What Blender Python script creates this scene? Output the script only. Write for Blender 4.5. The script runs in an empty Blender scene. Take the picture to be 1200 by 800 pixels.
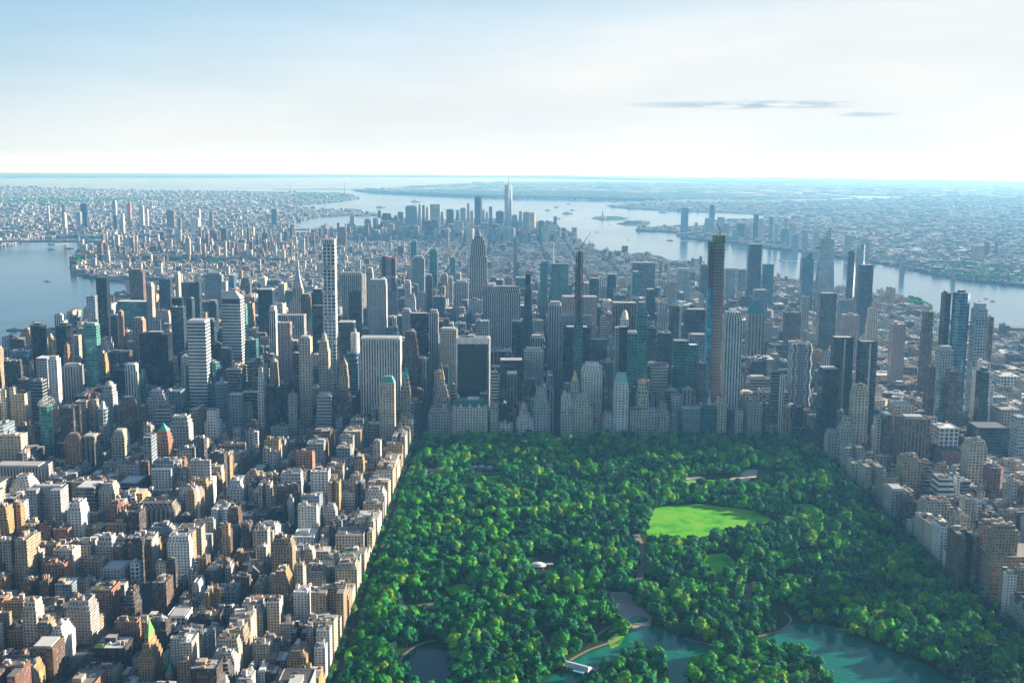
import bpy, bmesh, math, random
import numpy as np
from mathutils import Matrix, Vector
random.seed(7)
R = math.radians
SC = bpy.context.scene
COL = SC.collection

# ------------------------------------------------------------------ camera, sky, sun, exposure
CX, CY, CZ = 170.8, -2498.4, 613.8            # metres; X = west, Y = down-island, Z = up
YAW, PIT, ROL, FOC = 0.0, 0.1566, 0.0072, 1341.8   # FOC in pixels of a 1200 px wide picture
RE = 7.4e6                                    # earth radius with refraction
cF = Vector((math.sin(YAW)*math.cos(PIT), math.cos(YAW)*math.cos(PIT), -math.sin(PIT)))
cR0 = Vector((math.cos(YAW), -math.sin(YAW), 0))
cU0 = cR0.cross(cF)
cR = cR0*math.cos(ROL) + cU0*math.sin(ROL)
cU = -cR0*math.sin(ROL) + cU0*math.cos(ROL)
cam_d = bpy.data.cameras.new('camera')
cam = bpy.data.objects.new('camera', cam_d)
COL.objects.link(cam)
cam_d.sensor_width = 36.0
cam_d.lens = 36.0*FOC/1200
cam_d.clip_start = 5.0
cam_d.clip_end = 250000.0
cam.matrix_world = Matrix(((cR.x, cU.x, -cF.x, CX), (cR.y, cU.y, -cF.y, CY), (cR.z, cU.z, -cF.z, CZ), (0, 0, 0, 1)))
SC.camera = cam

SUN_EL, SUN_AZ = 14.5, 72.0                   # azimuth from +Y (view direction) towards +X
SUN_STRENGTH, SKY_STRENGTH, EXPOSURE = 5.0, 0.060, 1.24
HAZE_DENSITY, HAZE_COLOR, HAZE_ANISO = 4.2e-5, (0.22, 0.57, 1.0), 0.22
sd = Vector((math.sin(R(SUN_AZ))*math.cos(R(SUN_EL)), math.cos(R(SUN_AZ))*math.cos(R(SUN_EL)), math.sin(R(SUN_EL))))
sun_d = bpy.data.lights.new('sun', 'SUN')
sun = bpy.data.objects.new('sun', sun_d)
COL.objects.link(sun)
sun_d.energy = SUN_STRENGTH
sun_d.angle = R(0.5)
sun_d.color = (1.0, 0.90, 0.75)
sun.rotation_euler = sd.to_track_quat('Z', 'Y').to_euler()
sun.location = (2000, 0, 3000)

world = bpy.data.worlds.new('World')
SC.world = world
world.use_nodes = True
wt = world.node_tree
for n in list(wt.nodes): wt.nodes.remove(n)
W = wt.nodes.new
wout = W('ShaderNodeOutputWorld'); wbg = W('ShaderNodeBackground')
sky = W('ShaderNodeTexSky')
sky.sky_type = 'NISHITA'; sky.sun_disc = False
sky.sun_elevation = R(SUN_EL); sky.sun_rotation = R(SUN_AZ)
sky.altitude = 600; sky.air_density = 1.0; sky.dust_density = 0.9; sky.ozone_density = 2.0
tc = W('ShaderNodeTexCoord'); mp = W('ShaderNodeMapping'); mp.inputs['Scale'].default_value = (1.6, 1.6, 9.0)
nz = W('ShaderNodeTexNoise'); nz.inputs['Scale'].default_value = 1.7; nz.inputs['Detail'].default_value = 7; nz.inputs['Roughness'].default_value = .55
rp = W('ShaderNodeValToRGB'); rp.color_ramp.elements[0].position = .36; rp.color_ramp.elements[1].position = .66
mx = W('ShaderNodeMix'); mx.data_type = 'RGBA'
L = wt.links.new
L(tc.outputs['Generated'], mp.inputs['Vector']); L(mp.outputs[0], nz.inputs['Vector']); L(nz.outputs['Fac'], rp.inputs['Fac'])
# the thin veil of cloud is thick over the right half of the view and open in the upper left
sep = W('ShaderNodeSeparateXYZ'); L(tc.outputs['Generated'], sep.inputs[0])
def M(op, a, b=None, clamp=False):
    n = W('ShaderNodeMath'); n.operation = op; n.use_clamp = clamp
    for i, v in enumerate((a, b)):
        if v is None: continue
        if isinstance(v, (int, float)): n.inputs[i].default_value = v
        else: L(v, n.inputs[i])
    return n.outputs[0]
side = M('MULTIPLY_ADD', sep.outputs['X'], .7); side.node.inputs[2].default_value = 1.1
upz = M('MULTIPLY', sep.outputs['Z'], -2.4)
veil = M('ADD', side, upz)
veil = M('ADD', M('MULTIPLY', rp.outputs['Color'], .13), veil, True)
ahead = M('MULTIPLY_ADD', sep.outputs['Y'], 2.3); ahead.node.inputs[2].default_value = -.98; ahead.node.use_clamp = True
veil = M('MULTIPLY', veil, ahead)
low = M('MULTIPLY_ADD', sep.outputs['Z'], -3.6); low.node.inputs[2].default_value = 1.55; low.node.use_clamp = True
veil = M('MULTIPLY', veil, low)
L(veil, mx.inputs['Factor'])
L(sky.outputs[0], mx.inputs['A']); tint = W('ShaderNodeMix'); tint.data_type = 'RGBA'; tint.inputs['A'].default_value = (3.1, 5.3, 7.3, 1); tb = W('ShaderNodeMix'); tb.data_type = 'RGBA'; tb.inputs['A'].default_value = (5.9, 6.3, 6.5, 1); tb.inputs['B'].default_value = (7.0, 7.05, 6.8, 1); L(rp.outputs['Color'], tb.inputs['Factor']); L(tb.outputs['Result'], tint.inputs['B'])
tx = M('MULTIPLY_ADD', sep.outputs['X'], 1.3); tx.node.inputs[2].default_value = .62; tx.node.use_clamp = True
ty = M('SUBTRACT', M('ADD', tx, .80), M('MULTIPLY', sep.outputs['Z'], 7.0), True)
L(ty, tint.inputs['Factor']); L(tint.outputs['Result'], mx.inputs['B'])
# one thin grey streak of cloud low on the right
mp2 = W('ShaderNodeMapping'); mp2.inputs['Scale'].default_value = (34, 34, 260)
n2 = W('ShaderNodeTexNoise'); n2.inputs['Scale'].default_value = 1.0; n2.inputs['Detail'].default_value = 5
L(tc.outputs['Generated'], mp2.inputs['Vector']); L(mp2.outputs[0], n2.inputs['Vector'])
azi = M('ARCTAN2', sep.outputs['X'], sep.outputs['Y'])
da = M('DIVIDE', M('SUBTRACT', azi, .200), .115)
dz = M('DIVIDE', M('SUBTRACT', sep.outputs['Z'], .0475), .0042)
rr = M('ADD', M('MULTIPLY', da, da), M('MULTIPLY', dz, dz))
blob = M('SUBTRACT', 1.0, rr, True)
da2 = M('DIVIDE', M('SUBTRACT', azi, .292), .03); dz2 = M('DIVIDE', M('SUBTRACT', sep.outputs['Z'], .0395), .0028)
blob2 = M('MULTIPLY', M('SUBTRACT', 1.0, M('ADD', M('MULTIPLY', da2, da2), M('MULTIPLY', dz2, dz2)), True), .7)
blob = M('MAXIMUM', blob, blob2)
cl = M('MULTIPLY', M('MULTIPLY', M('SUBTRACT', n2.outputs['Fac'], .40), 6, True), blob, True)
mx2 = W('ShaderNodeMix'); mx2.data_type = 'RGBA'
L(cl, mx2.inputs['Factor']); L(mx.outputs['Result'], mx2.inputs['A']); mx2.inputs['B'].default_value = (3.2, 4.3, 5.0, 1)
L(mx2.outputs['Result'], wbg.inputs['Color'])
wbg.inputs['Strength'].default_value = SKY_STRENGTH
L(wbg.outputs[0], wout.inputs['Surface'])
SC.view_settings.view_transform = 'Standard'
SC.view_settings.look = 'None'
SC.view_settings.exposure = EXPOSURE
SC.view_settings.gamma = 1.0
SC.render.engine = 'CYCLES'
SC.cycles.max_bounces = 5
SC.cycles.diffuse_bounces = 1
SC.cycles.glossy_bounces = 2
SC.cycles.transmission_bounces = 1
SC.cycles.volume_bounces = 2
SC.cycles.use_denoising = True

# ------------------------------------------------------------------ perspective helpers
def ray(px, py):
    x, y = px-600, py-400
    return cF + cR*(x/FOC) - cU*(y/FOC)
def drop(X, Y): return -((X-CX)**2+(Y-CY)**2)/(2*RE)
def G(px, py, z=0.0):
    """world point on the (curved) ground seen at a pixel of the 1200x800 photograph"""
    d = ray(px, py); h2 = d.x*d.x+d.y*d.y
    a, b, c = h2/(2*RE), d.z, CZ-z
    D = b*b-4*a*c
    if D < 0: D = 0
    t = (-b-math.sqrt(D))/(2*a)
    return CX+d.x*t, CY+d.y*t
def atY(px, py, Y):
    """X and height above ground where the pixel's line of sight meets the plane Y"""
    d = ray(px, py); t = (Y-CY)/d.y
    X = CX+d.x*t
    return X, CZ+d.z*t-drop(X, Y)
def P(X, Y, z=0.0):
    v = Vector((X-CX, Y-CY, z+drop(X, Y)-CZ)); f = v.dot(cF)
    if f < 1: return None
    return 600+v.dot(cR)/f*FOC, 400-v.dot(cU)/f*FOC

# ------------------------------------------------------------------ materials
MATS = {}
def new_mat(name):
    m = bpy.data.materials.new(name); m.use_nodes = True
    nt = m.node_tree
    b = nt.nodes['Principled BSDF']
    MATS[name] = m
    return m, nt, b
def mathn(nt, op, a, b=None, c=None, clamp=False):
    n = nt.nodes.new('ShaderNodeMath'); n.operation = op; n.use_clamp = clamp
    for i, v in enumerate((a, b, c)):
        if v is None: continue
        if isinstance(v, (int, float)): n.inputs[i].default_value = v
        else: nt.links.new(v, n.inputs[i])
    return n.outputs[0]
def mixc(nt, f, a, b, mode='MIX'):
    n = nt.nodes.new('ShaderNodeMix'); n.data_type = 'RGBA'; n.blend_type = mode
    for k, v in (('Factor', f), ('A', a), ('B', b)):
        if isinstance(v, (int, float)): n.inputs[k].default_value = v
        elif isinstance(v, tuple): n.inputs[k].default_value = (*v[:3], 1)
        else: nt.links.new(v, n.inputs[k])
    return n.outputs['Result']

def make_city_mat():
    m, nt, b = new_mat('facade')
    N = nt.nodes.new; L = nt.links.new
    def attr(nm):
        a = N('ShaderNodeAttribute'); a.attribute_name = nm; return a
    uv = attr('cells'); col = attr('wall'); win = attr('win'); gls = attr('glass')
    su = N('ShaderNodeSeparateXYZ'); L(uv.outputs['Vector'], su.inputs[0])
    sw = N('ShaderNodeSeparateColor'); L(win.outputs['Color'], sw.inputs[0])
    fu = mathn(nt, 'ABSOLUTE', mathn(nt, 'SUBTRACT', mathn(nt, 'FRACT', su.outputs[0]), .5))
    fv = mathn(nt, 'ABSOLUTE', mathn(nt, 'SUBTRACT', mathn(nt, 'FRACT', su.outputs[1]), .5))
    mu = mathn(nt, 'LESS_THAN', fu, mathn(nt, 'MULTIPLY', sw.outputs[0], .5))
    mv = mathn(nt, 'LESS_THAN', fv, mathn(nt, 'MULTIPLY', sw.outputs[1], .5))
    mask = mathn(nt, 'MULTIPLY', mu, mv)
    cc = N('ShaderNodeCombineXYZ')
    L(mathn(nt, 'FLOOR', su.outputs[0]), cc.inputs[0]); L(mathn(nt, 'FLOOR', su.outputs[1]), cc.inputs[1])
    wn = N('ShaderNodeTexWhiteNoise'); wn.noise_dimensions = '3D'; L(cc.outputs[0], wn.inputs['Vector'])
    r = wn.outputs['Value']
    geo = N('ShaderNodeNewGeometry')
    nz = N('ShaderNodeTexNoise'); nz.inputs['Scale'].default_value = .045; nz.inputs['Detail'].default_value = 6; nz.inputs['Roughness'].default_value = .65
    L(geo.outputs['Position'], nz.inputs['Vector'])
    nf = N('ShaderNodeTexNoise'); nf.inputs['Scale'].default_value = .5; nf.inputs['Detail'].default_value = 2
    mpp = N('ShaderNodeMapping'); mpp.inputs['Scale'].default_value = (1, 1, .12)
    L(geo.outputs['Position'], mpp.inputs['Vector']); L(mpp.outputs[0], nf.inputs['Vector'])
    k = mathn(nt, 'ADD', mathn(nt, 'MULTIPLY', nz.outputs['Fac'], .8), mathn(nt, 'MULTIPLY', nf.outputs['Fac'], .5))
    cu = N('ShaderNodeCombineXYZ'); L(mathn(nt, 'FLOOR', su.outputs[0]), cu.inputs[0])
    wc = N('ShaderNodeTexWhiteNoise'); wc.noise_dimensions = '3D'; L(cu.outputs[0], wc.inputs['Vector'])
    cv = N('ShaderNodeCombineXYZ'); L(mathn(nt, 'FLOOR', mathn(nt, 'MULTIPLY', su.outputs[1], .34)), cv.inputs[1])
    wr = N('ShaderNodeTexWhiteNoise'); wr.noise_dimensions = '3D'; L(cv.outputs[0], wr.inputs['Vector'])
    k = mathn(nt, 'ADD', k, .17)
    k = mathn(nt, 'ADD', k, mathn(nt, 'MULTIPLY', wc.outputs['Value'], .16)); k = mathn(nt, 'ADD', k, mathn(nt, 'MULTIPLY', wr.outputs['Value'], .16))
    ck = N('ShaderNodeCombineColor')
    for i in range(3): L(k, ck.inputs[i])
    wall = mixc(nt, 1.0, col.outputs['Color'], ck.outputs[0], 'MULTIPLY')
    gl_ = N('ShaderNodeTexNoise'); gl_.inputs['Scale'].default_value = .028; gl_.inputs['Detail'].default_value = 3; L(geo.outputs['Position'], gl_.inputs['Vector'])  # uneven reflections painted into the glass colour as broad light and dark patches
    g1 = mathn(nt, 'MULTIPLY', mathn(nt, 'ADD', mathn(nt, 'MULTIPLY', r, 1.2), .35), mathn(nt, 'MULTIPLY_ADD', gl_.outputs['Fac'], 3.0, -.5))
    cg = N('ShaderNodeCombineColor')
    for i in range(3): L(g1, cg.inputs[i])
    glass = mixc(nt, 1.0, gls.outputs['Color'], cg.outputs[0], 'MULTIPLY')
    blind = mathn(nt, 'MULTIPLY', mathn(nt, 'GREATER_THAN', r, .80), sw.outputs[2])
    glass = mixc(nt, blind, glass, (.40, .39, .34))
    base = mixc(nt, mask, wall, glass)
    L(base, b.inputs['Base Color'])
    L(mathn(nt, 'SUBTRACT', .85, mathn(nt, 'MULTIPLY', mask, .72)), b.inputs['Roughness'])
    L(mathn(nt, 'MULTIPLY', mask, gls.outputs['Alpha']), b.inputs['Metallic'])
    return m
FACADE = make_city_mat()

def simple(name, rgb, rough=.8, metal=0.0, nscale=.2, namt=.5, spec=.3):
    m, nt, b = new_mat(name)
    N = nt.nodes.new; L = nt.links.new
    geo = N('ShaderNodeNewGeometry'); nz = N('ShaderNodeTexNoise')
    nz.inputs['Scale'].default_value = nscale; nz.inputs['Detail'].default_value = 5; nz.inputs['Roughness'].default_value = .6
    L(geo.outputs['Position'], nz.inputs['Vector'])
    f = mathn(nt, 'MULTIPLY_ADD', nz.outputs['Fac'], namt*2, 1-namt)
    c = N('ShaderNodeCombineColor')
    for i in range(3): L(f, c.inputs[i])
    L(mixc(nt, 1.0, rgb, c.outputs[0], 'MULTIPLY'), b.inputs['Base Color'])
    b.inputs['Roughness'].default_value = rough; b.inputs['Metallic'].default_value = metal
    b.inputs['Specular IOR Level'].default_value = spec
    return m

# ------------------------------------------------------------------ mesh builder
CELLK = [1.0]
class MB:
    def __init__(s): s.v = []; s.f = []; s.uv = []; s.a = []; s.b = []; s.c = []
    def face(s, pts, uv, a, b, c):
        n = len(s.v); s.v += pts; s.f.append(tuple(range(n, n+len(pts)))); s.uv += uv
        s.a.append(a); s.b.append(b); s.c.append(c)
    def prism(s, pb, z0, pt, z1, S, top=True, roof=None, bottom=False, seed=None, nowin=False):
        n = len(pb); o = random.randint(0, 4000); vb = max(1, round((z1-z0)/S[4][1]/CELLK[0]))
        w = (S[1][0], S[1][1], S[1][2], 1) if not nowin else (0, 0, 0, 1)
        a = (*S[0], 1); g = S[2]
        for i in range(n):
            p, q = pb[i], pb[(i+1) % n]; p2, q2 = pt[i], pt[(i+1) % n]
            ln = math.hypot(q[0]-p[0], q[1]-p[1])
            m = max(1, round(ln/S[4][0]/CELLK[0]))
            ww = w if ln > 2.2 else (0, 0, 0, 1)
            s.face([(p[0], p[1], z0), (q[0], q[1], z0), (q2[0], q2[1], z1), (p2[0], p2[1], z1)],
                   [(o, o), (o+m, o), (o+m, o+vb), (o, o+vb)], a, ww, g)
            o += m+3
        if top:
            r = roof or S[3]
            s.face([(x, y, z1) for x, y in pt], [(0, 0)]*n, (*r, 1), (0, 0, 0, 1), (0, 0, 0, 0))
        if bottom:
            s.face([(x, y, z0) for x, y in pb][::-1], [(0, 0)]*n, a, (0, 0, 0, 1), (0, 0, 0, 0))
    def box(s, x0, x1, y0, y1, z0, z1, S, roof=None, top=True, nowin=False, bottom=False):
        p = [(x0, y0), (x1, y0), (x1, y1), (x0, y1)]
        s.prism(p, z0, p, z1, S, top, roof, bottom, nowin=nowin)
    def plain(s, x0, x1, y0, y1, z0, z1, rgb, rgbt=None):
        s.box(x0, x1, y0, y1, z0, z1, (rgb, (0, 0, 0), (0, 0, 0, 0), rgbt or rgb, (3, 3)), nowin=True, bottom=z0 > 1)
    def bar(s, p, q, r, rgb, n=4, r2=None):
        p, q = Vector(p), Vector(q); d = (q-p).normalized()
        u = d.orthogonal().normalized(); w = d.cross(u); r2 = r if r2 is None else r2
        A = [p+(u*math.cos(t)+w*math.sin(t))*r for t in [2*math.pi*(i+.5)/n for i in range(n)]]
        B = [q+(u*math.cos(t)+w*math.sin(t))*r2 for t in [2*math.pi*(i+.5)/n for i in range(n)]]
        for i in range(n):
            j = (i+1) % n
            s.face([tuple(A[i]), tuple(A[j]), tuple(B[j]), tuple(B[i])], [(0, 0)]*4, (*rgb, 1), (0, 0, 0, 1), (0, 0, 0, 0))
        s.face([tuple(x) for x in B], [(0, 0)]*n, (*rgb, 1), (0, 0, 0, 1), (0, 0, 0, 0))
        s.face([tuple(x) for x in A][::-1], [(0, 0)]*n, (*rgb, 1), (0, 0, 0, 1), (0, 0, 0, 0))
    def add(s, o, dx=0, dy=0, dz=0):
        n = len(s.v); s.v += [(x+dx, y+dy, z+dz) for x, y, z in o.v]
        s.f += [tuple(i+n for i in f) for f in o.f]; s.uv += o.uv; s.a += o.a; s.b += o.b; s.c += o.c
    def build(s, name, mat=None, parent=None, loc=None):
        me = bpy.data.meshes.new(name)
        me.from_pydata(s.v, [], s.f)
        uv = me.attributes.new('cells', 'FLOAT2', 'CORNER')
        uv.data.foreach_set('vector', np.array(s.uv, dtype=np.float32).ravel())
        for nm, d in (('wall', s.a), ('win', s.b), ('glass', s.c)):
            at = me.attributes.new(nm, 'FLOAT_COLOR', 'FACE')
            at.data.foreach_set('color', np.array(d, dtype=np.float32).ravel())
        me.materials.append(mat or FACADE)
        o = bpy.data.objects.new(name, me); COL.objects.link(o)
        if parent: o.parent = parent
        if loc: o.location = loc
        return o
def tag(o, label=None, cat=None, group=None, kind=None):
    if label: o['label'] = label
    if cat: o['category'] = cat
    if group: o['group'] = group
    if kind: o['kind'] = kind
    return o
def empty(name, loc):
    o = bpy.data.objects.new(name, None); COL.objects.link(o); o.location = loc; o.empty_display_size = 10
    return o
def ngon(cx, cy, r, n=16, ry=None, ph=0.0):
    ry = ry or r
    return [(cx+r*math.cos(2*math.pi*i/n+ph), cy+ry*math.sin(2*math.pi*i/n+ph)) for i in range(n)]
# ------------------------------------------------------------------ water, land, park ground
def sheet(name, poly, z, mat, step=1500.0, kind='structure', thick=0.0, hfun=None):
    bm = bmesh.new()
    vs = [bm.verts.new((x, y, 0)) for x, y in poly]
    from mathutils.geometry import tessellate_polygon
    for t3 in tessellate_polygon([[Vector((x, y, 0)) for x, y in poly]]):
        bm.faces.new([vs[i] for i in t3])
    xs = [p[0] for p in poly]; ys = [p[1] for p in poly]
    if step:
        k = math.ceil(min(xs)/step)*step
        while k < max(xs):
            bmesh.ops.bisect_plane(bm, geom=bm.verts[:]+bm.edges[:]+bm.faces[:], plane_co=(k, 0, 0), plane_no=(1, 0, 0)); k += step*(1 if abs(k) < 20000 else 4)
        k = math.ceil(min(ys)/step)*step
        while k < max(ys):
            bmesh.ops.bisect_plane(bm, geom=bm.verts[:]+bm.edges[:]+bm.faces[:], plane_co=(0, k, 0), plane_no=(0, 1, 0)); k += step*(1 if abs(k) < 20000 else 4)
    bmesh.ops.triangulate(bm, faces=bm.faces[:])
    bmesh.ops.recalc_face_normals(bm, faces=bm.faces[:])
    for v in bm.verts:
        v.co.z = z+drop(v.co.x, v.co.y)+(hfun(v.co.x, v.co.y) if hfun else 0)
    up = sum(f.normal.z for f in bm.faces)
    if up < 0: bmesh.ops.reverse_faces(bm, faces=bm.faces[:])
    if thick:
        e = [x for x in bm.edges if len(x.link_faces) == 1]
        r = bmesh.ops.extrude_edge_only(bm, edges=e)
        for v in [g for g in r['geom'] if isinstance(g, bmesh.types.BMVert)]: v.co.z -= thick
    me = bpy.data.meshes.new(name); bm.to_mesh(me); bm.free()
    me.materials.append(mat)
    o = bpy.data.objects.new(name, me); COL.objects.link(o)
    o['kind'] = kind
    return o

def water_mat(name, rgb, s1, s2, bump, rough):
    m, nt, b = new_mat(name)
    N = nt.nodes.new; L = nt.links.new
    geo = N('ShaderNodeNewGeometry')
    n1 = N('ShaderNodeTexNoise'); n1.inputs['Scale'].default_value = s1; n1.inputs['Detail'].default_value = 8; n1.inputs['Roughness'].default_value = .62
    n2 = N('ShaderNodeTexNoise'); n2.inputs['Scale'].default_value = s2; n2.inputs['Detail'].default_value = 3
    mp = N('ShaderNodeMapping'); mp.inputs['Scale'].default_value = (1, .45, 1); mp.inputs['Rotation'].default_value = (0, 0, .5)
    L(geo.outputs['Position'], mp.inputs[0]); L(mp.outputs[0], n1.inputs['Vector']); L(mp.outputs[0], n2.inputs['Vector'])
    L(mixc(nt, n2.outputs['Fac'], tuple(c*.7 for c in rgb), tuple(min(1, c*1.35) for c in rgb)), b.inputs['Base Color'])
    bp = N('ShaderNodeBump'); bp.inputs['Strength'].default_value = 1.0; bp.inputs['Distance'].default_value = bump
    L(n1.outputs['Fac'], bp.inputs['Height']); L(bp.outputs[0], b.inputs['Normal'])
    L(mathn(nt, 'MULTIPLY_ADD', n2.outputs['Fac'], rough*.8, rough*.6), b.inputs['Roughness'])
    b.inputs['IOR'].default_value = 1.33
    return m
SEA = water_mat('sea_water', (.018, .075, .15), .012, .0011, 1.6, .16)
LAKE = water_mat('lake_water', (.003, .17, .105), .12, .012, .14, .10)

# the sea: one sheet out to the horizon (polar grid so that it follows the earth)
bm = bmesh.new()
rings = [0, 400, 800, 1300, 2000, 3000, 4500, 6500, 9000, 12000, 16000, 21000, 27000, 34000, 42000, 51000, 61000, 72000, 84000, 97000, 112000]
NA = 96
prev = None
for r_ in rings:
    if r_ == 0:
        c0 = bm.verts.new((CX, CY, 0)); continue
    cur = [bm.verts.new((CX+r_*math.cos(2*math.pi*i/NA), CY+r_*math.sin(2*math.pi*i/NA), drop(CX+r_, CY))) for i in range(NA)]
    for i in range(NA):
        if prev is None: bm.faces.new((c0, cur[i], cur[(i+1) % NA]))
        else: bm.faces.new((prev[i], cur[i], cur[(i+1) % NA], prev[(i+1) % NA]))
    prev = cur
me = bpy.data.meshes.new('water'); bm.to_mesh(me); bm.free(); me.materials.append(SEA)
o = bpy.data.objects.new('water', me); COL.objects.link(o); o['kind'] = 'structure'

def land_mat(name, c1, c2, c3, sc):
    m, nt, b = new_mat(name)
    N = nt.nodes.new; L = nt.links.new
    geo = N('ShaderNodeNewGeometry')
    n1 = N('ShaderNodeTexNoise'); n1.inputs['Scale'].default_value = sc; n1.inputs['Detail'].default_value = 9; n1.inputs['Roughness'].default_value = .7
    n2 = N('ShaderNodeTexVoronoi'); n2.inputs['Scale'].default_value = sc*14
    L(geo.outputs['Position'], n1.inputs['Vector']); L(geo.outputs['Position'], n2.inputs['Vector'])
    r = N('ShaderNodeValToRGB'); e = r.color_ramp.elements
    e[0].position = .38; e[0].color = (*c1, 1); e[1].position = .62; e[1].color = (*c2, 1)
    L(n1.outputs['Fac'], r.inputs['Fac'])
    sv = N('ShaderNodeSeparateColor'); L(n2.outputs['Color'], sv.inputs[0])
    L(mixc(nt, mathn(nt, 'MULTIPLY', mathn(nt, 'GREATER_THAN', sv.outputs[0], .8), .8), r.outputs['Color'], c3), b.inputs['Base Color'])
    b.inputs['Roughness'].default_value = .9; b.inputs['Specular IOR Level'].default_value = .1
    return m
SUBURB = land_mat('suburb_ground', (.018, .055, .035), (.07, .085, .09), (.30, .31, .31), .0022)
FARLAND = land_mat('far_land_ground', (.02, .06, .045), (.05, .10, .07), (.22, .24, .22), .0012)
STREET = simple('street_ground_material', (.042, .044, .048), .9, nscale=.02, namt=.35)
GREEN = simple('shore_grass', (.03, .075, .03), .95, nscale=.01, namt=.6)

def pix(lst): return [G(x, y) for x, y in lst]
# Manhattan: eastern shore traced down-island, then up the western shore
EAST = [(-1560, -4200), (-1560, -900), (-1490, 200), (-1420, 700)] + pix([(60, 392), (100, 372), (150, 345.5), (146, 331), (118, 327), (86, 322), (81, 313), (88, 301), (112, 291), (140, 287), (200, 284.5), (300, 281), (370, 277), (402, 272), (432, 267)]) + pix([(470, 262), (520, 257.5), (590, 256), (640, 261)])
WEST = pix([(662, 270), (690, 290), (715, 297), (740, 298), (775, 303), (815, 312), (862, 320), (940, 332), (1025, 346), (1060, 355), (1095, 367), (1135, 379), (1165, 387), (1200, 389), (1235, 396)]) + [(2500, 1000), (2350, 0), (2150, -1600), (2100, -4200)]
manhattan = sheet('ground', EAST+WEST, 2.5, STREET, thick=6, step=1000)
NJ = pix([(1260, 345), (1200, 336), (1170, 333), (1130, 329), (1085, 320), (1025, 308), (982, 302), (950, 296), (900, 291), (870, 286), (812, 281), (792, 276), (795, 273), (745, 270.5), (748, 267.5), (790, 266), (825, 266), (832, 259), (895, 257), (895, 252), (830, 249), (770, 247), (715, 243), (710, 240.5), (760, 238.5), (900, 237), (960, 235), (1060, 231), (1200, 228), (1400, 224)])
NJ += [(NJ[-1][0]+9000, NJ[-1][1]), (9000, 2500)]
sheet('land', NJ, 3.0, SUBURB, thick=6)
BK = pix([(40, 279.5), (80, 278), (130, 279.5), (165, 278), (220, 278), (300, 275), (332, 270), (342, 262), (352, 257), (372, 254), (400, 253.5), (436, 252.5), (438, 250), (405, 247.5), (372, 246), (352, 243.5), (330, 242), (360, 239.5), (395, 236.5), (417, 233), (412, 229), (395, 226.5), (340, 225.5), (300, 224.5), (150, 223), (60, 220), (0, 218.5), (-150, 217)])
BK += [(BK[-1][0]-3000, 9000)] + pix([(-150, 330), (-40, 300), (0, 289)])
sheet('land', BK, 3.0, SUBURB, thick=6)
# Staten Island with its ridge, the far shore and the flat country to the right
def ridge(x, y):
    a = math.exp(-((y-18500)/3500.0)**2)*math.exp(-((x-500)/4500.0)**4)
    return 55*a*(1+.3*math.sin(x*.0013)+.2*math.sin(x*.0031+y*.002))
SI = pix([(412, 223.5), (440, 226.5), (480, 228.5), (540, 231), (600, 233), (700, 235), (760, 235.5), (900, 233.5), (985, 232), (990, 229), (1050, 230), (1120, 231.5), (1250, 233), (1300, 226), (1300, 216), (900, 214), (700, 213), (600, 213), (520, 216), (470, 219), (430, 221.5)])
sheet('hills', SI, 3.0, FARLAND, thick=6, hfun=ridge)
FAR = pix([(-60, 209), (150, 208.5), (300, 208.5), (450, 208), (600, 208.5), (700, 210.5), (800, 212.5), (900, 214.5), (1300, 216.5), (1300, 207.2), (900, 204.4), (600, 202.6), (300, 201), (-60, 199.3)])
sheet('hills', FAR, 3.0, FARLAND, step=3000, hfun=lambda x, y: 45+35*math.sin(x*.0006)*math.sin(x*.00023+1), thick=90)
sheet('water', pix([(985, 232.3), (1050, 232), (1085, 233.5), (1110, 237.5), (1150, 240), (1260, 243), (1260, 259), (1200, 257), (1150, 251), (1090, 246.5), (1040, 240.5), (985, 233.6)]), 4.2, SEA)
for nm, lst in (('island', [(693, 256), (700, 254.3), (722, 253.6), (737, 256), (730, 258), (705, 258.2)]), ('island', [(722, 262.5), (735, 259.5), (762, 260), (761, 263.2), (740, 264.6)]),
                ('land', [(680, 288), (690, 286.3), (698, 288), (692, 290.5)])):
    sheet(nm, pix(lst), 3.0, GREEN, thick=5)
# piers on the near shore of the wide river
for a, b_, w in ((( 1020, 352), (1062, 351), 45), ((1045, 358), (1090, 361), 45), ((1160, 383), (1215, 386), 70), ((60, 287), (78, 285.5), 60)):
    (xa, ya), (xb, yb) = G(*a), G(*b_)
    d = Vector((xb-xa, yb-ya)).normalized(); n = Vector((-d.y, d.x))*w/2
    mb = MB(); pl = [(xa-n.x, ya-n.y), (xb-n.x, yb-n.y), (xb+n.x, yb+n.y), (xa+n.x, ya+n.y)]
    ar = sum(pl[i][0]*pl[(i+1) % 4][1]-pl[(i+1) % 4][0]*pl[i][1] for i in range(4))
    if ar < 0: pl = pl[::-1]
    mb.prism(pl, -3, pl, 6, ((.22, .22, .2), (0, 0, 0), (0, 0, 0, 0), (.25, .27, .22), (5, 5)), nowin=True)
    PIERS = globals().setdefault('PIERS', []); PIERS.append(mb)

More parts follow.
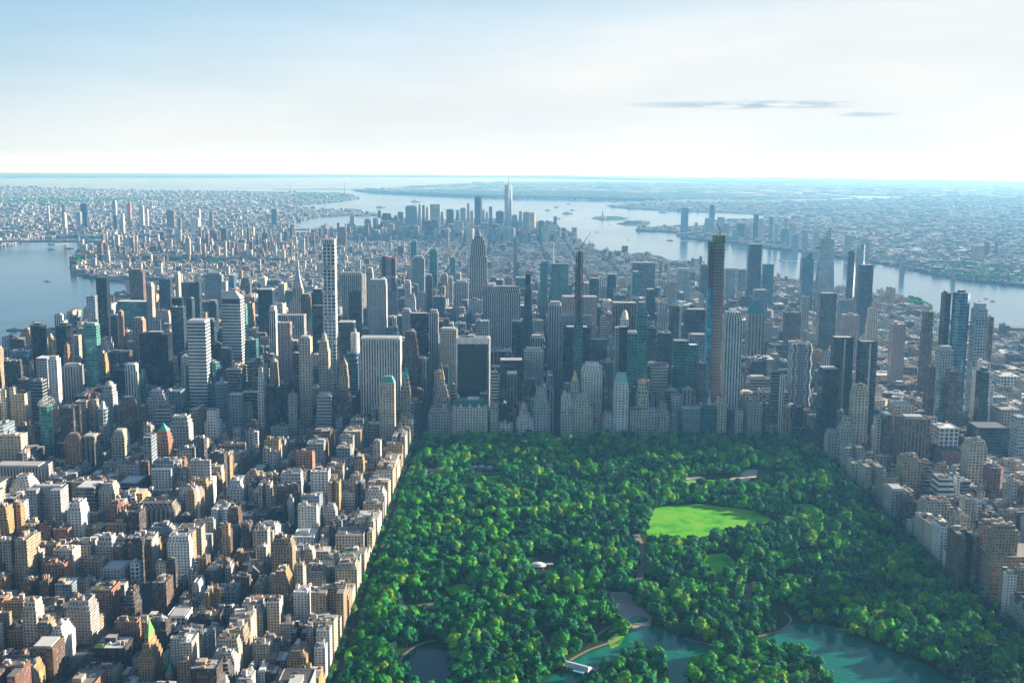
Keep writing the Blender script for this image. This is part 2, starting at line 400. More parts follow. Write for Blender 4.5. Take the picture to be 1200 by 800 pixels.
# ------------------------------------------------------------------ the park
PX0, PX1, PY0, PY1 = -17.0, 817.0, -1700.0, -14.0
grass_m, nt, b = new_mat('park_grass')
N = nt.nodes.new; Lk = nt.links.new
geo = N('ShaderNodeNewGeometry'); n1 = N('ShaderNodeTexNoise'); n1.inputs['Scale'].default_value = .03; n1.inputs['Detail'].default_value = 8
Lk(geo.outputs['Position'], n1.inputs['Vector'])
Lk(mixc(nt, n1.outputs['Fac'], (.015, .035, .012), (.035, .09, .02)), b.inputs['Base Color'])
b.inputs['Roughness'].default_value = .95; b.inputs['Specular IOR Level'].default_value = .1
sheet('park_ground', [(PX0, PY0), (PX1, PY0), (PX1, PY1), (PX0, PY1)], 2.9, grass_m, step=0)
lawn_m, nt, b = new_mat('mown_lawn')
N = nt.nodes.new; Lk = nt.links.new
geo = N('ShaderNodeNewGeometry'); n1 = N('ShaderNodeTexNoise'); n1.inputs['Scale'].default_value = .022; n1.inputs['Detail'].default_value = 12; n1.inputs['Roughness'].default_value = .7
Lk(geo.outputs['Position'], n1.inputs['Vector'])
cr_ = N('ShaderNodeValToRGB'); e_ = cr_.color_ramp.elements; e_[0].position = .36; e_[0].color = (.05, .33, .010, 1); e_[1].position = .66; e_[1].color = (.27, .52, .04, 1); e2_ = e_.new(.5); e2_.color = (.14, .55, .012, 1)
Lk(n1.outputs['Fac'], cr_.inputs['Fac']); Lk(cr_.outputs['Color'], b.inputs['Base Color'])
b.inputs['Roughness'].default_value = .9; b.inputs['Specular IOR Level'].default_value = .15
LAWNS = [
 [(757, 628), (762, 606), (768, 597), (782, 594), (800, 593), (818, 592), (836, 594), (862, 597), (884, 600), (898, 606), (904, 611), (893, 617), (874, 619), (852, 621), (838, 625), (828, 630), (812, 634), (796, 633), (782, 636), (766, 631)],
 [(796, 566), (815, 563), (850, 565), (885, 566), (880, 572), (830, 571), (800, 571)],
 [(826, 652), (850, 650), (862, 660), (850, 676), (832, 680), (824, 668)],
 [(712, 752), (722, 744), (732, 748), (726, 758), (716, 762)],
 [(925, 592), (950, 592), (965, 600), (945, 606)], [(640, 700), (655, 698), (664, 706), (648, 712)],
 [(520, 690), (545, 685), (556, 694), (530, 702)], [(565, 560), (585, 558), (592, 566), (572, 568)],
]
for l in LAWNS: sheet('lawn', pix(l), 3.0, lawn_m, step=0)
sand_m = simple('ballfield_sand', (.66, .56, .44), .95, nscale=.06, namt=.25)
SANDS = [[(814+11*math.cos(t*.52), 562+3*math.sin(t*.52)) for t in range(12)], [(867+12*math.cos(t*.52), 563+3.2*math.sin(t*.52)) for t in range(12)],
         [(866, 557), (876, 551), (888, 552), (886, 561), (874, 562)], [(870+4*math.cos(t*.52), 575+2*math.sin(t*.52)) for t in range(12)]]
for l in SANDS: sheet('sand', pix(l), 3.06, sand_m, step=0)
POND = water_mat('pond_water', (.006, .05, .06), .12, .012, .10, .07)
LAKES = [[(668, 779), (690, 767), (715, 758), (735, 746), (745, 735), (768, 735), (790, 746), (820, 756), (850, 761), (880, 757), (905, 748), (918, 736), (945, 731), (975, 736), (1003, 748), (1040, 764), (1085, 780), (1125, 808), (1150, 870), (560, 870), (640, 800)],
         [(473, 778), (480, 766), (497, 759), (518, 757), (529, 768), (532, 800), (520, 815), (476, 815)]]
for i, l in enumerate(LAKES): sheet('lake', pix(l), 3.0, (LAKE, POND)[i], step=0)
ISLES = [[(812, 840), (806, 792), (830, 775), (870, 764), (922, 765), (946, 774), (960, 788), (972, 812), (990, 870), (800, 870)],
         [(640, 870), (682, 808), (712, 790), (736, 772), (756, 765), (774, 776), (784, 800), (790, 870)]]
for l in ISLES: sheet('park_ground', pix(l), 3.3, grass_m, step=0)
plaza_m = simple('terrace_brick', (.44, .32, .29), .85, nscale=.3, namt=.35)
PLAZA = [(711, 698), (732, 696), (748, 712), (764, 724), (762, 736), (742, 738), (728, 729), (722, 712)]
sheet('terrace', pix(PLAZA), 3.1, plaza_m, step=0)
path_m = simple('path_asphalt', (.15, .15, .15), .9, nscale=.1, namt=.25)
tan_m = simple('path_gravel', (.30, .26, .19), .95, nscale=.1, namt=.3)
PATHS = [
 ([(468, 782), (473, 770), (492, 757), (512, 752)], 3.5, tan_m),
 ([(490, 712), (515, 709), (535, 707), (600, 703), (650, 701), (712, 700)], 9, path_m),
 ([(626, 736), (636, 748), (640, 762), (628, 776)], 7, path_m), ([(476, 690), (470, 705), (478, 718)], 6, path_m),
 ([(668, 776), (690, 764), (715, 755), (722, 749)], 4, tan_m), ([(694, 752), (706, 742), (716, 736)], 4, tan_m),
 ([(888, 748), (905, 744), (918, 739), (927, 729), (920, 720)], 3.5, tan_m),
 ([(855, 707), (872, 706), (878, 698), (876, 690), (885, 684)], 9, path_m), ([(872, 706), (890, 712), (905, 712)], 8, path_m),
 ([(925, 560), (922, 575), (926, 590), (932, 610)], 8, path_m), ([(745, 628), (752, 650), (748, 690)], 12, tan_m),
 ([(545, 560), (580, 556), (650, 558), (700, 560)], 8, path_m), ([(625, 690), (650, 672), (662, 655)], 6, path_m),
 ([(930, 520), (946, 522), (958, 527)], 18, path_m), ([(755, 593), (775, 588), (800, 587)], 7, path_m),
 ([(800, 750), (830, 757), (862, 761)], 4, tan_m), ([(540, 640), (560, 632), (590, 636)], 6, path_m),
]
PATHPTS = []
for pl, w, mt in PATHS:
    pts = [Vector(p) for p in pix(pl)]
    # Catmull-style densify
    dense = []
    for i in range(len(pts)-1):
        p0, p1, p2, p3 = pts[max(i-1, 0)], pts[i], pts[i+1], pts[min(i+2, len(pts)-1)]
        for k in range(6):
            t = k/6
            dense.append(.5*((2*p1)+(p2-p0)*t+(2*p0-5*p1+4*p2-p3)*t*t+(3*p1-p0-3*p2+p3)*t**3))
    dense.append(pts[-1])
    l, r = [], []
    for i, p in enumerate(dense):
        d = (dense[min(i+1, len(dense)-1)]-dense[max(i-1, 0)]).normalized(); n = Vector((-d.y, d.x))*w/2
        l.append((p+n).to_tuple()); r.append((p-n).to_tuple()); PATHPTS.append((p.x, p.y, w/2+2.0))
    bm = bmesh.new()
    A = [bm.verts.new((*q, 3.2+.01*len(PATHPTS)/100)) for q in l]; B = [bm.verts.new((*q, 3.2+.01*len(PATHPTS)/100)) for q in r]
    for i in range(len(A)-1): bm.faces.new((B[i], B[i+1], A[i+1], A[i]))
    me = bpy.data.meshes.new('path'); bm.to_mesh(me); bm.free(); me.materials.append(mt)
    o = bpy.data.objects.new('path', me); COL.objects.link(o); o['kind'] = 'structure'

def inpoly(x, y, poly):
    c = False; j = len(poly)-1
    for i in range(len(poly)):
        xi, yi = poly[i]; xj, yj = poly[j]
        if (yi > y) != (yj > y) and x < (xj-xi)*(y-yi)/(yj-yi)+xi: c = not c
        j = i
    return c
# ------------------------------------------------------------------ trees
leaf_m, nt, b = new_mat('foliage')
N = nt.nodes.new; Lk = nt.links.new
oi = N('ShaderNodeObjectInfo'); rp_ = N('ShaderNodeValToRGB')
e = rp_.color_ramp.elements
e[0].position = 0; e[0].color = (.008, .085, .038, 1)
e[1].position = 1; e[1].color = (.17, .34, .02, 1)
for p_, c_ in ((.35, (.010, .13, .045)), (.58, (.018, .22, .036)), (.76, (.06, .32, .022)), (.93, (.09, .36, .02))):
    q = e.new(p_); q.color = (*c_, 1)
gp = N('ShaderNodeNewGeometry'); npt = N('ShaderNodeTexNoise'); npt.inputs['Scale'].default_value = .011; npt.inputs['Detail'].default_value = 2
Lk(gp.outputs['Position'], npt.inputs['Vector'])
Lk(mathn(nt, 'ADD', oi.outputs['Random'], mathn(nt, 'MULTIPLY_ADD', npt.outputs['Fac'], 1.8, -.88), None, True), rp_.inputs['Fac'])
geo = N('ShaderNodeNewGeometry'); n1 = N('ShaderNodeTexNoise'); n1.inputs['Scale'].default_value = .35; n1.inputs['Detail'].default_value = 4
Lk(geo.outputs['Position'], n1.inputs['Vector'])
f = mathn(nt, 'MULTIPLY_ADD', n1.outputs['Fac'], 2.0, .15)
c = N('ShaderNodeCombineColor')
for i in range(3): Lk(f, c.inputs[i])
Lk(mixc(nt, 1.0, rp_.outputs['Color'], c.outputs[0], 'MULTIPLY'), b.inputs['Base Color'])
b.inputs['Roughness'].default_value = .7; b.inputs['Specular IOR Level'].default_value = .12
bark_m = simple('bark', (.07, .05, .035), .95, nscale=1.0)

def crown_mesh(seed, spread=1.0, tall=1.0):
    rnd = random.Random(seed); bm = bmesh.new()
    lobes = []
    n = rnd.randint(15, 22)
    for i in range(n):
        a = rnd.uniform(0, 6.283); rr_ = math.sqrt(rnd.random())*4.6*spread
        z = rnd.uniform(5.0, 12.5)*tall; rr_ *= 1.0-.45*max(0, (z-9)/6)
        lobes.append((rr_*math.cos(a), rr_*math.sin(a), z, rnd.uniform(1.25, 2.7)))
    lobes.append((0, 0, 9.5*tall, 4.0))
    from mathutils import noise
    for (x, y, z, r_) in lobes:
        res = bmesh.ops.create_icosphere(bm, subdivisions=2, radius=1)
        off = Vector((x*3.1, y*2.7, seed*11.3))
        for v in res['verts']:
            k = 1+.55*noise.noise(v.co*1.7+off)+.22*noise.noise(v.co*4.5+off)
            v.co = Vector((x, y, z))+Vector((v.co.x*r_*k, v.co.y*r_*k, v.co.z*r_*.82*k))
        # leaf clumps standing off the lobe
        for _ in range(56):
            d = Vector((rnd.gauss(0, 1), rnd.gauss(0, 1), rnd.gauss(.35, 1))).normalized()
            c_ = Vector((x, y, z))+d*r_*rnd.uniform(.92, 1.36)
            u = d.orthogonal().normalized(); w = d.cross(u)
            a = rnd.uniform(0, 6.28); u, w = u*math.cos(a)+w*math.sin(a), w*math.cos(a)-u*math.sin(a)
            t = rnd.uniform(-.7, .7); u = (u+d*t).normalized()
            s_ = rnd.uniform(.22, .56)
            bm.faces.new([bm.verts.new(c_+u*s_+w*s_*.6), bm.verts.new(c_-u*s_*.7+w*s_), bm.verts.new(c_-u*s_-w*s_*.6), bm.verts.new(c_+u*s_*.6-w*s_)])
    me = bpy.data.meshes.new('crown'); bm.to_mesh(me); bm.free(); me.materials.append(leaf_m)
    return me
def trunk_mesh(seed):
    rnd = random.Random(seed); mb = MB()
    mb.bar((0, 0, -1), (0, 0, 5.5), .5, (.07, .05, .035), 7, .36)
    for i in range(5):
        a = i*1.26+rnd.uniform(-.3, .3)
        mb.bar((0, 0, 4.5), (2.9*math.cos(a), 2.9*math.sin(a), 9+rnd.uniform(-1, 1)), .26, (.07, .05, .035), 5, .09)
    mb.bar((0, 0, 5.3), (.3, .2, 11), .34, (.07, .05, .035), 6, .1)
    o = mb.build('trunk', bark_m); me = o.data; bpy.data.objects.remove(o)
    return me
CROWNS = [crown_mesh(i, a, b_) for i, (a, b_) in enumerate(((.72, 1.22), (1.35, .82), (1, 1), (1.15, 1.05), (.82, .92), (1.25, .9), (1, 1.18), (.9, 1)))]
TRUNKS = [trunk_mesh(i) for i in range(3)]

wet = [pix(l) for l in LAKES]
sunny = [pix(l) for l in SANDS]+[pix([(616, 672), (620, 661), (642, 661), (644, 672)])]
avoid = [pix(l) for l in LAWNS+SANDS] + [pix(PLAZA), pix([(498, 554), (500, 549), (514, 549), (514, 563), (498, 563)]),
         pix([(616, 672), (620, 661), (642, 661), (644, 672)]), pix([(652, 778), (662, 774), (694, 792), (690, 798)]), pix([(638, 545), (662, 545), (662, 549.5), (638, 549.5)]), pix([(552, 549), (578, 549), (580, 554), (554, 554)])]
isles = [pix(l) for l in ISLES]
cellp = {}
for x, y, w in PATHPTS: cellp.setdefault((int(x//30), int(y//30)), []).append((x, y, w))
def nearpath(x, y):
    cx_, cy_ = int(x//30), int(y//30)
    for i in (-1, 0, 1):
        for j in (-1, 0, 1):
            for (a, b_, w) in cellp.get((cx_+i, cy_+j), ()):
                if (a-x)**2+(b_-y)**2 < (w+1.2)**2: return True
    return False
from mathutils import noise as mn
trees = []
rnd = random.Random(3)
STEP = 9.4
gy = PY0+6
while gy < PY1-4:
    gx = PX0-8
    while gx < PX1+4:
        x = gx+rnd.uniform(-3.6, 3.6); y = gy+rnd.uniform(-3.6, 3.6)
        gx += STEP
        if y < -1560: continue
        blocked = any(inpoly(x, y+k_, p) for p in avoid for k_ in (0, 14, 28)) or any(inpoly(x-k_, y, p) for p in sunny for k_ in (0, 12, 24, 36, 48, 60)) or (any(inpoly(x, y+k_, p) for p in wet for k_ in (0, 4)) and not any(inpoly(x, y, p) for p in isles))
        if blocked or nearpath(x, y) or nearpath(x, y+9): continue
        dens = mn.noise(Vector((x*.012, y*.012, 4.1)))
        if dens < -.36 and rnd.random() < .85: continue
        s = rnd.choice((.5, .62, .75, .88, 1.0, 1.12, 1.3, 1.6))*(1+.22*mn.noise(Vector((x*.01, y*.01, 9))))
        if x < PX0+12 or x > PX1-12: s = min(s, 1.0)
        z = 2.4+3.0*mn.noise(Vector((x*.006, y*.006, 1.7)))
        trees.append((x, y, z, s, rnd.uniform(.82, 1.22), rnd.uniform(0, 6.283), rnd.randrange(8)))
    gy += STEP
# the 300 nearest become things of their own, the rest one mass
def tree_rank(t):
    q = P(t[0], t[1], t[2]+10*t[3])
    if q is None or not (8 < q[0] < 1192 and q[1] < 792): return 1e9
    return math.dist((CX, CY), (t[0], t[1]))/(t[3]**.9)
order = sorted(range(len(trees)), key=lambda i: tree_rank(trees[i]))
chosen = set(); picked = []
for i in order:
    if len(picked) >= 292: break
    t = trees[i]
    if all((t[0]-u[0])**2+(t[1]-u[1])**2 > 36 for u in picked[-300:]):
        picked.append(t); chosen.add(i)
TREE_OBJS = []
for t in picked:
    x, y, z, s, sz, rot, k = t
    r_ = bpy.data.objects.new('tree', None); COL.objects.link(r_); r_.empty_display_size = 3
    r_.location = (x, y, z+drop(x, y)); r_.rotation_euler = (0, 0, rot); r_.scale = (s, s, s*sz)
    c_ = bpy.data.objects.new('crown', CROWNS[k]); COL.objects.link(c_); c_.parent = r_
    c_ = bpy.data.objects.new('trunk', TRUNKS[k % 3]); COL.objects.link(c_); c_.parent = r_
    TREE_OBJS.append((r_, t))

def gn_scatter(name, pts, meshes, label, cat):
    """pts: (x,y,z,s,sz,rot,variant) ; one object of kind stuff"""
    src = bpy.data.collections.new(name+'_kinds')
    for i, me_ in enumerate(meshes):
        o_ = bpy.data.objects.new('%s_kind_%02d' % (name, i), me_); src.objects.link(o_)
    me = bpy.data.meshes.new(name); me.from_pydata([(p[0], p[1], p[2]+drop(p[0], p[1])) for p in pts], [], [])
    a = me.attributes.new('rot', 'FLOAT_VECTOR', 'POINT'); a.data.foreach_set('vector', np.array([(0, 0, p[5]) for p in pts], dtype=np.float32).ravel())
    a = me.attributes.new('scl', 'FLOAT_VECTOR', 'POINT'); a.data.foreach_set('vector', np.array([(p[3], p[3], p[3]*p[4]) for p in pts], dtype=np.float32).ravel())
    a = me.attributes.new('idx', 'INT', 'POINT'); a.data.foreach_set('value', np.array([p[6] for p in pts], dtype=np.int32))
    o = bpy.data.objects.new(name, me); COL.objects.link(o)
    ng = bpy.data.node_groups.new(name, 'GeometryNodeTree')
    ng.interface.new_socket('Geometry', in_out='INPUT', socket_type='NodeSocketGeometry')
    ng.interface.new_socket('Geometry', in_out='OUTPUT', socket_type='NodeSocketGeometry')
    gi = ng.nodes.new('NodeGroupInput'); go = ng.nodes.new('NodeGroupOutput')
    ci = ng.nodes.new('GeometryNodeCollectionInfo'); ci.inputs['Collection'].default_value = src
    ci.inputs['Separate Children'].default_value = True; ci.inputs['Reset Children'].default_value = True
    ip = ng.nodes.new('GeometryNodeInstanceOnPoints'); ip.inputs['Pick Instance'].default_value = True
    def na(nm, ty):
        n = ng.nodes.new('GeometryNodeInputNamedAttribute'); n.data_type = ty; n.inputs['Name'].default_value = nm
        return n.outputs[0]
    l = ng.links.new
    l(gi.outputs[0], ip.inputs['Points']); l(ci.outputs[0], ip.inputs['Instance'])
    l(na('idx', 'INT'), ip.inputs['Instance Index']); l(na('rot', 'FLOAT_VECTOR'), ip.inputs['Rotation']); l(na('scl', 'FLOAT_VECTOR'), ip.inputs['Scale'])
    l(ip.outputs[0], go.inputs[0])
    md = o.modifiers.new('scatter', 'NODES'); md.node_group = ng
    tag(o, label, cat, kind='stuff')
    return o
REST = [t for i, t in enumerate(trees) if i not in chosen]
gn_scatter('park_woods', REST, CROWNS, 'dense green tree canopy filling the park', 'trees')
print('TREES', len(trees), 'single', len(picked))
# ------------------------------------------------------------------ building styles
# (wall rgb, (window width, height, blinds), glass rgba [a = metallic], roof rgb, (cell width, storey height))
DG = (.025, .032, .042, 0)
ST = {
 'limestone': ((.54, .50, .42), (.52, .60, .5), DG, (.30, .29, .27), (3.4, 3.5)),
 'cream': ((.64, .57, .44), (.52, .58, .5), DG, (.42, .40, .36), (3.6, 3.4)),
 'white': ((.78, .78, .75), (.50, .50, .5), DG, (.55, .55, .53), (3.8, 3.3)),
 'whiterib': ((.80, .80, .77), (.52, 1.0, .3), (.05, .06, .08, .1), (.5, .5, .5), (3.2, 3.6)),
 'tan': ((.44, .33, .21), (.54, .58, .5), DG, (.33, .31, .28), (3.5, 3.4)),
 'ochre': ((.50, .33, .14), (.52, .58, .5), DG, (.30, .28, .25), (3.5, 3.3)),
 'orange brick': ((.40, .20, .11), (.52, .58, .5), DG, (.28, .27, .25), (3.5, 3.2)),
 'red brick': ((.24, .115, .085), (.52, .58, .5), DG, (.22, .21, .20), (3.4, 3.2)),
 'brown brick': ((.16, .105, .075), (.52, .58, .5), DG, (.24, .23, .22), (3.5, 3.3)),
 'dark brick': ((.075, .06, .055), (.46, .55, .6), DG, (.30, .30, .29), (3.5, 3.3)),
 'grey': ((.44, .45, .46), (.55, .5, .4), DG, (.36, .36, .36), (3.6, 3.5)),
 'pinkish': ((.46, .38, .35), (.48, .52, .4), DG, (.33, .31, .30), (3.6, 3.5)),
 'bluegrey': ((.25, .31, .36), (.62, .58, .3), (.04, .07, .10, .2), (.34, .35, .36), (3.6, 3.7)),
 'greyrib': ((.48, .48, .47), (.5, 1.0, .2), (.03, .04, .055, .1), (.4, .4, .4), (3.4, 3.8)),
 'tanrib': ((.44, .37, .28), (.5, 1.0, .2), (.03, .035, .045, .0), (.35, .34, .32), (5.0, 3.8)),
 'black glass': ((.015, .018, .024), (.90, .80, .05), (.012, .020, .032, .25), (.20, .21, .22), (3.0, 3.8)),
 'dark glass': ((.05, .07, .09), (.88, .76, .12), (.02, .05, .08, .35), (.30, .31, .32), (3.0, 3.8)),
 'blue glass': ((.12, .22, .30), (.88, .80, .15), (.05, .17, .28, .55), (.38, .40, .42), (3.2, 3.9)),
 'teal glass': ((.10, .24, .25), (.88, .78, .15), (.03, .20, .22, .5), (.34, .38, .38), (3.2, 3.9)),
 'green glass': ((.16, .36, .32), (.86, .78, .25), (.06, .34, .30, .5), (.40, .45, .44), (3.2, 3.6)),
 'silver glass': ((.40, .46, .50), (.8, .75, .2), (.22, .30, .36, .7), (.5, .5, .5), (3.2, 3.9)),
 'bands': ((.52, .51, .47), (1.0, .48, .2), (.03, .04, .05, .1), (.46, .46, .45), (4, 3.9)),
 'darkbands': ((.26, .27, .28), (1.0, .6, .2), (.02, .03, .04, .2), (.5, .5, .5), (4, 3.9)),
 'whitebands': ((.72, .72, .70), (1.0, .46, .1), (.04, .07, .09, .2), (.6, .6, .6), (4, 4.2)),
 'whitegrid': ((.80, .80, .77), (.66, .70, .15), (.08, .15, .19, .4), (.7, .7, .7), (4.9, 4.7)),
 'concrete': ((.33, .31, .28), (.6, .62, 0), (.05, .045, .04, 0), (.3, .3, .28), (3.2, 3.8)),
 'brownrib': ((.25, .17, .12), (.5, 1.0, .3), (.03, .03, .035, 0), (.3, .28, .26), (4, 3.4)),
}
TONE = {'limestone': 'pale stone', 'cream': 'cream', 'white': 'white', 'whiterib': 'white ribbed', 'tan': 'tan', 'ochre': 'ochre', 'orange brick': 'orange brick',
        'red brick': 'red brick', 'brown brick': 'brown brick', 'dark brick': 'dark brick', 'grey': 'grey', 'pinkish': 'pinkish stone', 'bluegrey': 'blue-grey',
        'greyrib': 'grey ribbed', 'tanrib': 'tan ribbed', 'black glass': 'black glass', 'dark glass': 'dark glass', 'blue glass': 'blue glass', 'teal glass': 'teal glass',
        'green glass': 'green glass', 'silver glass': 'silvery glass', 'bands': 'pale banded', 'darkbands': 'dark banded', 'whitebands': 'white banded', 'whitegrid': 'white gridded',
        'concrete': 'bare concrete', 'brownrib': 'brown ribbed'}
COPPER = (.10, .42, .34)
GOLD = (.72, .55, .12)
CLUT = [(.62, .62, .60), (.45, .44, .42), (.30, .29, .27), (.50, .42, .30), (.72, .71, .68), (.12, .12, .12), (.38, .22, .14)]

def inset(p, x0, x1, y0, y1, d): return (x0+d, x1-d, y0+d, y1-d)
def tank_mb(x, y, z, r=2.0, h=3.6):
    mb = MB(); c = (.16, .10, .065) if random.random() < .75 else (.5, .5, .48)
    S = (c, (0, 0, 0), (0, 0, 0, 0), c, (3, 3))
    p = ngon(x, y, r, 9); mb.prism(p, z+3.2, p, z+3.2+h, S, nowin=True)
    q = ngon(x, y, r*1.06, 9); t = ngon(x, y, .12, 9)
    mb.prism(q, z+3.2+h, t, z+3.2+h+1.4, ((.12, .09, .07),)+S[1:], nowin=True)
    for sx in (-1, 1):
        for sy in (-1, 1):
            mb.plain(x+sx*r*.62-.15, x+sx*r*.62+.15, y+sy*r*.62-.15, y+sy*r*.62+.15, z, z+3.2, (.12, .1, .09))
    return mb
def ring_mb(x0, x1, y0, y1, z, h, S, t=.6):
    mb = MB(); Z = (S[0], (0, 0, 0), (0, 0, 0, 0), tuple(min(1, c*1.15) for c in S[0]), (3, 3))
    mb.box(x0-.03, x1+.03, y0-.03, y0+t, z, z+h, Z, nowin=True); mb.box(x0-.03, x1+.03, y1-t, y1+.03, z, z+h, Z, nowin=True)
    mb.box(x0-.03, x0+t, y0+t, y1-t, z, z+h, Z, nowin=True); mb.box(x1-t, x1+.03, y0+t, y1-t, z, z+h, Z, nowin=True)
    return mb

def make_parts(form, w, d, h, S, rnd, big=True, o={}):
    """returns [(part name, MB)] in local coordinates: x in 0..w, y in 0..d, z from 0"""
    out = []
    body = MB()
    top = (0, w, 0, d, h)
    if form in ('box', 'slab'):
        body.box(0, w, 0, d, -6, h, S)
    elif form == 'tiers':
        n = o.get('n', rnd.choice((1, 2, 2, 3))); z = -6; x0, x1, y0, y1 = 0, w, 0, d
        f0 = o.get('f0', rnd.uniform(.74, .9)); zs = [h*(f0+(1-f0)*(i+1)/n) for i in range(n)]; zs = [h*f0]+zs[:-1]+[h]
        for i, zt in enumerate(zs):
            body.box(x0, x1, y0, y1, z, zt, S); z = zt
            if i < len(zs)-1:
                k = min(o.get('step', .08)*min(w, d), 4.5)
                x0 += k*rnd.uniform(.5, 1); x1 -= k*rnd.uniform(.5, 1); y0 += k; y1 -= k*rnd.uniform(.2, .8)
        top = (x0, x1, y0, y1, h)
    elif form == 'podium':
        ph = o.get('ph', .35)*h; m = o.get('m', .16)
        body.box(0, w, 0, d, -6, ph, S)
        x0, x1, y0, y1 = w*m, w*(1-m), d*m, d*(1-m)
        body.box(x0, x1, y0, y1, ph, h, S); top = (x0, x1, y0, y1, h)
    elif form == 'ell':
        a, b_ = w*rnd.uniform(.35, .5), d*rnd.uniform(.4, .55); h2 = h*rnd.uniform(.9, 1)
        if rnd.random() < .5:
            body.box(0, w, 0, b_, -6, h, S); body.box(w-a, w, b_, d, -6, h2, S)
        else:
            body.box(0, w, 0, b_, -6, h, S); body.box(0, a, b_, d, -6, h2, S)
        top = (0, w, 0, b_, h)
    elif form == 'uu':
        a = w*rnd.uniform(.28, .36)
        body.box(0, w, d*.55, d, -6, h, S); body.box(0, a, 0, d*.55, -6, h, S); body.box(w-a, w, 0, d*.55, -6, h, S)
        top = (0, w, d*.55, d, h)
    elif form == 'round':
        body.prism(ngon(w/2, d/2, w/2, 24, d/2), -6, ngon(w/2, d/2, w/2, 24, d/2), h, S); top = (w*.3, w*.7, d*.3, d*.7, h)
    elif form == 'chamfer':
        c = min(w, d)*.25
        p = [(c, 0), (w-c, 0), (w, c), (w, d-c), (w-c, d), (c, d), (0, d-c), (0, c)]
        body.prism(p, -6, p, h, S); top = (c, w-c, c, d-c, h)
    elif form == 'taper':
        k = o.get('k', .2)
        body.prism([(0, 0), (w, 0), (w, d), (0, d)], -6, [(w*k, d*k), (w*(1-k), d*k), (w*(1-k), d*(1-k)), (w*k, d*(1-k))], h, S); top = (w*k, w*(1-k), d*k, d*(1-k), h)
    elif form == 'wings':      # tall centre, lower wings either side
        a = o.get('a', .27); hw = o.get('hw', .6)*h
        body.box(0, w*a, 0, d, -6, hw, S); body.box(w*(1-a), w, 0, d, -6, hw, S); body.box(w*a, w*(1-a), 0, d, -6, h, S)
        top = (w*a, w*(1-a), 0, d, h)
    out.append((o.get('bn', 'walls'), body))
    x0, x1, y0, y1, z = top
    tw, td = x1-x0, y1-y0
    rf = MB()
    if min(tw, td) > 5:
        kr = rnd.choice((.2, .35, .6, .9, 1.4, 2.2)); rr_ = tuple(min(.85, c*kr) for c in S[3])
        if o.get('roof'): rr_ = o['roof']
        rf.plain(x0+.6, x1-.6, y0+.6, y1-.6, z, z+.25, rr_); out.append(('roof_deck', rf))
        if o.get('par', big): out.append(('parapet', ring_mb(x0, x1, y0, y1, z, 1.2, S)))
    cr = o.get('crown')
    if cr == 'pyr':
        m = MB(); hh = o.get('ch', .14)*h; col = o.get('cc', COPPER); k = o.get('ck', .0)
        Z = (col, (0, 0, 0), (0, 0, 0, 0), col, (3, 3)); e = o.get('ce', 0)
        m.prism([(x0+e, y0+e), (x1-e, y0+e), (x1-e, y1-e), (x0+e, y1-e)], z+.3, [(x0+tw*(.5-k/2), y0+td*(.5-k/2)), (x1-tw*(.5-k/2), y0+td*(.5-k/2)), (x1-tw*(.5-k/2), y1-td*(.5-k/2)), (x0+tw*(.5-k/2), y1-td*(.5-k/2))], z+hh, Z, nowin=True)
        out.append(('pyramid_roof', m))
        if o.get('fin', True):
            m = MB(); m.bar(((x0+x1)/2, (y0+y1)/2, z+hh-1), ((x0+x1)/2, (y0+y1)/2, z+hh*1.25), tw*.04+.4, col, 6, .2); out.append(('finial', m))
    elif cr == 'mansard':
        m = MB(); hh = o.get('ch', .12)*h; col = o.get('cc', COPPER); i_ = min(tw, td)*.2
        Z = (col, (0, 0, 0), (0, 0, 0, 0), (.25, .38, .34), (3, 3))
        m.prism([(x0, y0), (x1, y0), (x1, y1), (x0, y1)], z+.3, [(x0+i_, y0+i_), (x1-i_, y0+i_), (x1-i_, y1-i_), (x0+i_, y1-i_)], z+hh, Z, nowin=True)
        out.append(('mansard_roof', m)); z = z+hh; x0 += i_; x1 -= i_; y0 += i_; y1 -= i_; tw, td = x1-x0, y1-y0
    elif cr == 'dome':
        hh = o.get('ch', .06)*h; cx_, cy_ = (x0+x1)/2, (y0+y1)/2; m = MB(); col = o.get('cc', (.45, .42, .36)); Z = (col, (0, 0, 0), (0, 0, 0, 0), col, (3, 3))
        pr = None
        for i in range(6):
            a = i/6*math.pi/2; r_ = tw*.46*math.cos(a); a2 = (i+1)/6*math.pi/2
            m.prism(ngon(cx_, cy_, max(r_, .3), 14), z+.3+hh*math.sin(a), ngon(cx_, cy_, max(tw*.46*math.cos(a2), .3), 14), z+.3+hh*math.sin(a2), Z, top=i == 5, nowin=True)
        out.append(('dome', m))
    elif cr == 'gable':
        m = MB(); hh = o.get('ch', .1)*h; col = o.get('cc', COPPER); Z = (col, (0, 0, 0), (0, 0, 0, 0), col, (3, 3)); ym = (y0+y1)/2
        m.prism([(x0, y0), (x1, y0), (x1, y1), (x0, y1)], z+.3, [(x0+tw*.15, ym-.3), (x1-tw*.15, ym-.3), (x1-tw*.15, ym+.3), (x0+tw*.15, ym+.3)], z+hh, Z, nowin=True)
        out.append(('peaked_roof', m))
    elif cr == 'cap':
        m = MB(); hh = o.get('ch', .05)*h; q = o.get('cs', .12); Z = (o.get('cc', S[0]),)+((0, 0, 0), (0, 0, 0, 0), o.get('cr', (.5, .5, .5)), (3, 3))
        m.box(x0+tw*q, x1-tw*q, y0+td*q, y1-td*q, z+.3, z+hh, Z, nowin=True); out.append(('mechanical_penthouse', m))
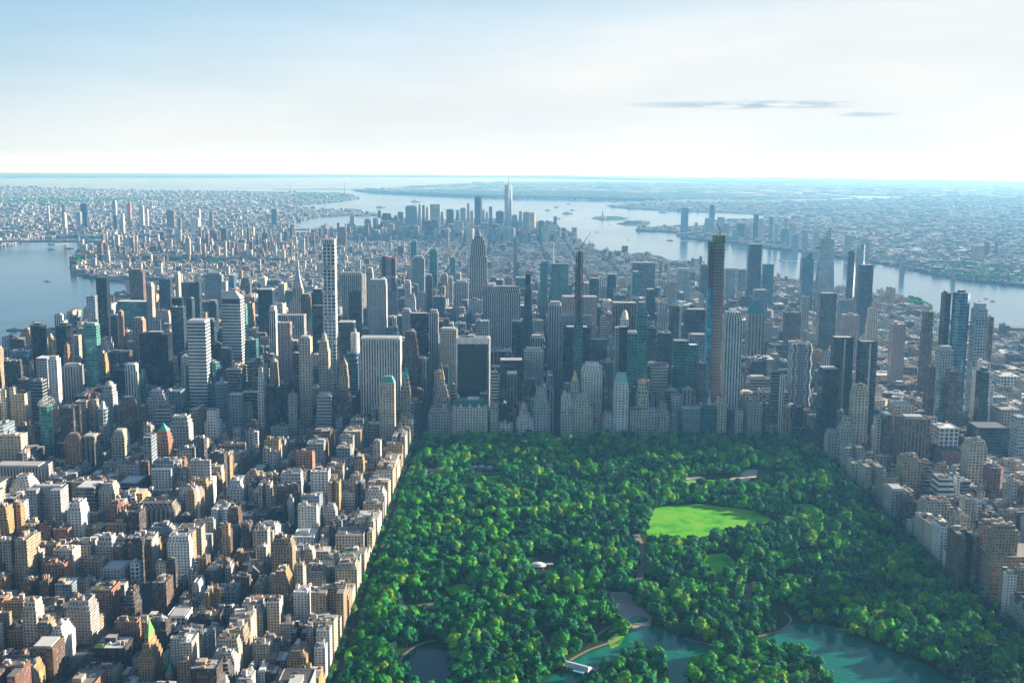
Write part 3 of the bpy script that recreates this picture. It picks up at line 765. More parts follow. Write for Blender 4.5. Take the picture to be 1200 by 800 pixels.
    if cr in (None, 'cap', 'flat') and min(tw, td) > 7 and cr != 'flat':
        base = z+.25
        if cr is None:
            m = MB(); bw, bd, bh = tw*rnd.uniform(.18, .38), td*rnd.uniform(.2, .4), rnd.uniform(3, 7)
            bx, by = x0+1.2+rnd.random()*(tw-bw-2.4), y0+1.2+rnd.random()*(td-bd-2.4)
            cc_ = S[0] if rnd.random() < .6 else rnd.choice(CLUT)
            m.plain(bx, bx+bw, by, by+bd, base, base+bh, cc_, rnd.choice(CLUT)); out.append(('bulkhead', m))
            n = rnd.choice((4, 6, 8, 10)) if big else rnd.choice((1, 2, 3, 5))
            for i in range(n):
                m = MB(); aw, ad = rnd.uniform(1.4, 4.2), rnd.uniform(1.4, 4.2)
                ax, ay = x0+1+rnd.random()*(tw-aw-2), y0+1+rnd.random()*(td-ad-2)
                m.plain(ax, ax+aw, ay, ay+ad, base, base+rnd.uniform(1, 3.2), rnd.choice(CLUT)); out.append(('roof_unit', m))
            if rnd.random() < o.get('tank', .45) and min(tw, td) > 9:
                out.append(('water_tank', tank_mb(x0+2.6+rnd.random()*(tw-5.2), y0+2.6+rnd.random()*(td-5.2), base, rnd.uniform(1.6, 2.3), rnd.uniform(3, 4.5))))
            if o.get('garden', rnd.random() < .06):
                m = MB(); m.plain(x0+1.5, x0+1.5+tw*.3, y0+1.5, y0+td*.5, base, base+1.1, (.05, .16, .03)); out.append(('roof_garden', m))
    if form in ('tiers', 'podium', 'wings') and big and h > 25:
        # clutter on the lower terraces
        for i in range(rnd.choice((1, 2, 3))):
            pass
    return out

RECTS = []          # (x0,x1,y0,y1) of everything standing, for keeping lots clear
def emit(name, X0, X1, Y0, Y1, h, style, form, rnd, o={}, big=True, individual=True, into=None):
    S = ST[style]
    CELLK[0] = max(1.0, min(1.9, math.hypot(X0-CX, Y0-CY)/1300))
    k = o.get('tint', rnd.uniform(.85, 1.15)); kk = o.get('warm', rnd.uniform(.95, 1.05))
    S = ((min(1, S[0][0]*k*kk), min(1, S[0][1]*k), min(1, S[0][2]*k/kk)),)+S[1:]
    parts = make_parts(form, X1-X0, Y1-Y0, h, S, rnd, big, o)
    if not individual:
        dz_ = drop(X0, Y0)+2.6
        for n_, m in parts: into.add(m, X0, Y0, dz_)
        return None
    z = drop((X0+X1)/2, (Y0+Y1)/2)+2.6
    if not big:
        allm = MB()
        for n_, m in parts: allm.add(m, -(X1-X0)/2, -(Y1-Y0)/2, 0)
        return allm.build(name, loc=((X0+X1)/2, (Y0+Y1)/2, z))
    root = empty(name, ((X0+X1)/2, (Y0+Y1)/2, z))
    for n_, m in parts:
        q = MB(); q.add(m, -(X1-X0)/2, -(Y1-Y0)/2, 0)
        q.build(n_, parent=root)
    return root
def subpart(root, name, mb, mat=None): return mb.build(name, mat, parent=root)

LM = []            # named things: (px,py, phrase) used to say where others stand
THINGS = []        # every singly labelled building: dict
def solve(xl, xr, yt, Y, dep):
    mid = (xl+xr)/2
    for _ in range(12):
        if mid < 590: a = atY(xl, yt, Y)[0]; b_ = atY(xr, yt, Y+dep)[0]
        elif mid > 610: a = atY(xl, yt, Y+dep)[0]; b_ = atY(xr, yt, Y)[0]
        else: a = atY(xl, yt, Y)[0]; b_ = atY(xr, yt, Y)[0]
        full = atY(xr, yt, Y)[0]-atY(xl, yt, Y)[0]
        if b_-a > .52*full: break
        dep *= .82
    h = atY(mid, yt, Y+dep*.35)[1]-2.6
    return a, b_, dep, max(h, 8)
def T(kind, xl, xr, yt, Y, dep, style, form, label, o={}, yv=None, short=None, cat=None, group=None):
    if isinstance(Y, tuple): Y = G((xl+xr)/2, Y[0])[1]
    X0, X1, dep, h = solve(xl, xr, yt, Y, dep)
    rnd = random.Random(int(xl*13+yt*7))
    o = dict({'tint': 1.0, 'warm': 1.0}, **o)
    h0 = h
    if o.get('crown') in ('pyr', 'mansard', 'dome', 'gable', 'cap') and o.get('apex'):
        za = atY((xl+xr)/2, o['apex'], Y+dep/2)[1]-2.6
        o['ch'] = max(.01, (za-h)/h)
    root = emit(kind, X0, X1, Y, Y+dep, h, style, form, rnd, o)
    RECTS.append((X0-2, X1+2, Y-2, Y+dep+2))
    THINGS.append(dict(o=root, px=(xl+xr)/2, py=yt, label=label, cat=cat or kind.replace('_', ' '), xl=xl, xr=xr, Y=Y, yv=yv, hero=True, style=style, h=h, kind=kind, group=group))
    if short: LM.append(((xl+xr)/2, yt+6, short))
    return root, X0, X1, Y, Y+dep, h
# ------------------------------------------------------------------ the towers one can tell apart
OT, SK, AT, AB, HO = 'office_tower', 'skyscraper', 'apartment_tower', 'apartment_building', 'hotel'
T(SK, 33, 56, 381, 420, 34, 'black glass', 'chamfer', 'left of two dark twin riverside towers with chamfered tops', {'crown': 'cap', 'ch': .03}, 420, 'the dark twin riverside towers')
T(SK, 63, 87, 381, 420, 34, 'black glass', 'chamfer', 'right of two dark twin riverside towers with chamfered tops', {'crown': 'cap', 'ch': .03}, 420)
T(SK, 112, 128, 325, 934, 26, 'black glass', 'box', 'tall plain black slab tower standing before the left river', {'crown': 'flat', 'par': False}, 385, 'the tall plain black slab')
T(SK, 101, 114, 347, 900, 22, 'silver glass', 'box', 'pale slim glass tower with white edges, just behind the turquoise tower', {'crown': 'flat'}, 380)
T(SK, 98, 117, 381, 300, 26, 'green glass', 'box', 'bright turquoise glass tower close to the left river', {'crown': 'cap', 'ch': .03, 'cc': (.25, .5, .42)}, 455, 'the turquoise glass tower')
T(OT, 137, 177, 353, 1150, 45, 'teal glass', 'box', 'wide teal glass block with sloping right side near the left river', {'crown': 'flat'}, 385)
T(OT, 128, 142, 370, 900, 30, 'dark glass', 'taper', 'dark sloping glass block right beside the plain black slab', {'k': .1, 'crown': 'flat'}, 410)
T(SK, 163, 202, 391, 330, 40, 'black glass', 'box', 'broad black office block with one pale band across it', {'crown': 'cap', 'ch': .03, 'cc': (.03, .03, .04), 'cs': .25}, 455, 'the black block with a pale band')
T(SK, 259, 286, 349, 455, 42, 'whitebands', 'box', 'white banded tower with a slanted roof facing away', {'crown': 'flat', 'par': False}, 425, 'the slant-roofed white tower')
T(SK, 219, 246, 377, 60, 40, 'whitebands', 'box', 'white finely banded tower with a bright white crown and wider banded base', {'crown': 'cap', 'ch': .02, 'cs': .03, 'cc': (.8, .8, .78)}, 480, 'the white banded tower')
T(OT, 201, 216, 349, 700, 26, 'black glass', 'box', 'narrow dark slab with a sunlit orange edge', {'crown': 'flat'}, 400)
T(SK, 250, 269, 449, 0, 34, 'bluegrey', 'round', 'round stepped tower with a pointed cone top', {'crown': 'pyr', 'ck': 0, 'apex': 440, 'cc': (.3, .36, .42), 'fin': False}, 495, 'the round tower with a cone')
T(AT, 239, 260, 481, -110, 30, 'white', 'wings', 'blank white stepped tower like a chimney', {'a': .18, 'hw': .72, 'crown': 'flat'}, 515)
T(OT, 267, 286, 462, -60, 26, 'bluegrey', 'box', 'flat-topped blue-grey gridded tower right of the round stepped tower', {'crown': 'flat'}, 503)
T(OT, 36, 55, 446, 60, 28, 'darkbands', 'box', 'dark gridded slab left of the tall white slab pair', {}, 500)
T(AT, 42, 63, 419, 150, 40, 'grey', 'box', 'tall blue-shaded slab with a bright sunlit right side', {'crown': 'flat'}, 480)
T(AT, 56, 71, 421, 100, 22, 'white', 'box', 'tall white slab with sunlit ribs right of the dark gridded slab', {'crown': 'cap'}, 480)
T(AT, 72, 98, 429, 190, 34, 'greyrib', 'box', 'pale ribbed apartment slab standing below the twin dark towers', {'crown': 'cap'}, 460)
T(AT, 44, 65, 475, -230, 28, 'green glass', 'chamfer', 'tower with open arched lattice crown and glittering balconies', {'crown': 'flat', 'par': False}, 560, 'the arched lattice-topped tower')
T(AT, 88, 105, 470, -120, 26, 'pinkish', 'box', 'unfinished tower with red-edged floors beside an orange crane', {'crown': 'flat'}, 510, 'the unfinished tower with the crane')
T(AT, 113, 129, 478, -150, 30, 'silver glass', 'chamfer', 'silvery glass tower with faceted crown', {'crown': 'pyr', 'ck': .5, 'apex': 470, 'cc': (.6, .66, .7), 'fin': False}, 560, 'the faceted silver tower')
T(AT, 118, 138, 452, -30, 34, 'grey', 'tiers', 'grey stepped tower with a bell-shaped rooftop block', {'crown': 'dome', 'apex': 446}, 500)
T(AT, 139, 160, 468, -110, 32, 'brown brick', 'tiers', 'brown brick tower with pale crown and sunlit right edge', {'crown': 'cap', 'n': 2, 'f0': .93}, 530)
T(SK, 146, 163, 427, 60, 26, 'whiterib', 'box', 'pale blue finely ribbed tower left of the black block with pale band', {'crown': 'cap', 'ch': .02}, 480)
T(OT, 164, 170, 433, 90, 18, 'teal glass', 'box', 'thin teal glass sliver tower beside the pale blue ribbed tower', {'crown': 'flat'}, 470)
T(AT, 75, 95, 510, -300, 30, 'orange brick', 'tiers', 'orange brick tower with fiery sunlit right side', {'n': 2, 'f0': .9, 'crown': 'cap'}, 565, 'the fiery orange brick tower')
T(AT, 95, 118, 511, -270, 36, 'tanrib', 'box', 'concrete ribbed slab tower right of the fiery orange brick tower', {'crown': 'cap'}, 562)
T(AT, 130, 152, 505, -250, 34, 'cream', 'tiers', 'cream stepped tower with yellow sunlit notch', {'n': 3, 'crown': 'cap'}, 545)
T(AT, 180, 203, 505, -290, 34, 'orange brick', 'tiers', 'brick tower with small green pyramid roof and sunlit steps', {'n': 3, 'f0': .72, 'crown': 'pyr', 'apex': 496}, 540, 'the brick tower with green pyramid')
T(AT, 198, 226, 488, -200, 34, 'grey', 'tiers', 'pale grey stepped apartment block below the white banded tower', {'n': 2, 'f0': .8}, 527)
T(AT, 171, 198, 458, -60, 34, 'grey', 'tiers', 'low grey terraced office block below the broad black block', {'n': 3}, 500)
T(OT, 181, 205, 478, -90, 40, 'bands', 'box', 'low banded white office block at the foot of the broad black block', {'crown': 'flat'}, 497)
T(AT, 0, 11, 457, -80, 24, 'cream', 'box', 'sunlit cream slab at the left edge with a pink speck on its roof', {}, 500)
T(AT, -12, 4, 409, 330, 24, 'tan', 'box', 'sunlit tan slab cut by the left edge beside the river', {}, 435)
T(AT, 4, 26, 423, 260, 30, 'dark brick', 'box', 'black brick block with rooftop box near the left edge', {}, 445)
T(AT, 56, 63, 395, 330, 18, 'ochre', 'box', 'narrow sunlit ochre slab in front of the left twin tower', {'crown': 'dome'}, 418)
T(AT, 72, 84, 405, 260, 22, 'orange brick', 'tiers', 'orange pointed brick tower in front of the right twin tower', {'n': 4, 'f0': .55}, 425)
# behind, towards the river and the east
for i, (xl, xr, yt, Y, st) in enumerate([(151, 170, 318, 1900, 'brown brick'), (186, 202, 327, 1500, 'dark glass'), (205, 212, 322, 1400, 'cream'), (212, 236, 331, 1300, 'dark glass'), (244, 256, 355, 1000, 'dark glass'),
      (218, 228, 350, 800, 'dark glass'), (236, 254, 377, 600, 'dark glass'), (246, 262, 403, 420, 'black glass'), (285, 290, 361, 500, 'green glass'), (288, 303, 398, 380, 'teal glass'), (257, 272, 411, 300, 'dark glass'),
      (200, 218, 360, 620, 'dark glass'), (171, 181, 335, 1100, 'pinkish'), (138, 145, 365, 760, 'orange brick'), (240, 262, 322, 1800, 'bluegrey'), (176, 192, 375, 600, 'grey'), (155, 171, 375, 700, 'tan'), (260, 267, 330, 1700, 'whitebands')]):
    T(OT, xl, xr, yt, Y, 30, st, 'box', None, {'crown': None if i % 2 else 'cap'}, yt+22)
# 432-type slim white tower, built specially below; centre left
T(SK, 315, 325, 364, 330, 24, 'whiterib', 'box', 'slim white slab left of the red unfinished tower', {'crown': 'cap'}, 420, 'the slim white slab')
T(SK, 302, 322, 340, 950, 36, 'dark glass', 'box', 'dark glass slab with white framed top behind the slim white slab', {'crown': 'cap', 'ch': .02, 'cs': .02, 'cc': (.6, .6, .58)}, 362)
T(OT, 324, 359, 369, 720, 40, 'greyrib', 'box', 'wide grey office slab with arched openings along its top', {'crown': 'flat'}, 395)
T(AT, 325, 342, 378, 300, 26, 'pinkish', 'box', 'unfinished tower wrapped in red netting left of the white gridded tower', {'crown': 'flat'}, 450, 'the red-netted unfinished tower')
T(HO, 360, 370, 379, 560, 24, 'limestone', 'tiers', 'stone tower with tall pointed green roof and sunlit right side', {'crown': 'pyr', 'apex': 360, 'cc': COPPER, 'n': 2, 'f0': .8}, 410)
T(SK, 350, 366, 396, 0, 28, 'cream', 'box', 'tall cream gridded apartment tower left of the domed tower', {'crown': 'cap', 'ch': .02}, 500, 'the tall cream gridded tower')
T(HO, 373, 387, 400, 60, 30, 'limestone', 'tiers', 'slim stone tower with domed lantern top and warm sunlit side', {'crown': 'dome', 'apex': 389, 'n': 3, 'f0': .9}, 462, 'the slim domed stone tower')
T(OT, 371, 391, 463, -60, 34, 'bands', 'box', 'wide gridded block in front of the slim domed stone tower', {'crown': 'cap'}, 505)
T(HO, 397, 409, 428, -20, 24, 'tan', 'tiers', 'small tan tower with rounded peak and sunlit edge', {'crown': 'pyr', 'apex': 418, 'cc': (.3, .27, .22), 'n': 2, 'f0': .85}, 460)
T(AB, 391, 413, 457, -50, 34, 'dark brick', 'tiers', 'dark stepped brick block below the small peaked tan tower', {}, 492)
T(AT, 301, 311, 431, -40, 22, 'white', 'tiers', 'thin white stepped tower left of the dark slab', {'n': 3, 'f0': .6}, 490)
T(OT, 311, 324, 452, -60, 26, 'black glass', 'box', 'black glass slab beside the thin white stepped tower', {'crown': 'flat'}, 490)
T(AT, 337, 349, 462, -60, 24, 'grey', 'chamfer', 'grey octagonal tower with pink low-pitched roof', {'crown': 'pyr', 'apex': 456, 'cc': (.5, .24, .2)}, 488)
T(AT, 315, 327, 424, 120, 24, 'tan', 'tiers', 'brown stepped tower in front of the red-netted unfinished tower', {'crown': 'dome'}, 450)
T(SK, 396, 430, 321, 1218, 44, 'greyrib', 'chamfer', 'wide grey slab tower blocking the avenue, right of the white gridded tower', {'crown': 'cap', 'ch': .02, 'cs': .05, 'cc': (.2, .2, .2)}, 345, 'the wide grey slab blocking the avenue')
T(OT, 429, 438, 319, 1000, 30, 'pinkish', 'box', 'narrow pinkish slab right beside the wide grey slab', {'crown': 'cap'}, 352)
T(OT, 352, 366, 348, 900, 30, 'brown brick', 'box', 'dark block with lit roof rim left of the white gridded tower', {'crown': 'cap'}, 368)
T(OT, 365, 380, 343, 800, 30, 'black glass', 'box', 'black banded block touching the white gridded tower', {'crown': 'cap'}, 380)
T(OT, 366, 380, 358, 560, 30, 'black glass', 'box', 'plain black slab low behind the white gridded tower', {'crown': 'flat'}, 402)
T(SK, 408, 424, 342, 640, 30, 'dark glass', 'box', 'dark green glass slab with tiny rooftop box, left of the pale lit tower', {'crown': 'cap', 'cs': .38, 'ch': .02}, 380)
T(SK, 433, 454, 333, 640, 34, 'grey', 'box', 'grey tower with copper-green top and a bright cream right side', {'crown': 'cap', 'cs': .03, 'ch': .05, 'cc': (.28, .42, .36)}, 380, 'the tower with bright cream side')
T(OT, 396, 417, 378, 330, 36, 'dark glass', 'box', 'dark teal slab with white roof line behind the white striped block', {'crown': 'cap', 'ch': .015, 'cs': .02, 'cc': (.6, .6, .6)}, 415)
T(OT, 410, 422, 390, 240, 26, 'white', 'round', 'white round-topped slab left of the white striped block', {'crown': 'dome'}, 415)
T(SK, 422, 471, 397, 42, 42, 'whiterib', 'box', 'broad white vertically striped office block', {'crown': 'cap', 'ch': .02, 'cs': .01, 'cc': (.72, .72, .7)}, 480, 'the white striped office block')
T(HO, 445, 464, 448, -135, 32, 'cream', 'box', 'cream hotel tower with green copper mansard roof', {'crown': 'mansard', 'apex': 440}, 490, 'the hotel with green mansard')
T(HO, 469, 482, 443, -10, 30, 'tan', 'tiers', 'brown stone tower with slender green spire', {'crown': 'pyr', 'apex': 428, 'n': 3, 'f0': .8}, 480, 'the stone tower with green spire')
T(OT, 471, 491, 389, 300, 34, 'brown brick', 'tiers', 'dark brown stepped tower right of the white striped block', {'n': 3, 'f0': .7}, 440)
T(OT, 481, 503, 367, 640, 32, 'black glass', 'box', 'blue-black glass slab left of the avenue gap', {'crown': 'flat'}, 420)
T(OT, 503, 514, 367, 600, 26, 'greyrib', 'box', 'grey ribbed slab touching the blue-black glass slab', {'crown': 'cap'}, 430)
T(OT, 471, 482, 365, 800, 28, 'grey', 'box', 'grey slab with bright right edge left of the blue-black slab', {'crown': 'cap'}, 388)
T(OT, 508, 528, 445, 60, 34, 'limestone', 'tiers', 'stone tower with gilded pointed crown facing the plaza', {'crown': 'pyr', 'apex': 429, 'cc': GOLD, 'n': 4, 'f0': .55, 'step': .12}, 480, 'the gilded stone tower')
T(OT, 515, 536, 386, 300, 40, 'limestone', 'box', 'pale travertine tower with arched top panels left of the black curtain tower', {'crown': 'cap', 'ch': .02}, 430)
T(OT, 502, 531, 478, 10, 40, 'grey', 'tiers', 'low grey stone block left of the white palace hotel', {'n': 2, 'f0': .8}, 497)
T(OT, 600, 612, 377, 520, 32, 'black glass', 'box', 'black slab with white pinstripes and white cap, left of the tapering tower', {'crown': 'cap', 'cs': .01, 'ch': .02, 'cc': (.6, .6, .6)}, 420)
T(OT, 586, 612, 422, 200, 36, 'black glass', 'box', 'black flat-roofed tower right of the black curtain tower', {'crown': 'cap', 'cs': .01, 'ch': .02, 'cc': (.3, .3, .3)}, 475)
T(OT, 594, 606, 438, 60, 28, 'brownrib', 'box', 'brown ribbed slab with white cap just above the trees', {'crown': 'cap', 'cs': .01, 'ch': .03, 'cc': (.6, .58, .55)}, 497)
T(OT, 621, 636, 396, 450, 26, 'greyrib', 'box', 'grey block with white cap right of the tapering tower', {'crown': 'cap'}, 420)
T(OT, 614, 637, 411, 250, 30, 'grey', 'box', 'low pale block on the avenue right of the black flat-roofed tower', {'crown': 'cap'}, 450)
T(SK, 571, 610, 336, 800, 30, 'greyrib', 'tiers', 'huge grey ribbed slab with stepped left shoulder', {'n': 2, 'f0': .93, 'crown': 'cap', 'ch': .01}, 412, 'the huge grey ribbed slab')
T(OT, 566, 574, 334, 820, 28, 'greyrib', 'box', 'narrow dark shoulder slab at the left of the huge grey ribbed slab', {}, 400)
T(OT, 558, 573, 376, 560, 30, 'silver glass', 'box', 'pale glass block low above the black curtain tower', {}, 395)
T(OT, 643, 658, 358, 560, 32, 'greyrib', 'box', 'tall dark pinstriped slab left of the unfinished lattice tower', {'crown': 'cap'}, 440)
T(OT, 658, 700, 348, 700, 40, 'pinkish', 'box', 'very wide pinkish grey slab behind the unfinished lattice tower', {'crown': 'cap', 'cs': .02, 'ch': .01}, 385)
T(OT, 655, 695, 370, 420, 34, 'bluegrey', 'tiers', 'pale glass tower with bright cap behind the unfinished lattice tower', {'n': 2, 'f0': .9}, 385)
T(OT, 660, 692, 384, 330, 36, 'black glass', 'box', 'black glass block straddling the unfinished lattice tower', {'crown': 'cap', 'ch': .015}, 450)
T(OT, 692, 712, 398, 300, 34, 'dark glass', 'box', 'dark teal block with pale roof line right of the unfinished lattice tower', {'crown': 'cap', 'ch': .01}, 425)
T(OT, 681, 706, 428, 90, 32, 'white', 'tiers', 'pale blank-sided tower with stepped top behind the tree line', {'n': 2, 'f0': .93, 'crown': 'cap'}, 475)
T(OT, 614+30, 668, 309, 1450, 40, 'teal glass', 'taper', 'pale faceted glass tower with a needle spire', {'k': .08, 'crown': 'flat', 'par': False}, 355, 'the faceted glass tower with needle')
T(SK, 740, 768, 308, 2100, 40, 'darkbands', 'box', 'big plain dark slab before the wide right-hand river', {'crown': 'cap', 'ch': .01, 'cs': .02}, 350, 'the big plain dark slab')
T(OT, 717, 746, 356, 700, 34, 'brownrib', 'box', 'brown ribbed tower with dark band left of the twin-topped glass tower', {'crown': 'cap', 'cs': .02, 'ch': .02}, 395)
T(SK, 727, 737, 374, 330, 24, 'white', 'box', 'slim tower with curved white arched top', {'crown': 'dome', 'apex': 363, 'cc': (.7, .68, .6)}, 385)
T(SK, 745, 759, 361, 130, 30, 'teal glass', 'tiers', 'teal striped glass tower with framed top and spike at right', {'n': 2, 'f0': .97, 'crown': 'cap'}, 430, 'the teal striped glass tower')
T(OT, 720, 733, 384, 180, 26, 'grey', 'box', 'grey balconied slab left of the black slab beside the teal striped tower', {}, 440)
T(OT, 725, 737, 383, 160, 26, 'black glass', 'box', 'black slab left of the teal striped glass tower', {'crown': 'flat'}, 440)
T(OT, 735, 747, 391, 100, 26, 'teal glass', 'box', 'teal tower with two square vents in a white cap', {'crown': 'cap', 'cs': .02, 'ch': .03, 'cc': (.75, .75, .75)}, 440)
T(SK, 783, 800, 358, 620, 34, 'dark glass', 'chamfer', 'dark tower with pyramid glass roof between two pale shoulders', {'crown': 'pyr', 'apex': 346, 'cc': (.34, .46, .52)}, 400, 'the dark tower with pale pyramid')
T(OT, 770, 784, 356, 560, 30, 'grey', 'tiers', 'grey stepped stone tower left of the dark pyramid-topped tower', {}, 398)
T(SK, 801, 830, 363, 560, 34, 'dark glass', 'box', 'wide dark slab left of the tallest unfinished tower', {'crown': 'cap', 'ch': .01}, 395)
T(OT, 806, 829, 392, 430, 34, 'bluegrey', 'box', 'blue-grey slab in front of the wide dark slab', {'crown': 'cap', 'ch': .01}, 430)
T(OT, 770, 788, 390, 330, 34, 'dark glass', 'box', 'dark block with white roof units below the pyramid-topped tower', {}, 430)
T(OT, 756, 772, 385, 300, 30, 'dark glass', 'tiers', 'dark stepped block touching the teal striped tower', {}, 430)
T(OT, 788, 808, 399, 200, 34, 'teal glass', 'box', 'teal office block with rounded upper band', {'crown': 'flat'}, 455)
T(OT, 806, 819, 404, 170, 28, 'teal glass', 'box', 'teal block with glowing bands left of the tallest unfinished tower', {'crown': 'flat'}, 455)
T(OT, 817, 828, 426, 90, 26, 'brown brick', 'tiers', 'brown block with white top box left of the tallest unfinished tower', {}, 470)
# along the park's far edge
T(HO, 605, 625, 484, 10, 30, 'white', 'tiers', 'small white chateau-like tower with domed lantern above the trees', {'n': 3, 'f0': .72, 'step': .14, 'crown': 'dome', 'apex': 472}, 503)
T(HO, 625, 644, 454, 12, 32, 'grey', 'tiers', 'greyish stepped brick tower above the trees, right of the small chateau tower', {'n': 4, 'f0': .62, 'step': .07}, 503)
T(AB, 613, 628, 444, 120, 30, 'brown brick', 'tiers', 'brown block behind the greyish stepped brick tower', {}, 468)
T(HO, 669, 679, 446, 40, 22, 'limestone', 'tiers', 'slim stone tower with golden crown behind the park-edge block', {'crown': 'pyr', 'apex': 436, 'ck': .3, 'cc': GOLD, 'n': 2, 'f0': .93}, 465, 'the slim gold-crowned tower')
T(HO, 657, 672, 462, 26, 34, 'white', 'tiers', 'pale wing left of the gold-crowned tower', {'n': 2, 'f0': .9}, 480)
T(HO, 670, 692, 464, 10, 34, 'limestone', 'tiers', 'stone hotel block with domed corner directly under the gold-crowned tower', {'n': 2, 'f0': .93, 'crown': 'mansard', 'cc': (.3, .34, .34), 'ch': .06}, 507)
T(AB, 658, 671, 484, 4, 30, 'limestone', 'box', 'low stone wing at the tree line left of the domed-corner hotel', {}, 507)
T(AB, 691, 695, 476, 10, 26, 'limestone', 'box', 'thin stone annex at the tree line right of the domed-corner hotel', {}, 505)
T(AB, 695, 706, 474, 26, 24, 'pinkish', 'tiers', 'small brown stepped block among the park-edge hotels', {}, 500)
T(AB, 706, 719, 483, 10, 26, 'grey', 'tiers', 'short grey block left of the white tower with peaked copper roof', {}, 500)
T(HO, 719, 737, 448, 10, 32, 'white', 'tiers', 'white tower with steep pale copper roof between two chimneys', {'n': 2, 'f0': .9, 'step': .04, 'crown': 'gable', 'apex': 436, 'cc': (.30, .52, .52)}, 503, 'the tower with peaked copper roof')
T(HO, 745, 761, 448, 30, 34, 'cream', 'tiers', 'cream stepped tower with a red rooftop frame', {'n': 4, 'f0': .7, 'step': .06}, 482, 'the cream tower with red frame')
T(HO, 737, 770, 480, 12, 36, 'limestone', 'box', 'broad stone base block in front of the cream stepped tower', {}, 502)
T(AB, 769, 785, 475, 10, 30, 'limestone', 'tiers', 'stone tower with stepped cap at the park edge', {'n': 3, 'f0': .78, 'step': .14}, 503)
T(AB, 768, 781, 458, 90, 26, 'tan', 'tiers', 'tan stepped tower behind the capped stone tower', {}, 474)
T(OT, 798, 814, 456, 90, 34, 'tanrib', 'box', 'brown office block with white rim and square rooftop box', {'crown': 'cap', 'cs': .3, 'cc': (.6, .6, .6), 'ch': .06}, 475)
T(AB, 797, 822, 478, 16, 34, 'bluegrey', 'box', 'wide blue-grey apartment block at the tree line with curved corner', {}, 502)
T(AB, 786, 799, 463, 50, 34, 'grey', 'box', 'grey block behind the wide blue-grey apartment block', {}, 480)
T(AB, 823, 839, 474, 16, 30, 'teal glass', 'box', 'teal block with small obelisk-like spire at the tree line', {'crown': 'pyr', 'apex': 460, 'cc': (.6, .6, .55), 'ce': 9}, 502)
T(AB, 839, 852, 466, 10, 28, 'cream', 'tiers', 'cream villa-like tower at the foot of the tall white ribbed tower', {'n': 3, 'f0': .88}, 503)
T(SK, 847, 871, 366, 60, 38, 'whiterib', 'tiers', 'very tall white stone tower with notched top, right of the tallest unfinished tower', {'n': 3, 'f0': .94, 'step': .05, 'crown': 'cap', 'cs': .25, 'ch': .03}, 480, 'the tall white notched tower')
T(AB, 851, 860, 480, 10, 26, 'dark glass', 'box', 'dark narrow block between two cream blocks at the tree line', {}, 503)
T(AB, 859, 871, 481, 10, 26, 'cream', 'box', 'small cream block directly below the tall white notched tower', {}, 503)
T(AB, 867, 882, 460, 60, 30, 'cream', 'box', 'bright colonnaded cream block right of the tall white notched tower', {'crown': 'cap'}, 475)
T(AB, 873, 894, 468, 16, 32, 'pinkish', 'tiers', 'pinkish stepped block at the tree line below the pyramid office tower', {'n': 3}, 503)
T(AB, 893, 912, 478, 20, 32, 'brown brick', 'tiers', 'brown stepped block at the far right of the park-edge row', {'n': 2}, 500)
T(OT, 875, 900, 443, 220, 40, 'bands', 'box', 'low building with scalloped white roof edge behind the park-edge row', {'crown': 'cap'}, 460)
T(SK, 874, 897, 368, 777, 40, 'tanrib', 'box', 'tan stone office tower with teal pyramid roof', {'crown': 'pyr', 'ck': .3, 'apex': 351, 'cc': (.05, .22, .24), 'fin': False}, 420, 'the teal pyramid office tower')
T(OT, 890, 900, 378, 1100, 30, 'pinkish', 'box', 'pale block with white top right of the teal pyramid tower', {}, 396)
T(AT, 918, 939, 366, 1000, 32, 'brown brick', 'box', 'brown slab with white striped right side above the zigzag tower', {}, 402)
T(AT, 938, 949, 348, 1200, 26, 'grey', 'box', 'grey block with white framed opening left of the dark west-side slab', {}, 365)
# west side
T(SK, 875, 894, 286, 2150, 40, 'dark glass', 'taper', 'dark tapering glass tower before the wide river, right of the tallest unfinished tower', {'k': .07, 'crown': 'flat', 'par': False}, 345, 'the dark tapering river tower')
T(SK, 893, 907, 310, 2300, 30, 'blue glass', 'box', 'shorter glass tower right beside the dark tapering river tower', {}, 345)
T(SK, 864, 874, 316, 2500, 30, 'bluegrey', 'box', 'pale block left of the dark tapering river tower', {}, 340)
T(OT, 882, 900, 340, 1200, 34, 'bluegrey', 'box', 'blue-grey slab behind the teal pyramid roof', {'crown': 'cap', 'ch': .01}, 372)
T(SK, 938, 954, 303, 2200, 36, 'blue glass', 'box', 'angular glass tower left of the tall faceted river tower', {'crown': 'flat', 'par': False}, 345)
T(SK, 956, 982, 280, 2154, 44, 'silver glass', 'taper', 'tallest faceted glass tower by the right river with jutting observation deck', {'k': .17, 'crown': 'flat', 'par': False}, 342, 'the faceted tower with deck')
T(SK, 993, 1004, 294, 2250, 30, 'dark glass', 'chamfer', 'slim dark glass tower right of the tall faceted river tower', {'crown': 'flat'}, 340)
T(SK, 1004, 1015, 286, 2200, 32, 'silver glass', 'chamfer', 'slim bright-sided glass tower between two dark ones by the river', {'crown': 'flat'}, 340)
T(SK, 1005, 1024, 311, 1500, 34, 'dark glass', 'box', 'broad dark glass tower by the river, rightmost of its cluster', {'crown': 'cap', 'ch': .01}, 365, 'the broad dark river-cluster tower')
T(SK, 958, 981, 344, 1150, 34, 'dark glass', 'box', 'dark west-side slab with flat top above the twin glass towers', {'crown': 'cap', 'ch': .01}, 400)
T(AT, 982, 1002, 352, 1300, 30, 'bluegrey', 'box', 'hazy blue block right of the dark west-side slab', {}, 385)
T(AT, 985, 1008, 369, 900, 34, 'pinkish', 'box', 'pinkish wide slab right of the dark west-side slab', {}, 395)
T(AT, 1015, 1030, 362, 900, 26, 'cream', 'tiers', 'pale tower with bright right side behind the twin glass towers', {}, 398)
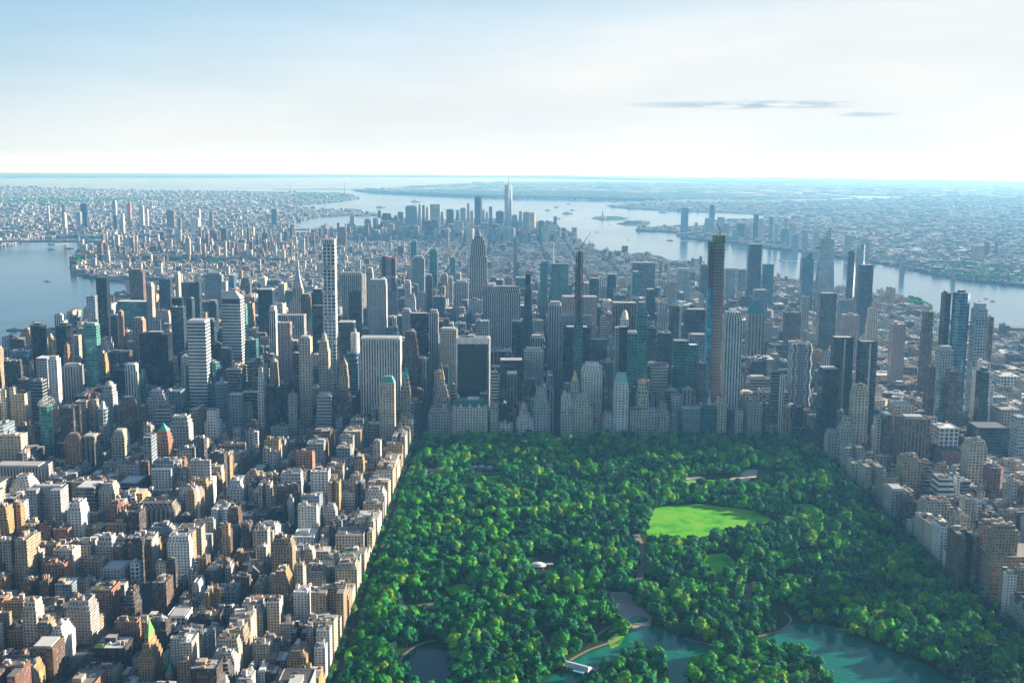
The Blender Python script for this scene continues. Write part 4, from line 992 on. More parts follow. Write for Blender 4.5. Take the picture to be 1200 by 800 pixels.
T(AT, 1080, 1095, 366, 500, 28, 'brown brick', 'tiers', 'brown slab left of the riverside glass pair', {}, 402)
T(AT, 1043, 1062, 380, 600, 30, 'pinkish', 'box', 'pinkish brick slab among low roofs on the west side', {}, 400)
T(SK, 1103, 1115, 344, 180, 30, 'dark glass', 'box', 'dark narrow tower left of the broad blue riverside tower', {}, 405)
T(SK, 1115, 1139, 343, 150, 34, 'blue glass', 'chamfer', 'broad blue glass riverside tower', {'crown': 'cap', 'cs': .12, 'ch': .02}, 408, 'the broad blue riverside tower')
T(AT, 1138, 1158, 362, 140, 32, 'silver glass', 'box', 'pale glass tower with stacked balconies right of the broad blue riverside tower', {'crown': 'cap'}, 408)
T(AT, 1157, 1165, 372, 140, 30, 'brown brick', 'box', 'narrow brown slab at the right end of the riverside towers', {}, 405)
T(AT, 924, 951, 402, 212, 46, 'bluegrey', 'box', 'stubby glass tower with white zigzag steel edges', {'crown': 'flat', 'par': False}, 478, 'the zigzag-edged tower')
T(SK, 974, 1001, 395, -10, 26, 'dark glass', 'box', 'left of the twin dark glass towers by the park corner', {'crown': 'flat'}, 470, 'the twin glass towers')
T(SK, 1005, 1029, 400, -60, 26, 'dark glass', 'box', 'right of the twin dark glass towers by the park corner', {'crown': 'flat'}, 455)
T(SK, 959, 983, 432, -75, 40, 'black glass', 'box', 'dark bronze slab standing at the far right park corner', {'crown': 'cap', 'cs': .03, 'ch': .015, 'cc': (.5, .5, .45)}, 525, 'the dark bronze corner slab')
T(AT, 996, 1019, 452, -165, 36, 'cream', 'tiers', 'tall cream stone tower beside the dark bronze slab', {'n': 3, 'f0': .9, 'step': .05}, 520, 'the tall cream stone tower')
T(AB, 966, 990, 505, -165, 30, 'limestone', 'tiers', 'stone block beside the park right of the dark bronze slab', {'n': 2, 'f0': .85}, 545)
T(AB, 981, 1003, 490, -170, 30, 'cream', 'tiers', 'stepped stone block under the tall cream stone tower', {'n': 4, 'f0': .7, 'step': .08}, 540)
T(AB, 985, 1013, 523, -250, 34, 'limestone', 'uu', 'low stone block with deep courts facing the park corner', {}, 550)
T(AT, 1031, 1047, 486, -210, 34, 'brown brick', 'box', 'dark brick tower left of the wide brown ribbed tower', {'crown': 'mansard', 'cc': (.4, .42, .44), 'ch': .04}, 535)
T(AT, 1024, 1033, 490, -200, 30, 'cream', 'box', 'thin cream slab left of the dark brick tower', {}, 528)
T(AT, 1041, 1072, 474, -110, 40, 'cream', 'box', 'white tower with arcaded top storey behind the wide brown ribbed tower', {'crown': 'cap', 'cs': .03, 'ch': .02}, 488)
T(AT, 1048, 1091, 490, -260, 40, 'brownrib', 'box', 'wide tower with brown ribs, green roof edge and sunlit tan right side', {'crown': 'cap', 'cc': (.55, .5, .4), 'cs': .2}, 575, 'the wide brown ribbed tower')
T(AT, 1092, 1124, 500, -250, 44, 'whitegrid', 'box', 'white and blue gridded block right of the wide brown ribbed tower', {}, 525)
T(AB, 1090, 1128, 526, -290, 60, 'red brick', 'box', 'low dark red windowless block below the white and blue gridded block', {'crown': 'flat'}, 545)
T(AT, 1127, 1158, 516, -400, 38, 'cream', 'tiers', 'cream tower with crowded stepped roof, right of the dark red block', {'n': 3, 'f0': .86, 'step': .05}, 570)
T(AT, 1143, 1163, 435, -60, 36, 'dark glass', 'chamfer', 'dark glass tower with bay windows on the right', {'crown': 'cap'}, 495, 'the dark bay-windowed tower')
T(AT, 1106, 1127, 435, -80, 34, 'brown brick', 'tiers', 'brown brick tower left of the dark bay-windowed tower', {'n': 2, 'f0': .9}, 490)
T(AT, 1096, 1118, 410, 80, 30, 'grey', 'box', 'blue-grey slab behind the brown brick tower on the right', {'crown': 'cap'}, 434)
T(AT, 1098, 1108, 447, -60, 26, 'teal glass', 'box', 'teal slab left of the brown brick tower on the right', {}, 487)
T(AT, 1084, 1097, 430, 0, 30, 'brown brick', 'box', 'brown slab far left of the dark bay-windowed tower', {}, 480)
T(AT, 1140, 1167, 425, 60, 50, 'white', 'tiers', 'big white blank-walled block with two dark openings', {'n': 2, 'f0': .7, 'step': .2}, 470)
T(OT, 1133, 1184, 499, -180, 60, 'dark glass', 'box', 'long low dark slab-like hall on the right', {'crown': 'flat'}, 522)
T(AB, 1160, 1199, 478, -90, 60, 'pinkish', 'box', 'low pinkish block with flat pale roof near the right edge', {}, 497)
T(AT, 1185, 1206, 488, -230, 40, 'silver glass', 'box', 'pale glass slab cut by the right edge', {'crown': 'flat'}, 540)
T(AB, 1150, 1178, 546, -470, 38, 'red brick', 'chamfer', 'dark red round-cornered brick tower near the right edge', {}, 590, 'the dark red round-cornered tower')
T(AT, 1051, 1080, 535, -480, 40, 'tan', 'tiers', 'tan brick tower in front of the wide brown ribbed tower', {'n': 2, 'f0': .93}, 575)
T(AT, 1078, 1092, 541, -470, 30, 'darkbands', 'box', 'blue striped slab right of the tan brick tower', {}, 575)
T(AB, 1090, 1120, 559, -520, 40, 'whitebands', 'tiers', 'white modern terraced block with broad flat roof', {'n': 3, 'f0': .5, 'step': .05}, 585)
T(AB, 1117, 1137, 562, -500, 36, 'darkbands', 'box', 'dark square-windowed block right of the white terraced block', {}, 585)
# the park's right edge, from far to near
T(AB, 992, 1006, 541, -330, 45, 'limestone', 'box', 'low columned stone block facing the park between taller ones', {}, 563)
T(AB, 1005, 1035, 544, -400, 50, 'limestone', 'uu', 'white-trimmed stone apartment block with deep court facing the park', {}, 590)
T(AB, 1026, 1055, 558, -500, 45, 'tan', 'tiers', 'tan apartment block with light roof facing the park', {}, 600)
T(AB, 1036, 1062, 572, -560, 42, 'grey', 'box', 'grey flat-topped park-edge block right of the tan one', {'crown': 'cap'}, 612)
T(AB, 1053, 1074, 580, -600, 38, 'brown brick', 'tiers', 'brown park-edge block with lively roofline', {}, 612)
T(AB, 1075, 1118, 586, -650, 40, 'cream', 'tiers', 'wide cream block with dark roof edge behind the park-edge row', {'n': 2, 'f0': .85}, 612, 'the wide cream west block')
T(AB, 1062, 1078, 612, -690, 40, 'limestone', 'box', 'low pale block squeezed among park-edge apartment blocks', {}, 628)
T(AB, 1072, 1098, 606, -735, 38, 'limestone', 'box', 'pale slab with sheer blank park-facing wall', {}, 640)
T(AB, 1083, 1108, 614, -775, 36, 'cream', 'box', 'cream park-edge slab right of the sheer blank-walled slab', {}, 645)
T(AB, 1093, 1115, 616, -815, 40, 'white', 'tiers', 'white-topped park-edge tower left of the long dark terrace', {'n': 2, 'f0': .9}, 650)
T(AB, 1105, 1116, 648, -850, 22, 'white', 'box', 'small low white block at the foot of the park-edge towers', {}, 662)
T(AB, 1110, 1148, 624, -915, 62, 'brown brick', 'uu', 'long dark brown terrace-like apartment block facing the park', {}, 690)
# ------------------------------------------------------------------ left foreground blocks
Fg = [
 (AB, 30, 80, 572, 622, 34, 'grey', 'uu', 'wide grey apartment block with pale balcony stripes, taller than its neighbours at left', {'crown': 'cap', 'ch': .03}, 'the wide grey striped block'),
 (OT, 88, 122, 569, 610, 46, 'darkbands', 'box', 'dark gridded office block with flat white roof', {'crown': 'cap', 'cr': (.75, .75, .73), 'cc': (.6, .6, .58), 'ch': .03, 'cs': .06}, 'the dark gridded white-roofed block'),
 (OT, 140, 172, 563, 584, 50, 'darkbands', 'box', 'shorter dark banded office block with big white roof', {'crown': 'cap', 'cr': (.75, .75, .73), 'cc': (.6, .6, .58), 'ch': .03, 'cs': .06}, None),
 (OT, 155, 215, 588, 625, 50, 'tanrib', 'tiers', 'broad pale ribbed institutional block with stepped sunlit right side', {'n': 3, 'f0': .8, 'step': .06}, 'the broad ribbed institution'),
 (AB, 10, 46, 558, 590, 40, 'white', 'tiers', 'white terraced apartment block at left', {'n': 4, 'f0': .6}, None),
 (AT, -15, 62, 545, 575, 40, 'greyrib', 'box', 'long grey-blue ribbed hospital-like slab touching the left edge', {'crown': 'cap'}, None),
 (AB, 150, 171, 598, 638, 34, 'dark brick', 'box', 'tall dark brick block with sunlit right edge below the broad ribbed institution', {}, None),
 (AB, -6, 17, 594, 640, 36, 'ochre', 'tiers', 'yellow sunlit stepped block at the left edge', {}, None),
 (AB, 78, 104, 588, 640, 34, 'white', 'tiers', 'white block with cream sunlit end below the dark gridded block', {'n': 2}, None),
 (AB, 62, 92, 617, 645, 44, 'orange brick', 'box', 'dark-fronted block with orange sunlit side and littered roof', {'par': True}, None),
 (AB, 101, 127, 617, 636, 34, 'ochre', 'box', 'grey-fronted block with bright yellow side', {}, None),
 (AT, 160, 190, 746, 812, 36, 'ochre', 'tiers', 'ochre stepped tower with bright green pyramid top near the lower left', {'n': 4, 'f0': .62, 'step': .12, 'crown': 'pyr', 'apex': 725, 'cc': (.16, .48, .10)}, 'the green-pyramid ochre tower'),
 (AB, 108, 158, 755, 790, 36, 'dark brick', 'box', 'dark brick block with green roof terrace and yellow sunlit right side', {'garden': True}, None),
 (AB, 56, 88, 732, 780, 44, 'white', 'tiers', 'white curved terraced block with big round white tank on top', {'n': 4, 'f0': .72, 'step': .09, 'crown': 'dome', 'cc': (.7, .72, .72), 'ch': .10}, 'the white terraced block with a tank'),
 (AB, 34, 76, 755, 805, 36, 'brown brick', 'box', 'dark block with white-rimmed roof near the lower left corner', {'crown': 'cap', 'cr': (.7, .7, .66), 'cc': (.6, .55, .4)}, None),
 (AB, 23, 46, 680, 712, 30, 'brown brick', 'box', 'brown block, left of a row of equal-height blocks in the lower left', {'tank': 1}, None),
 (AB, 46, 65, 679, 712, 30, 'brown brick', 'box', 'brown block, middle of a row of equal-height blocks in the lower left', {'tank': 1}, None),
 (AB, 64, 94, 682, 712, 30, 'bluegrey', 'box', 'blue-grey gridded block, right end of a row of equal-height blocks', {}, None),
 (AB, 108, 141, 688, 728, 34, 'orange brick', 'box', 'shadowed block with orange sunlit right side and a roof garden', {'garden': True}, 'the orange-sided shadowed block'),
 (AB, 117, 156, 664, 692, 40, 'grey', 'box', 'grey gridded block with long white roof', {'crown': 'cap', 'cr': (.65, .66, .66)}, None),
 (AB, 178, 203, 680, 722, 32, 'brown brick', 'box', 'dark brick tower with thin orange sunlit edge', {'tank': 1}, None),
 (AB, 195, 226, 719, 746, 34, 'whitegrid', 'box', 'white gridded low block with a bulkhead, right of the green-pyramid tower', {'crown': 'cap'}, None),
 (AB, -8, 14, 676, 706, 34, 'ochre', 'box', 'block with bright ochre side cut by the left edge', {}, None),
 (AB, 78, 125, 796, 835, 40, 'orange brick', 'box', 'brick block with long pale roof parapet at the bottom edge', {}, None),
 (AB, 20, 57, 778, 820, 40, 'ochre', 'tiers', 'yellow-lit stepped block at the bottom left corner', {}, None),
 (AB, 141, 168, 692, 735, 36, 'dark brick', 'tiers', 'dark stepped brick block with sunlit ledges', {'n': 4, 'f0': .6}, None),
 (AB, 194, 206, 787, 815, 24, 'tan', 'box', 'small tan turret block with steep green copper cap at the bottom edge', {'crown': 'pyr', 'apex': 774, 'cc': (.06, .40, .22)}, None),
 (AB, 317, 340, 500, 522, 36, 'cream', 'box', 'pale square apartment block with many windows below the cream gridded tower', {}, None),
 (AB, 256, 291, 520, 538, 50, 'tan', 'box', 'tan block with warm sunlit right side and a rooftop tank', {'tank': 1}, None),
 (AB, 326, 342, 541, 561, 34, 'brown brick', 'tiers', 'brown stepped block with domed rooftop room', {'n': 2, 'crown': 'dome'}, None),
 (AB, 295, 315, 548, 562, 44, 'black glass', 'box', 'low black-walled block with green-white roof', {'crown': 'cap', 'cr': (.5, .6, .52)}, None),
 (AB, 265, 291, 562, 598, 44, 'white', 'tiers', 'white stepped apartment block in the middle of the left district', {'n': 3, 'f0': .75}, 'the white stepped mid-left block'),
 (AB, 255, 274, 579, 598, 28, 'ochre', 'box', 'block with vivid yellow sunlit side left of the white stepped block', {}, None),
 (AB, 393, 430, 624, 655, 40, 'cream', 'box', 'large cream gridded block just behind the park-front row', {'tank': 1}, 'the large cream gridded block'),
 (AB, 343, 373, 626, 652, 40, 'white', 'box', 'white gridded block with tall blue-white bulkhead', {'crown': 'cap', 'cs': .3, 'ch': .25, 'cc': (.6, .68, .68)}, None),
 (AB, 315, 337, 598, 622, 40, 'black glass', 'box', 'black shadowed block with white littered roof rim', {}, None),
 (AB, 318, 343, 668, 712, 38, 'ochre', 'tiers', 'golden sunlit art deco tower with stepped crown', {'n': 4, 'f0': .7, 'step': .08}, 'the golden stepped art deco tower'),
 (AB, 297, 314, 681, 712, 34, 'tan', 'tiers', 'olive-tan block left of the golden art deco tower', {'n': 2}, None),
 (AB, 232, 263, 722, 745, 40, 'dark brick', 'box', 'low dark brick block with warm sunlit end', {}, None),
 (AB, 239, 262, 666, 696, 34, 'dark brick', 'box', 'dark brown block with yellow sunlit upper corner', {}, None),
 (AB, 262, 282, 690, 718, 36, 'bluegrey', 'box', 'narrow block with white edge left of the church spire', {}, None),
 (AB, 357, 387, 668, 700, 40, 'limestone', 'tiers', 'pale limestone stepped block right of the golden art deco tower', {'n': 3}, None),
 (AB, 225, 240, 680, 708, 30, 'white', 'tiers', 'white stepped block left of the dark brown block', {'n': 3}, None),
 (AB, 272, 303, 650, 668, 44, 'orange brick', 'box', 'low long brick block with orange sloping sunlit end', {}, None),
 (AB, 336, 365, 760, 800, 36, 'ochre', 'tiers', 'yellow sunlit stepped block near the bottom, behind the park-front row', {'n': 3}, None),
]
for f in Fg:
    kd, xl, xr, yt, yb, dep, st, fm, lab, oo, sh = f
    yy = G((xl+xr)/2, min(yb, 845))[1]
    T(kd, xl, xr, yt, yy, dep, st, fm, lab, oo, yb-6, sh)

# ------------------------------------------------------------------ towers of special shape
def frame(kind, X, Y, lab, cat, short=None, px=None, py=None, yv=None, w=30, d=30, group=None, style='grey', h=100):
    CELLK[0] = max(1.0, min(1.9, math.hypot(X-CX, Y-CY)/1300))
    root = empty(kind, (X, Y, drop(X, Y)+2.6))
    RECTS.append((X-w/2-3, X+w/2+3, Y-d/2-3, Y+d/2+3))
    q = P(X, Y, h)
    THINGS.append(dict(o=root, px=q[0], py=q[1], label=lab, cat=cat, xl=q[0]-w*.25, xr=q[0]+w*.25, Y=Y, yv=yv, hero=True, style=style, h=h, kind=kind, group=group))
    if short: LM.append((q[0], q[1]+6, short))
    return root
def put(root, name, mb, parent=None, mat=None): return mb.build(name, mat, parent=parent or root)
def rect(w, d, x=0, y=0): return [(x-w/2, y-d/2), (x+w/2, y-d/2), (x+w/2, y+d/2), (x-w/2, y+d/2)]
def hgt(px, py, Y): X, h = atY(px, py, Y); return X, h-2.6

# slim white gridded tower
X, h = hgt(386, 281, 235)
r = frame('skyscraper', X, 235, 'very slim white square-gridded tower, tallest on the left half of the skyline', 'skyscraper', 'the slim white gridded tower', yv=470, w=32, d=32, h=h)
mb = MB(); zz = -6; k = 0
segs = [h*(i+1)/7 for i in range(7)]
for zt in segs:
    mb.prism(rect(28.5, 28.5), zz, rect(28.5, 28.5), zt-9, ST['whitegrid'], top=False); zz = zt-9
    core = rect(22, 22); mb.prism(core, zz, core, zt, ((.12, .12, .12), (0, 0, 0), DG, (.1, .1, .1), (4, 4)), top=False, nowin=True)
    for sx in (-1, 1):
        for j in range(7):
            a = -14.25+28.5*j/6; t = 1.0
            mb.plain(sx*13.3-.95*1, sx*13.3+.95, a*.93-t, a*.93+t, zz, zt, (.78, .78, .75)); mb.plain(a*.93-t, a*.93+t, sx*13.3-.95, sx*13.3+.95, zz, zt, (.78, .78, .75))
    zz = zt
put(r, 'shaft', mb)
mb = MB(); mb.plain(-14.2, 14.2, -14.2, 14.2, h-.2, h+1.5, (.75, .75, .72)); put(r, 'roof_deck', mb)
mb = MB(); mb.plain(-12, 12, -12, 12, h+1.5, h+1.8, (.3, .3, .3)); put(r, 'roof_well', mb)

# unfinished lattice tower and its crane
def crane(X, Y, z, col, jib, ang, lab, mast=0, short=None, el=.6):
    c = empty('tower_crane', (X, Y, z)); t = MB(); s = 1.3
    n = max(2, int(mast/7)) if mast else 3; H = mast or 20
    for sx in (-s, s):
        for sy in (-s, s): t.bar((sx, sy, 0), (sx, sy, H), .28, col)
    for i in range(n):
        z0, z1 = H*i/n, H*(i+1)/n
        t.bar((-s, -s, z0), (s, -s, z1), .16, col); t.bar((s, s, z0), (-s, s, z1), .16, col); t.bar((-s, s, z0), (-s, -s, z1), .16, col)
    t.build('mast', parent=c)
    j = MB(); d = Vector((math.cos(ang)*math.cos(el), math.sin(ang)*math.cos(el), math.sin(el))); w = Vector((-math.sin(ang), math.cos(ang), 0))
    A = Vector((0, 0, H+2)); B = A+d*jib
    j.bar(A+w, B, .65, col, r2=.35); j.bar(A-w, B, .65, col, r2=.35); j.bar(A+Vector((0, 0, 2.4)), B, .3, col, r2=.2)
    for i in range(10):
        p = A.lerp(B, i/10); q = A.lerp(B, (i+1)/10); k_ = 1-i/10
        j.bar(p+w*k_, q+Vector((0, 0, 2.2*k_)), .15, col)
    j.build('jib', parent=c)
    b_ = MB(); e = -Vector((math.cos(ang), math.sin(ang), 0)); b_.bar(A, A+e*9, .8, col); b_.plain(e.x*9-1.8, e.x*9+1.8, e.y*9-1.8, e.y*9+1.8, H-1, H+2.8, (.4, .4, .4)); b_.build('counterweight', parent=c)
    b_ = MB(); b_.plain(-1.6, 1.6, -1.6, 1.6, H, H+2.6, (.6, .6, .6)); b_.build('cab', parent=c)
    b_ = MB(); b_.bar(A, A+Vector((0, 0, 9))+e*3, .3, col); b_.bar(A+Vector((0, 0, 9))+e*3, A+e*8, .15, col); b_.build('mast_head', parent=c)
    q = P(X, Y, z-drop(X, Y)+H+10)
    THINGS.append(dict(o=c, px=q[0], py=q[1], label=lab, cat='crane', kind='tower_crane', hero=True, Y=Y, group='cranes on unfinished towers', yv=None, xl=q[0]-2, xr=q[0]+2))
    return c
Y_ = 128; X, h = hgt(679.5, 296, Y_); _, hm = hgt(679.5, 350, Y_)
r = frame('skyscraper', X, Y_+12, 'pencil-thin unfinished tower with open steel lattice top', 'skyscraper', 'the unfinished lattice tower', yv=440, w=24, d=28, h=h)
mb = MB(); mb.prism(rect(20, 24), -6, rect(20, 24), hm-55, ((.10, .17, .20), (.7, .72, .2), (.02, .10, .14, .3), (.3, .3, .3), (2.6, 4))); put(r, 'clad_shaft', mb)
mb = MB(); z = hm-55
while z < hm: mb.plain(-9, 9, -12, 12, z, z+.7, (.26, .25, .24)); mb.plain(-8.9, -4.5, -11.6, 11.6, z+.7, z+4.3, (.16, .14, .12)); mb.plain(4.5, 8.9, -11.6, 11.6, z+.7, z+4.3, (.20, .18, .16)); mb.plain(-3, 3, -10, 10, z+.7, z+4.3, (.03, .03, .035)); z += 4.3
put(r, 'bare_floors', mb)
mb = MB(); z = hm
for sx in (-7.5, -2.5, 2.5, 7.5):
    for sy in (-10, 0, 10): mb.bar((sx, sy, hm), (sx, sy, h if abs(sx) < 5 or sy < 0 else h-18), .8, (.05, .05, .055))
while z < h-3:
    mb.plain(-8, 8, -10.5, 10.5, z, z+.8, (.07, .065, .065)); mb.bar((-7.5, -10, z), (7.5, -10, z+6), .5, (.06, .05, .05)); mb.plain(-3.5, 3.5, -6, 6, z+.8, z+5.7, (.05, .05, .055)); z += 5.7
put(r, 'steel_lattice', mb)
mb = MB()
for zz_ in (hm, hm+34): mb.plain(-11, 11, -13.5, 13.5, zz_, zz_+3, (.26, .10, .08))
put(r, 'red_work_platform', mb)
crane(X+1, Y_+14, drop(X, Y_)+2.6+h-8, (.10, .10, .12), 46, .25, 'dark luffing crane on the pencil-thin lattice tower', 14, el=.98)

# tallest unfinished tower
Y_ = 125; XL, h = hgt(838, 276, Y_); XR, _ = hgt(849.5, 276, Y_); XA, h2 = hgt(832, 284, Y_); _, hb = hgt(835, 338, Y_)
r = frame('skyscraper', (XL+XR)/2, Y_+14, 'tallest unfinished tower, bare concrete with yellow-green netting at its top', 'skyscraper', 'the tallest unfinished tower', yv=475, w=44, d=34, h=h)
cx_ = (XL+XR)/2; w_ = XR-XL; g = XL-XA
def rb(m, x0, x1, y0, y1, z0, z1, S, **k): m.box(x0-cx_, x1-cx_, y0-14, y1-14, z0, z1, S, **k)
mb = MB(); rb(mb, XL, XR, 0, 26, -6, h-14, ((.25, .215, .18), (.55, .62, 0), (.04, .035, .035, 0), (.3, .3, .28), (2.4, 4))); put(r, 'concrete_shaft', mb)
mb = MB(); rb(mb, XA, XL, 3, 24, -6, hb, ((.06, .27, .42), (.92, .85, .1), (.05, .31, .50, 0), (.3, .3, .28), (3, 4))); put(r, 'blue_glass_skin', mb)
mb = MB(); rb(mb, XA, XL, 3, 24, hb, h2-16, ((.17, .10, .08), (.7, .65, 0), (.05, .03, .03, 0), (.3, .3, .28), (3, 4))); put(r, 'brown_side_bay', mb)
mb = MB(); rb(mb, XR, XR+1.2, 2, 20, h*.28, h-20, ((.34, .16, .10), (.5, .5, 0), DG, (.3, .3, .28), (3, 4))); put(r, 'hoist_rail', mb)
mb = MB(); rb(mb, XL-1, XR+1, -1, 27, h-14, h, ((.20, .22, .04), (.4, .5, 0), (.04, .05, .02, 0), (.14, .14, .1), (4, 4))); put(r, 'netting', mb)
mb = MB(); rb(mb, XA-1, XL-1, 2, 25, h2-16, h2, ((.10, .16, .03), (.4, .5, 0), (.04, .05, .02, 0), (.14, .14, .1), (4, 4))); put(r, 'netting', mb)
mb = MB()
for zz_ in (h-15, h2-17, h2-34, h-40): rb(mb, XA-3, XR+3, -2.5, 0-.2, zz_, zz_+1.2, ((.06, .06, .06), (0, 0, 0), DG, (.06, .06, .06), (4, 4)))
put(r, 'work_platform', mb)
crane(XR-8, Y_+14, drop(cx_, Y_)+2.6+h, (.07, .07, .08), 32, 2.5, 'dark crane standing on the tallest unfinished tower', 9, el=.95)
crane(atY(107, 500, -125)[0], -128, drop(-900, -128)+2.6, (.62, .20, .05), 30, .55, 'orange crane mast beside the red-edged unfinished tower at left', max(40, hgt(107, 463, -128)[1]), el=.75)
crane(atY(343, 450, 290)[0], 285, drop(-400, 285)+2.6, (.55, .25, .22), 36, 2.3, 'pinkish crane beside the red-netted unfinished tower', max(40, hgt(343, 383, 285)[1]), el=.9)
# lattice arches on the crown at left
for t_ in [x for x in THINGS if x['label'] and 'open arched lattice' in x['label']]:
    X0, X1, dep, h = solve(44, 65, 475, -230, 28); ww = (X1-X0); mb = MB(); c = (.62, .62, .56)
    for yy in (-13, -4, 5, 13):
        pr = None
        for i in range(11):
            a = math.pi*i/10; q = (-math.cos(a)*ww*.48, yy, h+1+math.sin(a)*15)
            if pr: mb.bar(pr, q, .55, c)
            pr = q
    for i in (2, 4, 6, 8):
        a = math.pi*i/10; mb.bar((-math.cos(a)*ww*.48, -13, h+1+math.sin(a)*15), (-math.cos(a)*ww*.48, 13, h+1+math.sin(a)*15), .45, c)
        mb.bar((-math.cos(a)*ww*.48, -13, h+1+math.sin(a)*15), (0, -13, h+1), .4, c)
    put(t_['o'], 'lattice_crown', mb)
    mb = MB(); zz_ = 8
    while zz_ < h-4: mb.plain(ww/2-.2, ww/2+1.6, -9, 9, zz_, zz_+1.5, (.62, .60, .48)); zz_ += 3.4
    put(t_['o'], 'balcony_stack', mb)

# tower with four-sided tapering crown, mast and setbacks (centre skyline)
Y_ = 2067; _, hr = hgt(560.5, 277, Y_); _, ht = hgt(560.5, 259, Y_); X, _ = atY(560.5, 277, Y_)
r = frame('skyscraper', X, Y_+30, 'tall grey stone tower with setbacks and needle mast, lone on the central skyline', 'skyscraper', 'the lone needle-topped tower', yv=352, w=76, d=60, h=ht)
S = ((.38, .36, .33), (.5, 1.0, .1), (.06, .07, .08, .1), (.35, .34, .32), (4.6, 3.7)); mb = MB()
for (w, d, a, b_) in ((100, 58, -6, .20), (82, 54, .20, .31), (70, 50, .31, .74), (60, 46, .74, .90), (50, 40, .90, .955), (36, 30, .955, 1.0)):
    mb.prism(rect(w, d), a*hr if a > 0 else a, rect(w, d), b_*hr, S)
put(r, 'shaft', mb)
mb = MB(); mb.prism(ngon(0, 0, 12, 12), hr, ngon(0, 0, 8, 12), hr+14, S); mb.prism(ngon(0, 0, 8, 12), hr+14, ngon(0, 0, 3, 12), hr+24, S); put(r, 'crown', mb)
mb = MB(); mb.bar((0, 0, hr+22), (0, 0, ht+8), 2.2, (.3, .3, .32), 6, .5); put(r, 'mast', mb)

# tallest downtown tower, chamfered glass with spire
Y_ = 6650; X, hr = hgt(596, 217.5, Y_); _, ht = hgt(596, 205, Y_)
r = frame('skyscraper', X, Y_+30, 'tallest distant downtown tower, tapering blue glass with spire and a bright sunlit edge', 'skyscraper', 'the distant spired downtown tower', yv=262, w=64, d=64, h=hr)
mb = MB(); w = 34; S = ST['silver glass']; n = 8
B = [(w*math.cos(math.pi/4*i), w*math.sin(math.pi/4*i)) for i in range(8)]
base = []; topp = []
for i in range(8):
    a = math.pi/4*i
    rb_ = w*1.32 if i % 2 else w*.94; rt_ = w*.665 if i % 2 else w*.90
    base.append((rb_*math.cos(a), rb_*math.sin(a))); topp.append((rt_*math.cos(a), rt_*math.sin(a)))
mb.prism(rect(62, 62), -6, rect(62, 62), 55, S)
mb.prism(base, 55, topp, hr, S); put(r, 'glass_shaft', mb)
mb = MB(); mb.prism(ngon(0, 0, 16, 12), hr, ngon(0, 0, 16, 12), hr+9, ST['grey'], nowin=True); put(r, 'ring', mb)
mb = MB(); mb.bar((0, 0, hr), (0, 0, ht), 4.5, (.45, .48, .5), 6, 1.5); put(r, 'spire', mb)
# art deco spire tower left
Y_ = 1338; X, hr = hgt(348, 338, Y_); _, ht = hgt(348, 300, Y_)
r = frame('skyscraper', X, Y_+20, 'pale tower with slender stepped silver spire, left of the slim white gridded tower', 'skyscraper', 'the silver stepped spire', yv=362, w=60, d=44, h=ht)
S = ((.44, .43, .41), (.45, 1.0, .2), (.05, .06, .07, 0), (.4, .4, .38), (3.6, 3.6)); mb = MB()
mb.prism(rect(60, 44), -6, rect(60, 44), hr*.72, S); mb.prism(rect(34, 32), hr*.72, rect(34, 32), hr, S); put(r, 'shaft', mb)
mb = MB(); w = 30; z = hr; k = (ht-hr)/6
for i in range(5): mb.prism(rect(w, w), z, rect(w*.68, w*.68), z+k, ((.5, .52, .54), (.3, .6, 0), (.1, .1, .12, 0), (.5, .5, .5), (5, 5))); z += k; w *= .70
put(r, 'crown', mb)
mb = MB(); mb.bar((0, 0, z-2), (0, 0, ht), 2, (.5, .52, .54), 6, .4); put(r, 'needle', mb)
# tower under construction with red nets, right of the wide grey slab
Y_ = 1290; X, h = hgt(455, 290, Y_); _, h2 = hgt(455, 303, Y_)
r = frame('skyscraper', X, Y_+20, 'round-shouldered unfinished tower with red netting and crane at its top', 'skyscraper', 'the red-topped unfinished tower', yv=370, w=58, d=50, h=h)
mb = MB(); mb.prism(rect(58, 46), -6, rect(50, 40), h2*.62, ((.24, .30, .34), (.8, .75, .1), (.08, .13, .17, .4), (.3, .3, .3), (4, 4.2))); put(r, 'clad_shaft', mb)
mb = MB(); z = h2*.62
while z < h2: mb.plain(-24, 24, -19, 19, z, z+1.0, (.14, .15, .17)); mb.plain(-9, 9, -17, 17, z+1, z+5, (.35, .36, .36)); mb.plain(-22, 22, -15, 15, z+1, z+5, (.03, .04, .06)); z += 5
put(r, 'bare_floors', mb)
mb = MB(); mb.plain(-25, 25, -20, 20, h2*.78, h2*.78+3, (.6, .62, .62)); put(r, 'white_band', mb)
mb = MB(); mb.prism(ngon(-11, 0, 13, 14), h2-8, ngon(-11, 0, 13, 14), h2+6, ((.34, .04, .05), (.3, .5, 0), DG, (.3, .1, .1), (4, 4)))
mb.prism(ngon(13, 0, 12, 14), h2-8, ngon(13, 0, 12, 14), h2+2, ((.42, .05, .06), (.3, .5, 0), DG, (.3, .1, .1), (4, 4))); put(r, 'red_netting', mb)
crane(X-8, Y_+20, drop(X, Y_)+2.6+h2+4, (.75, .75, .72), 40, 2.6, 'white crane above the red-topped unfinished tower', 8, el=.9)
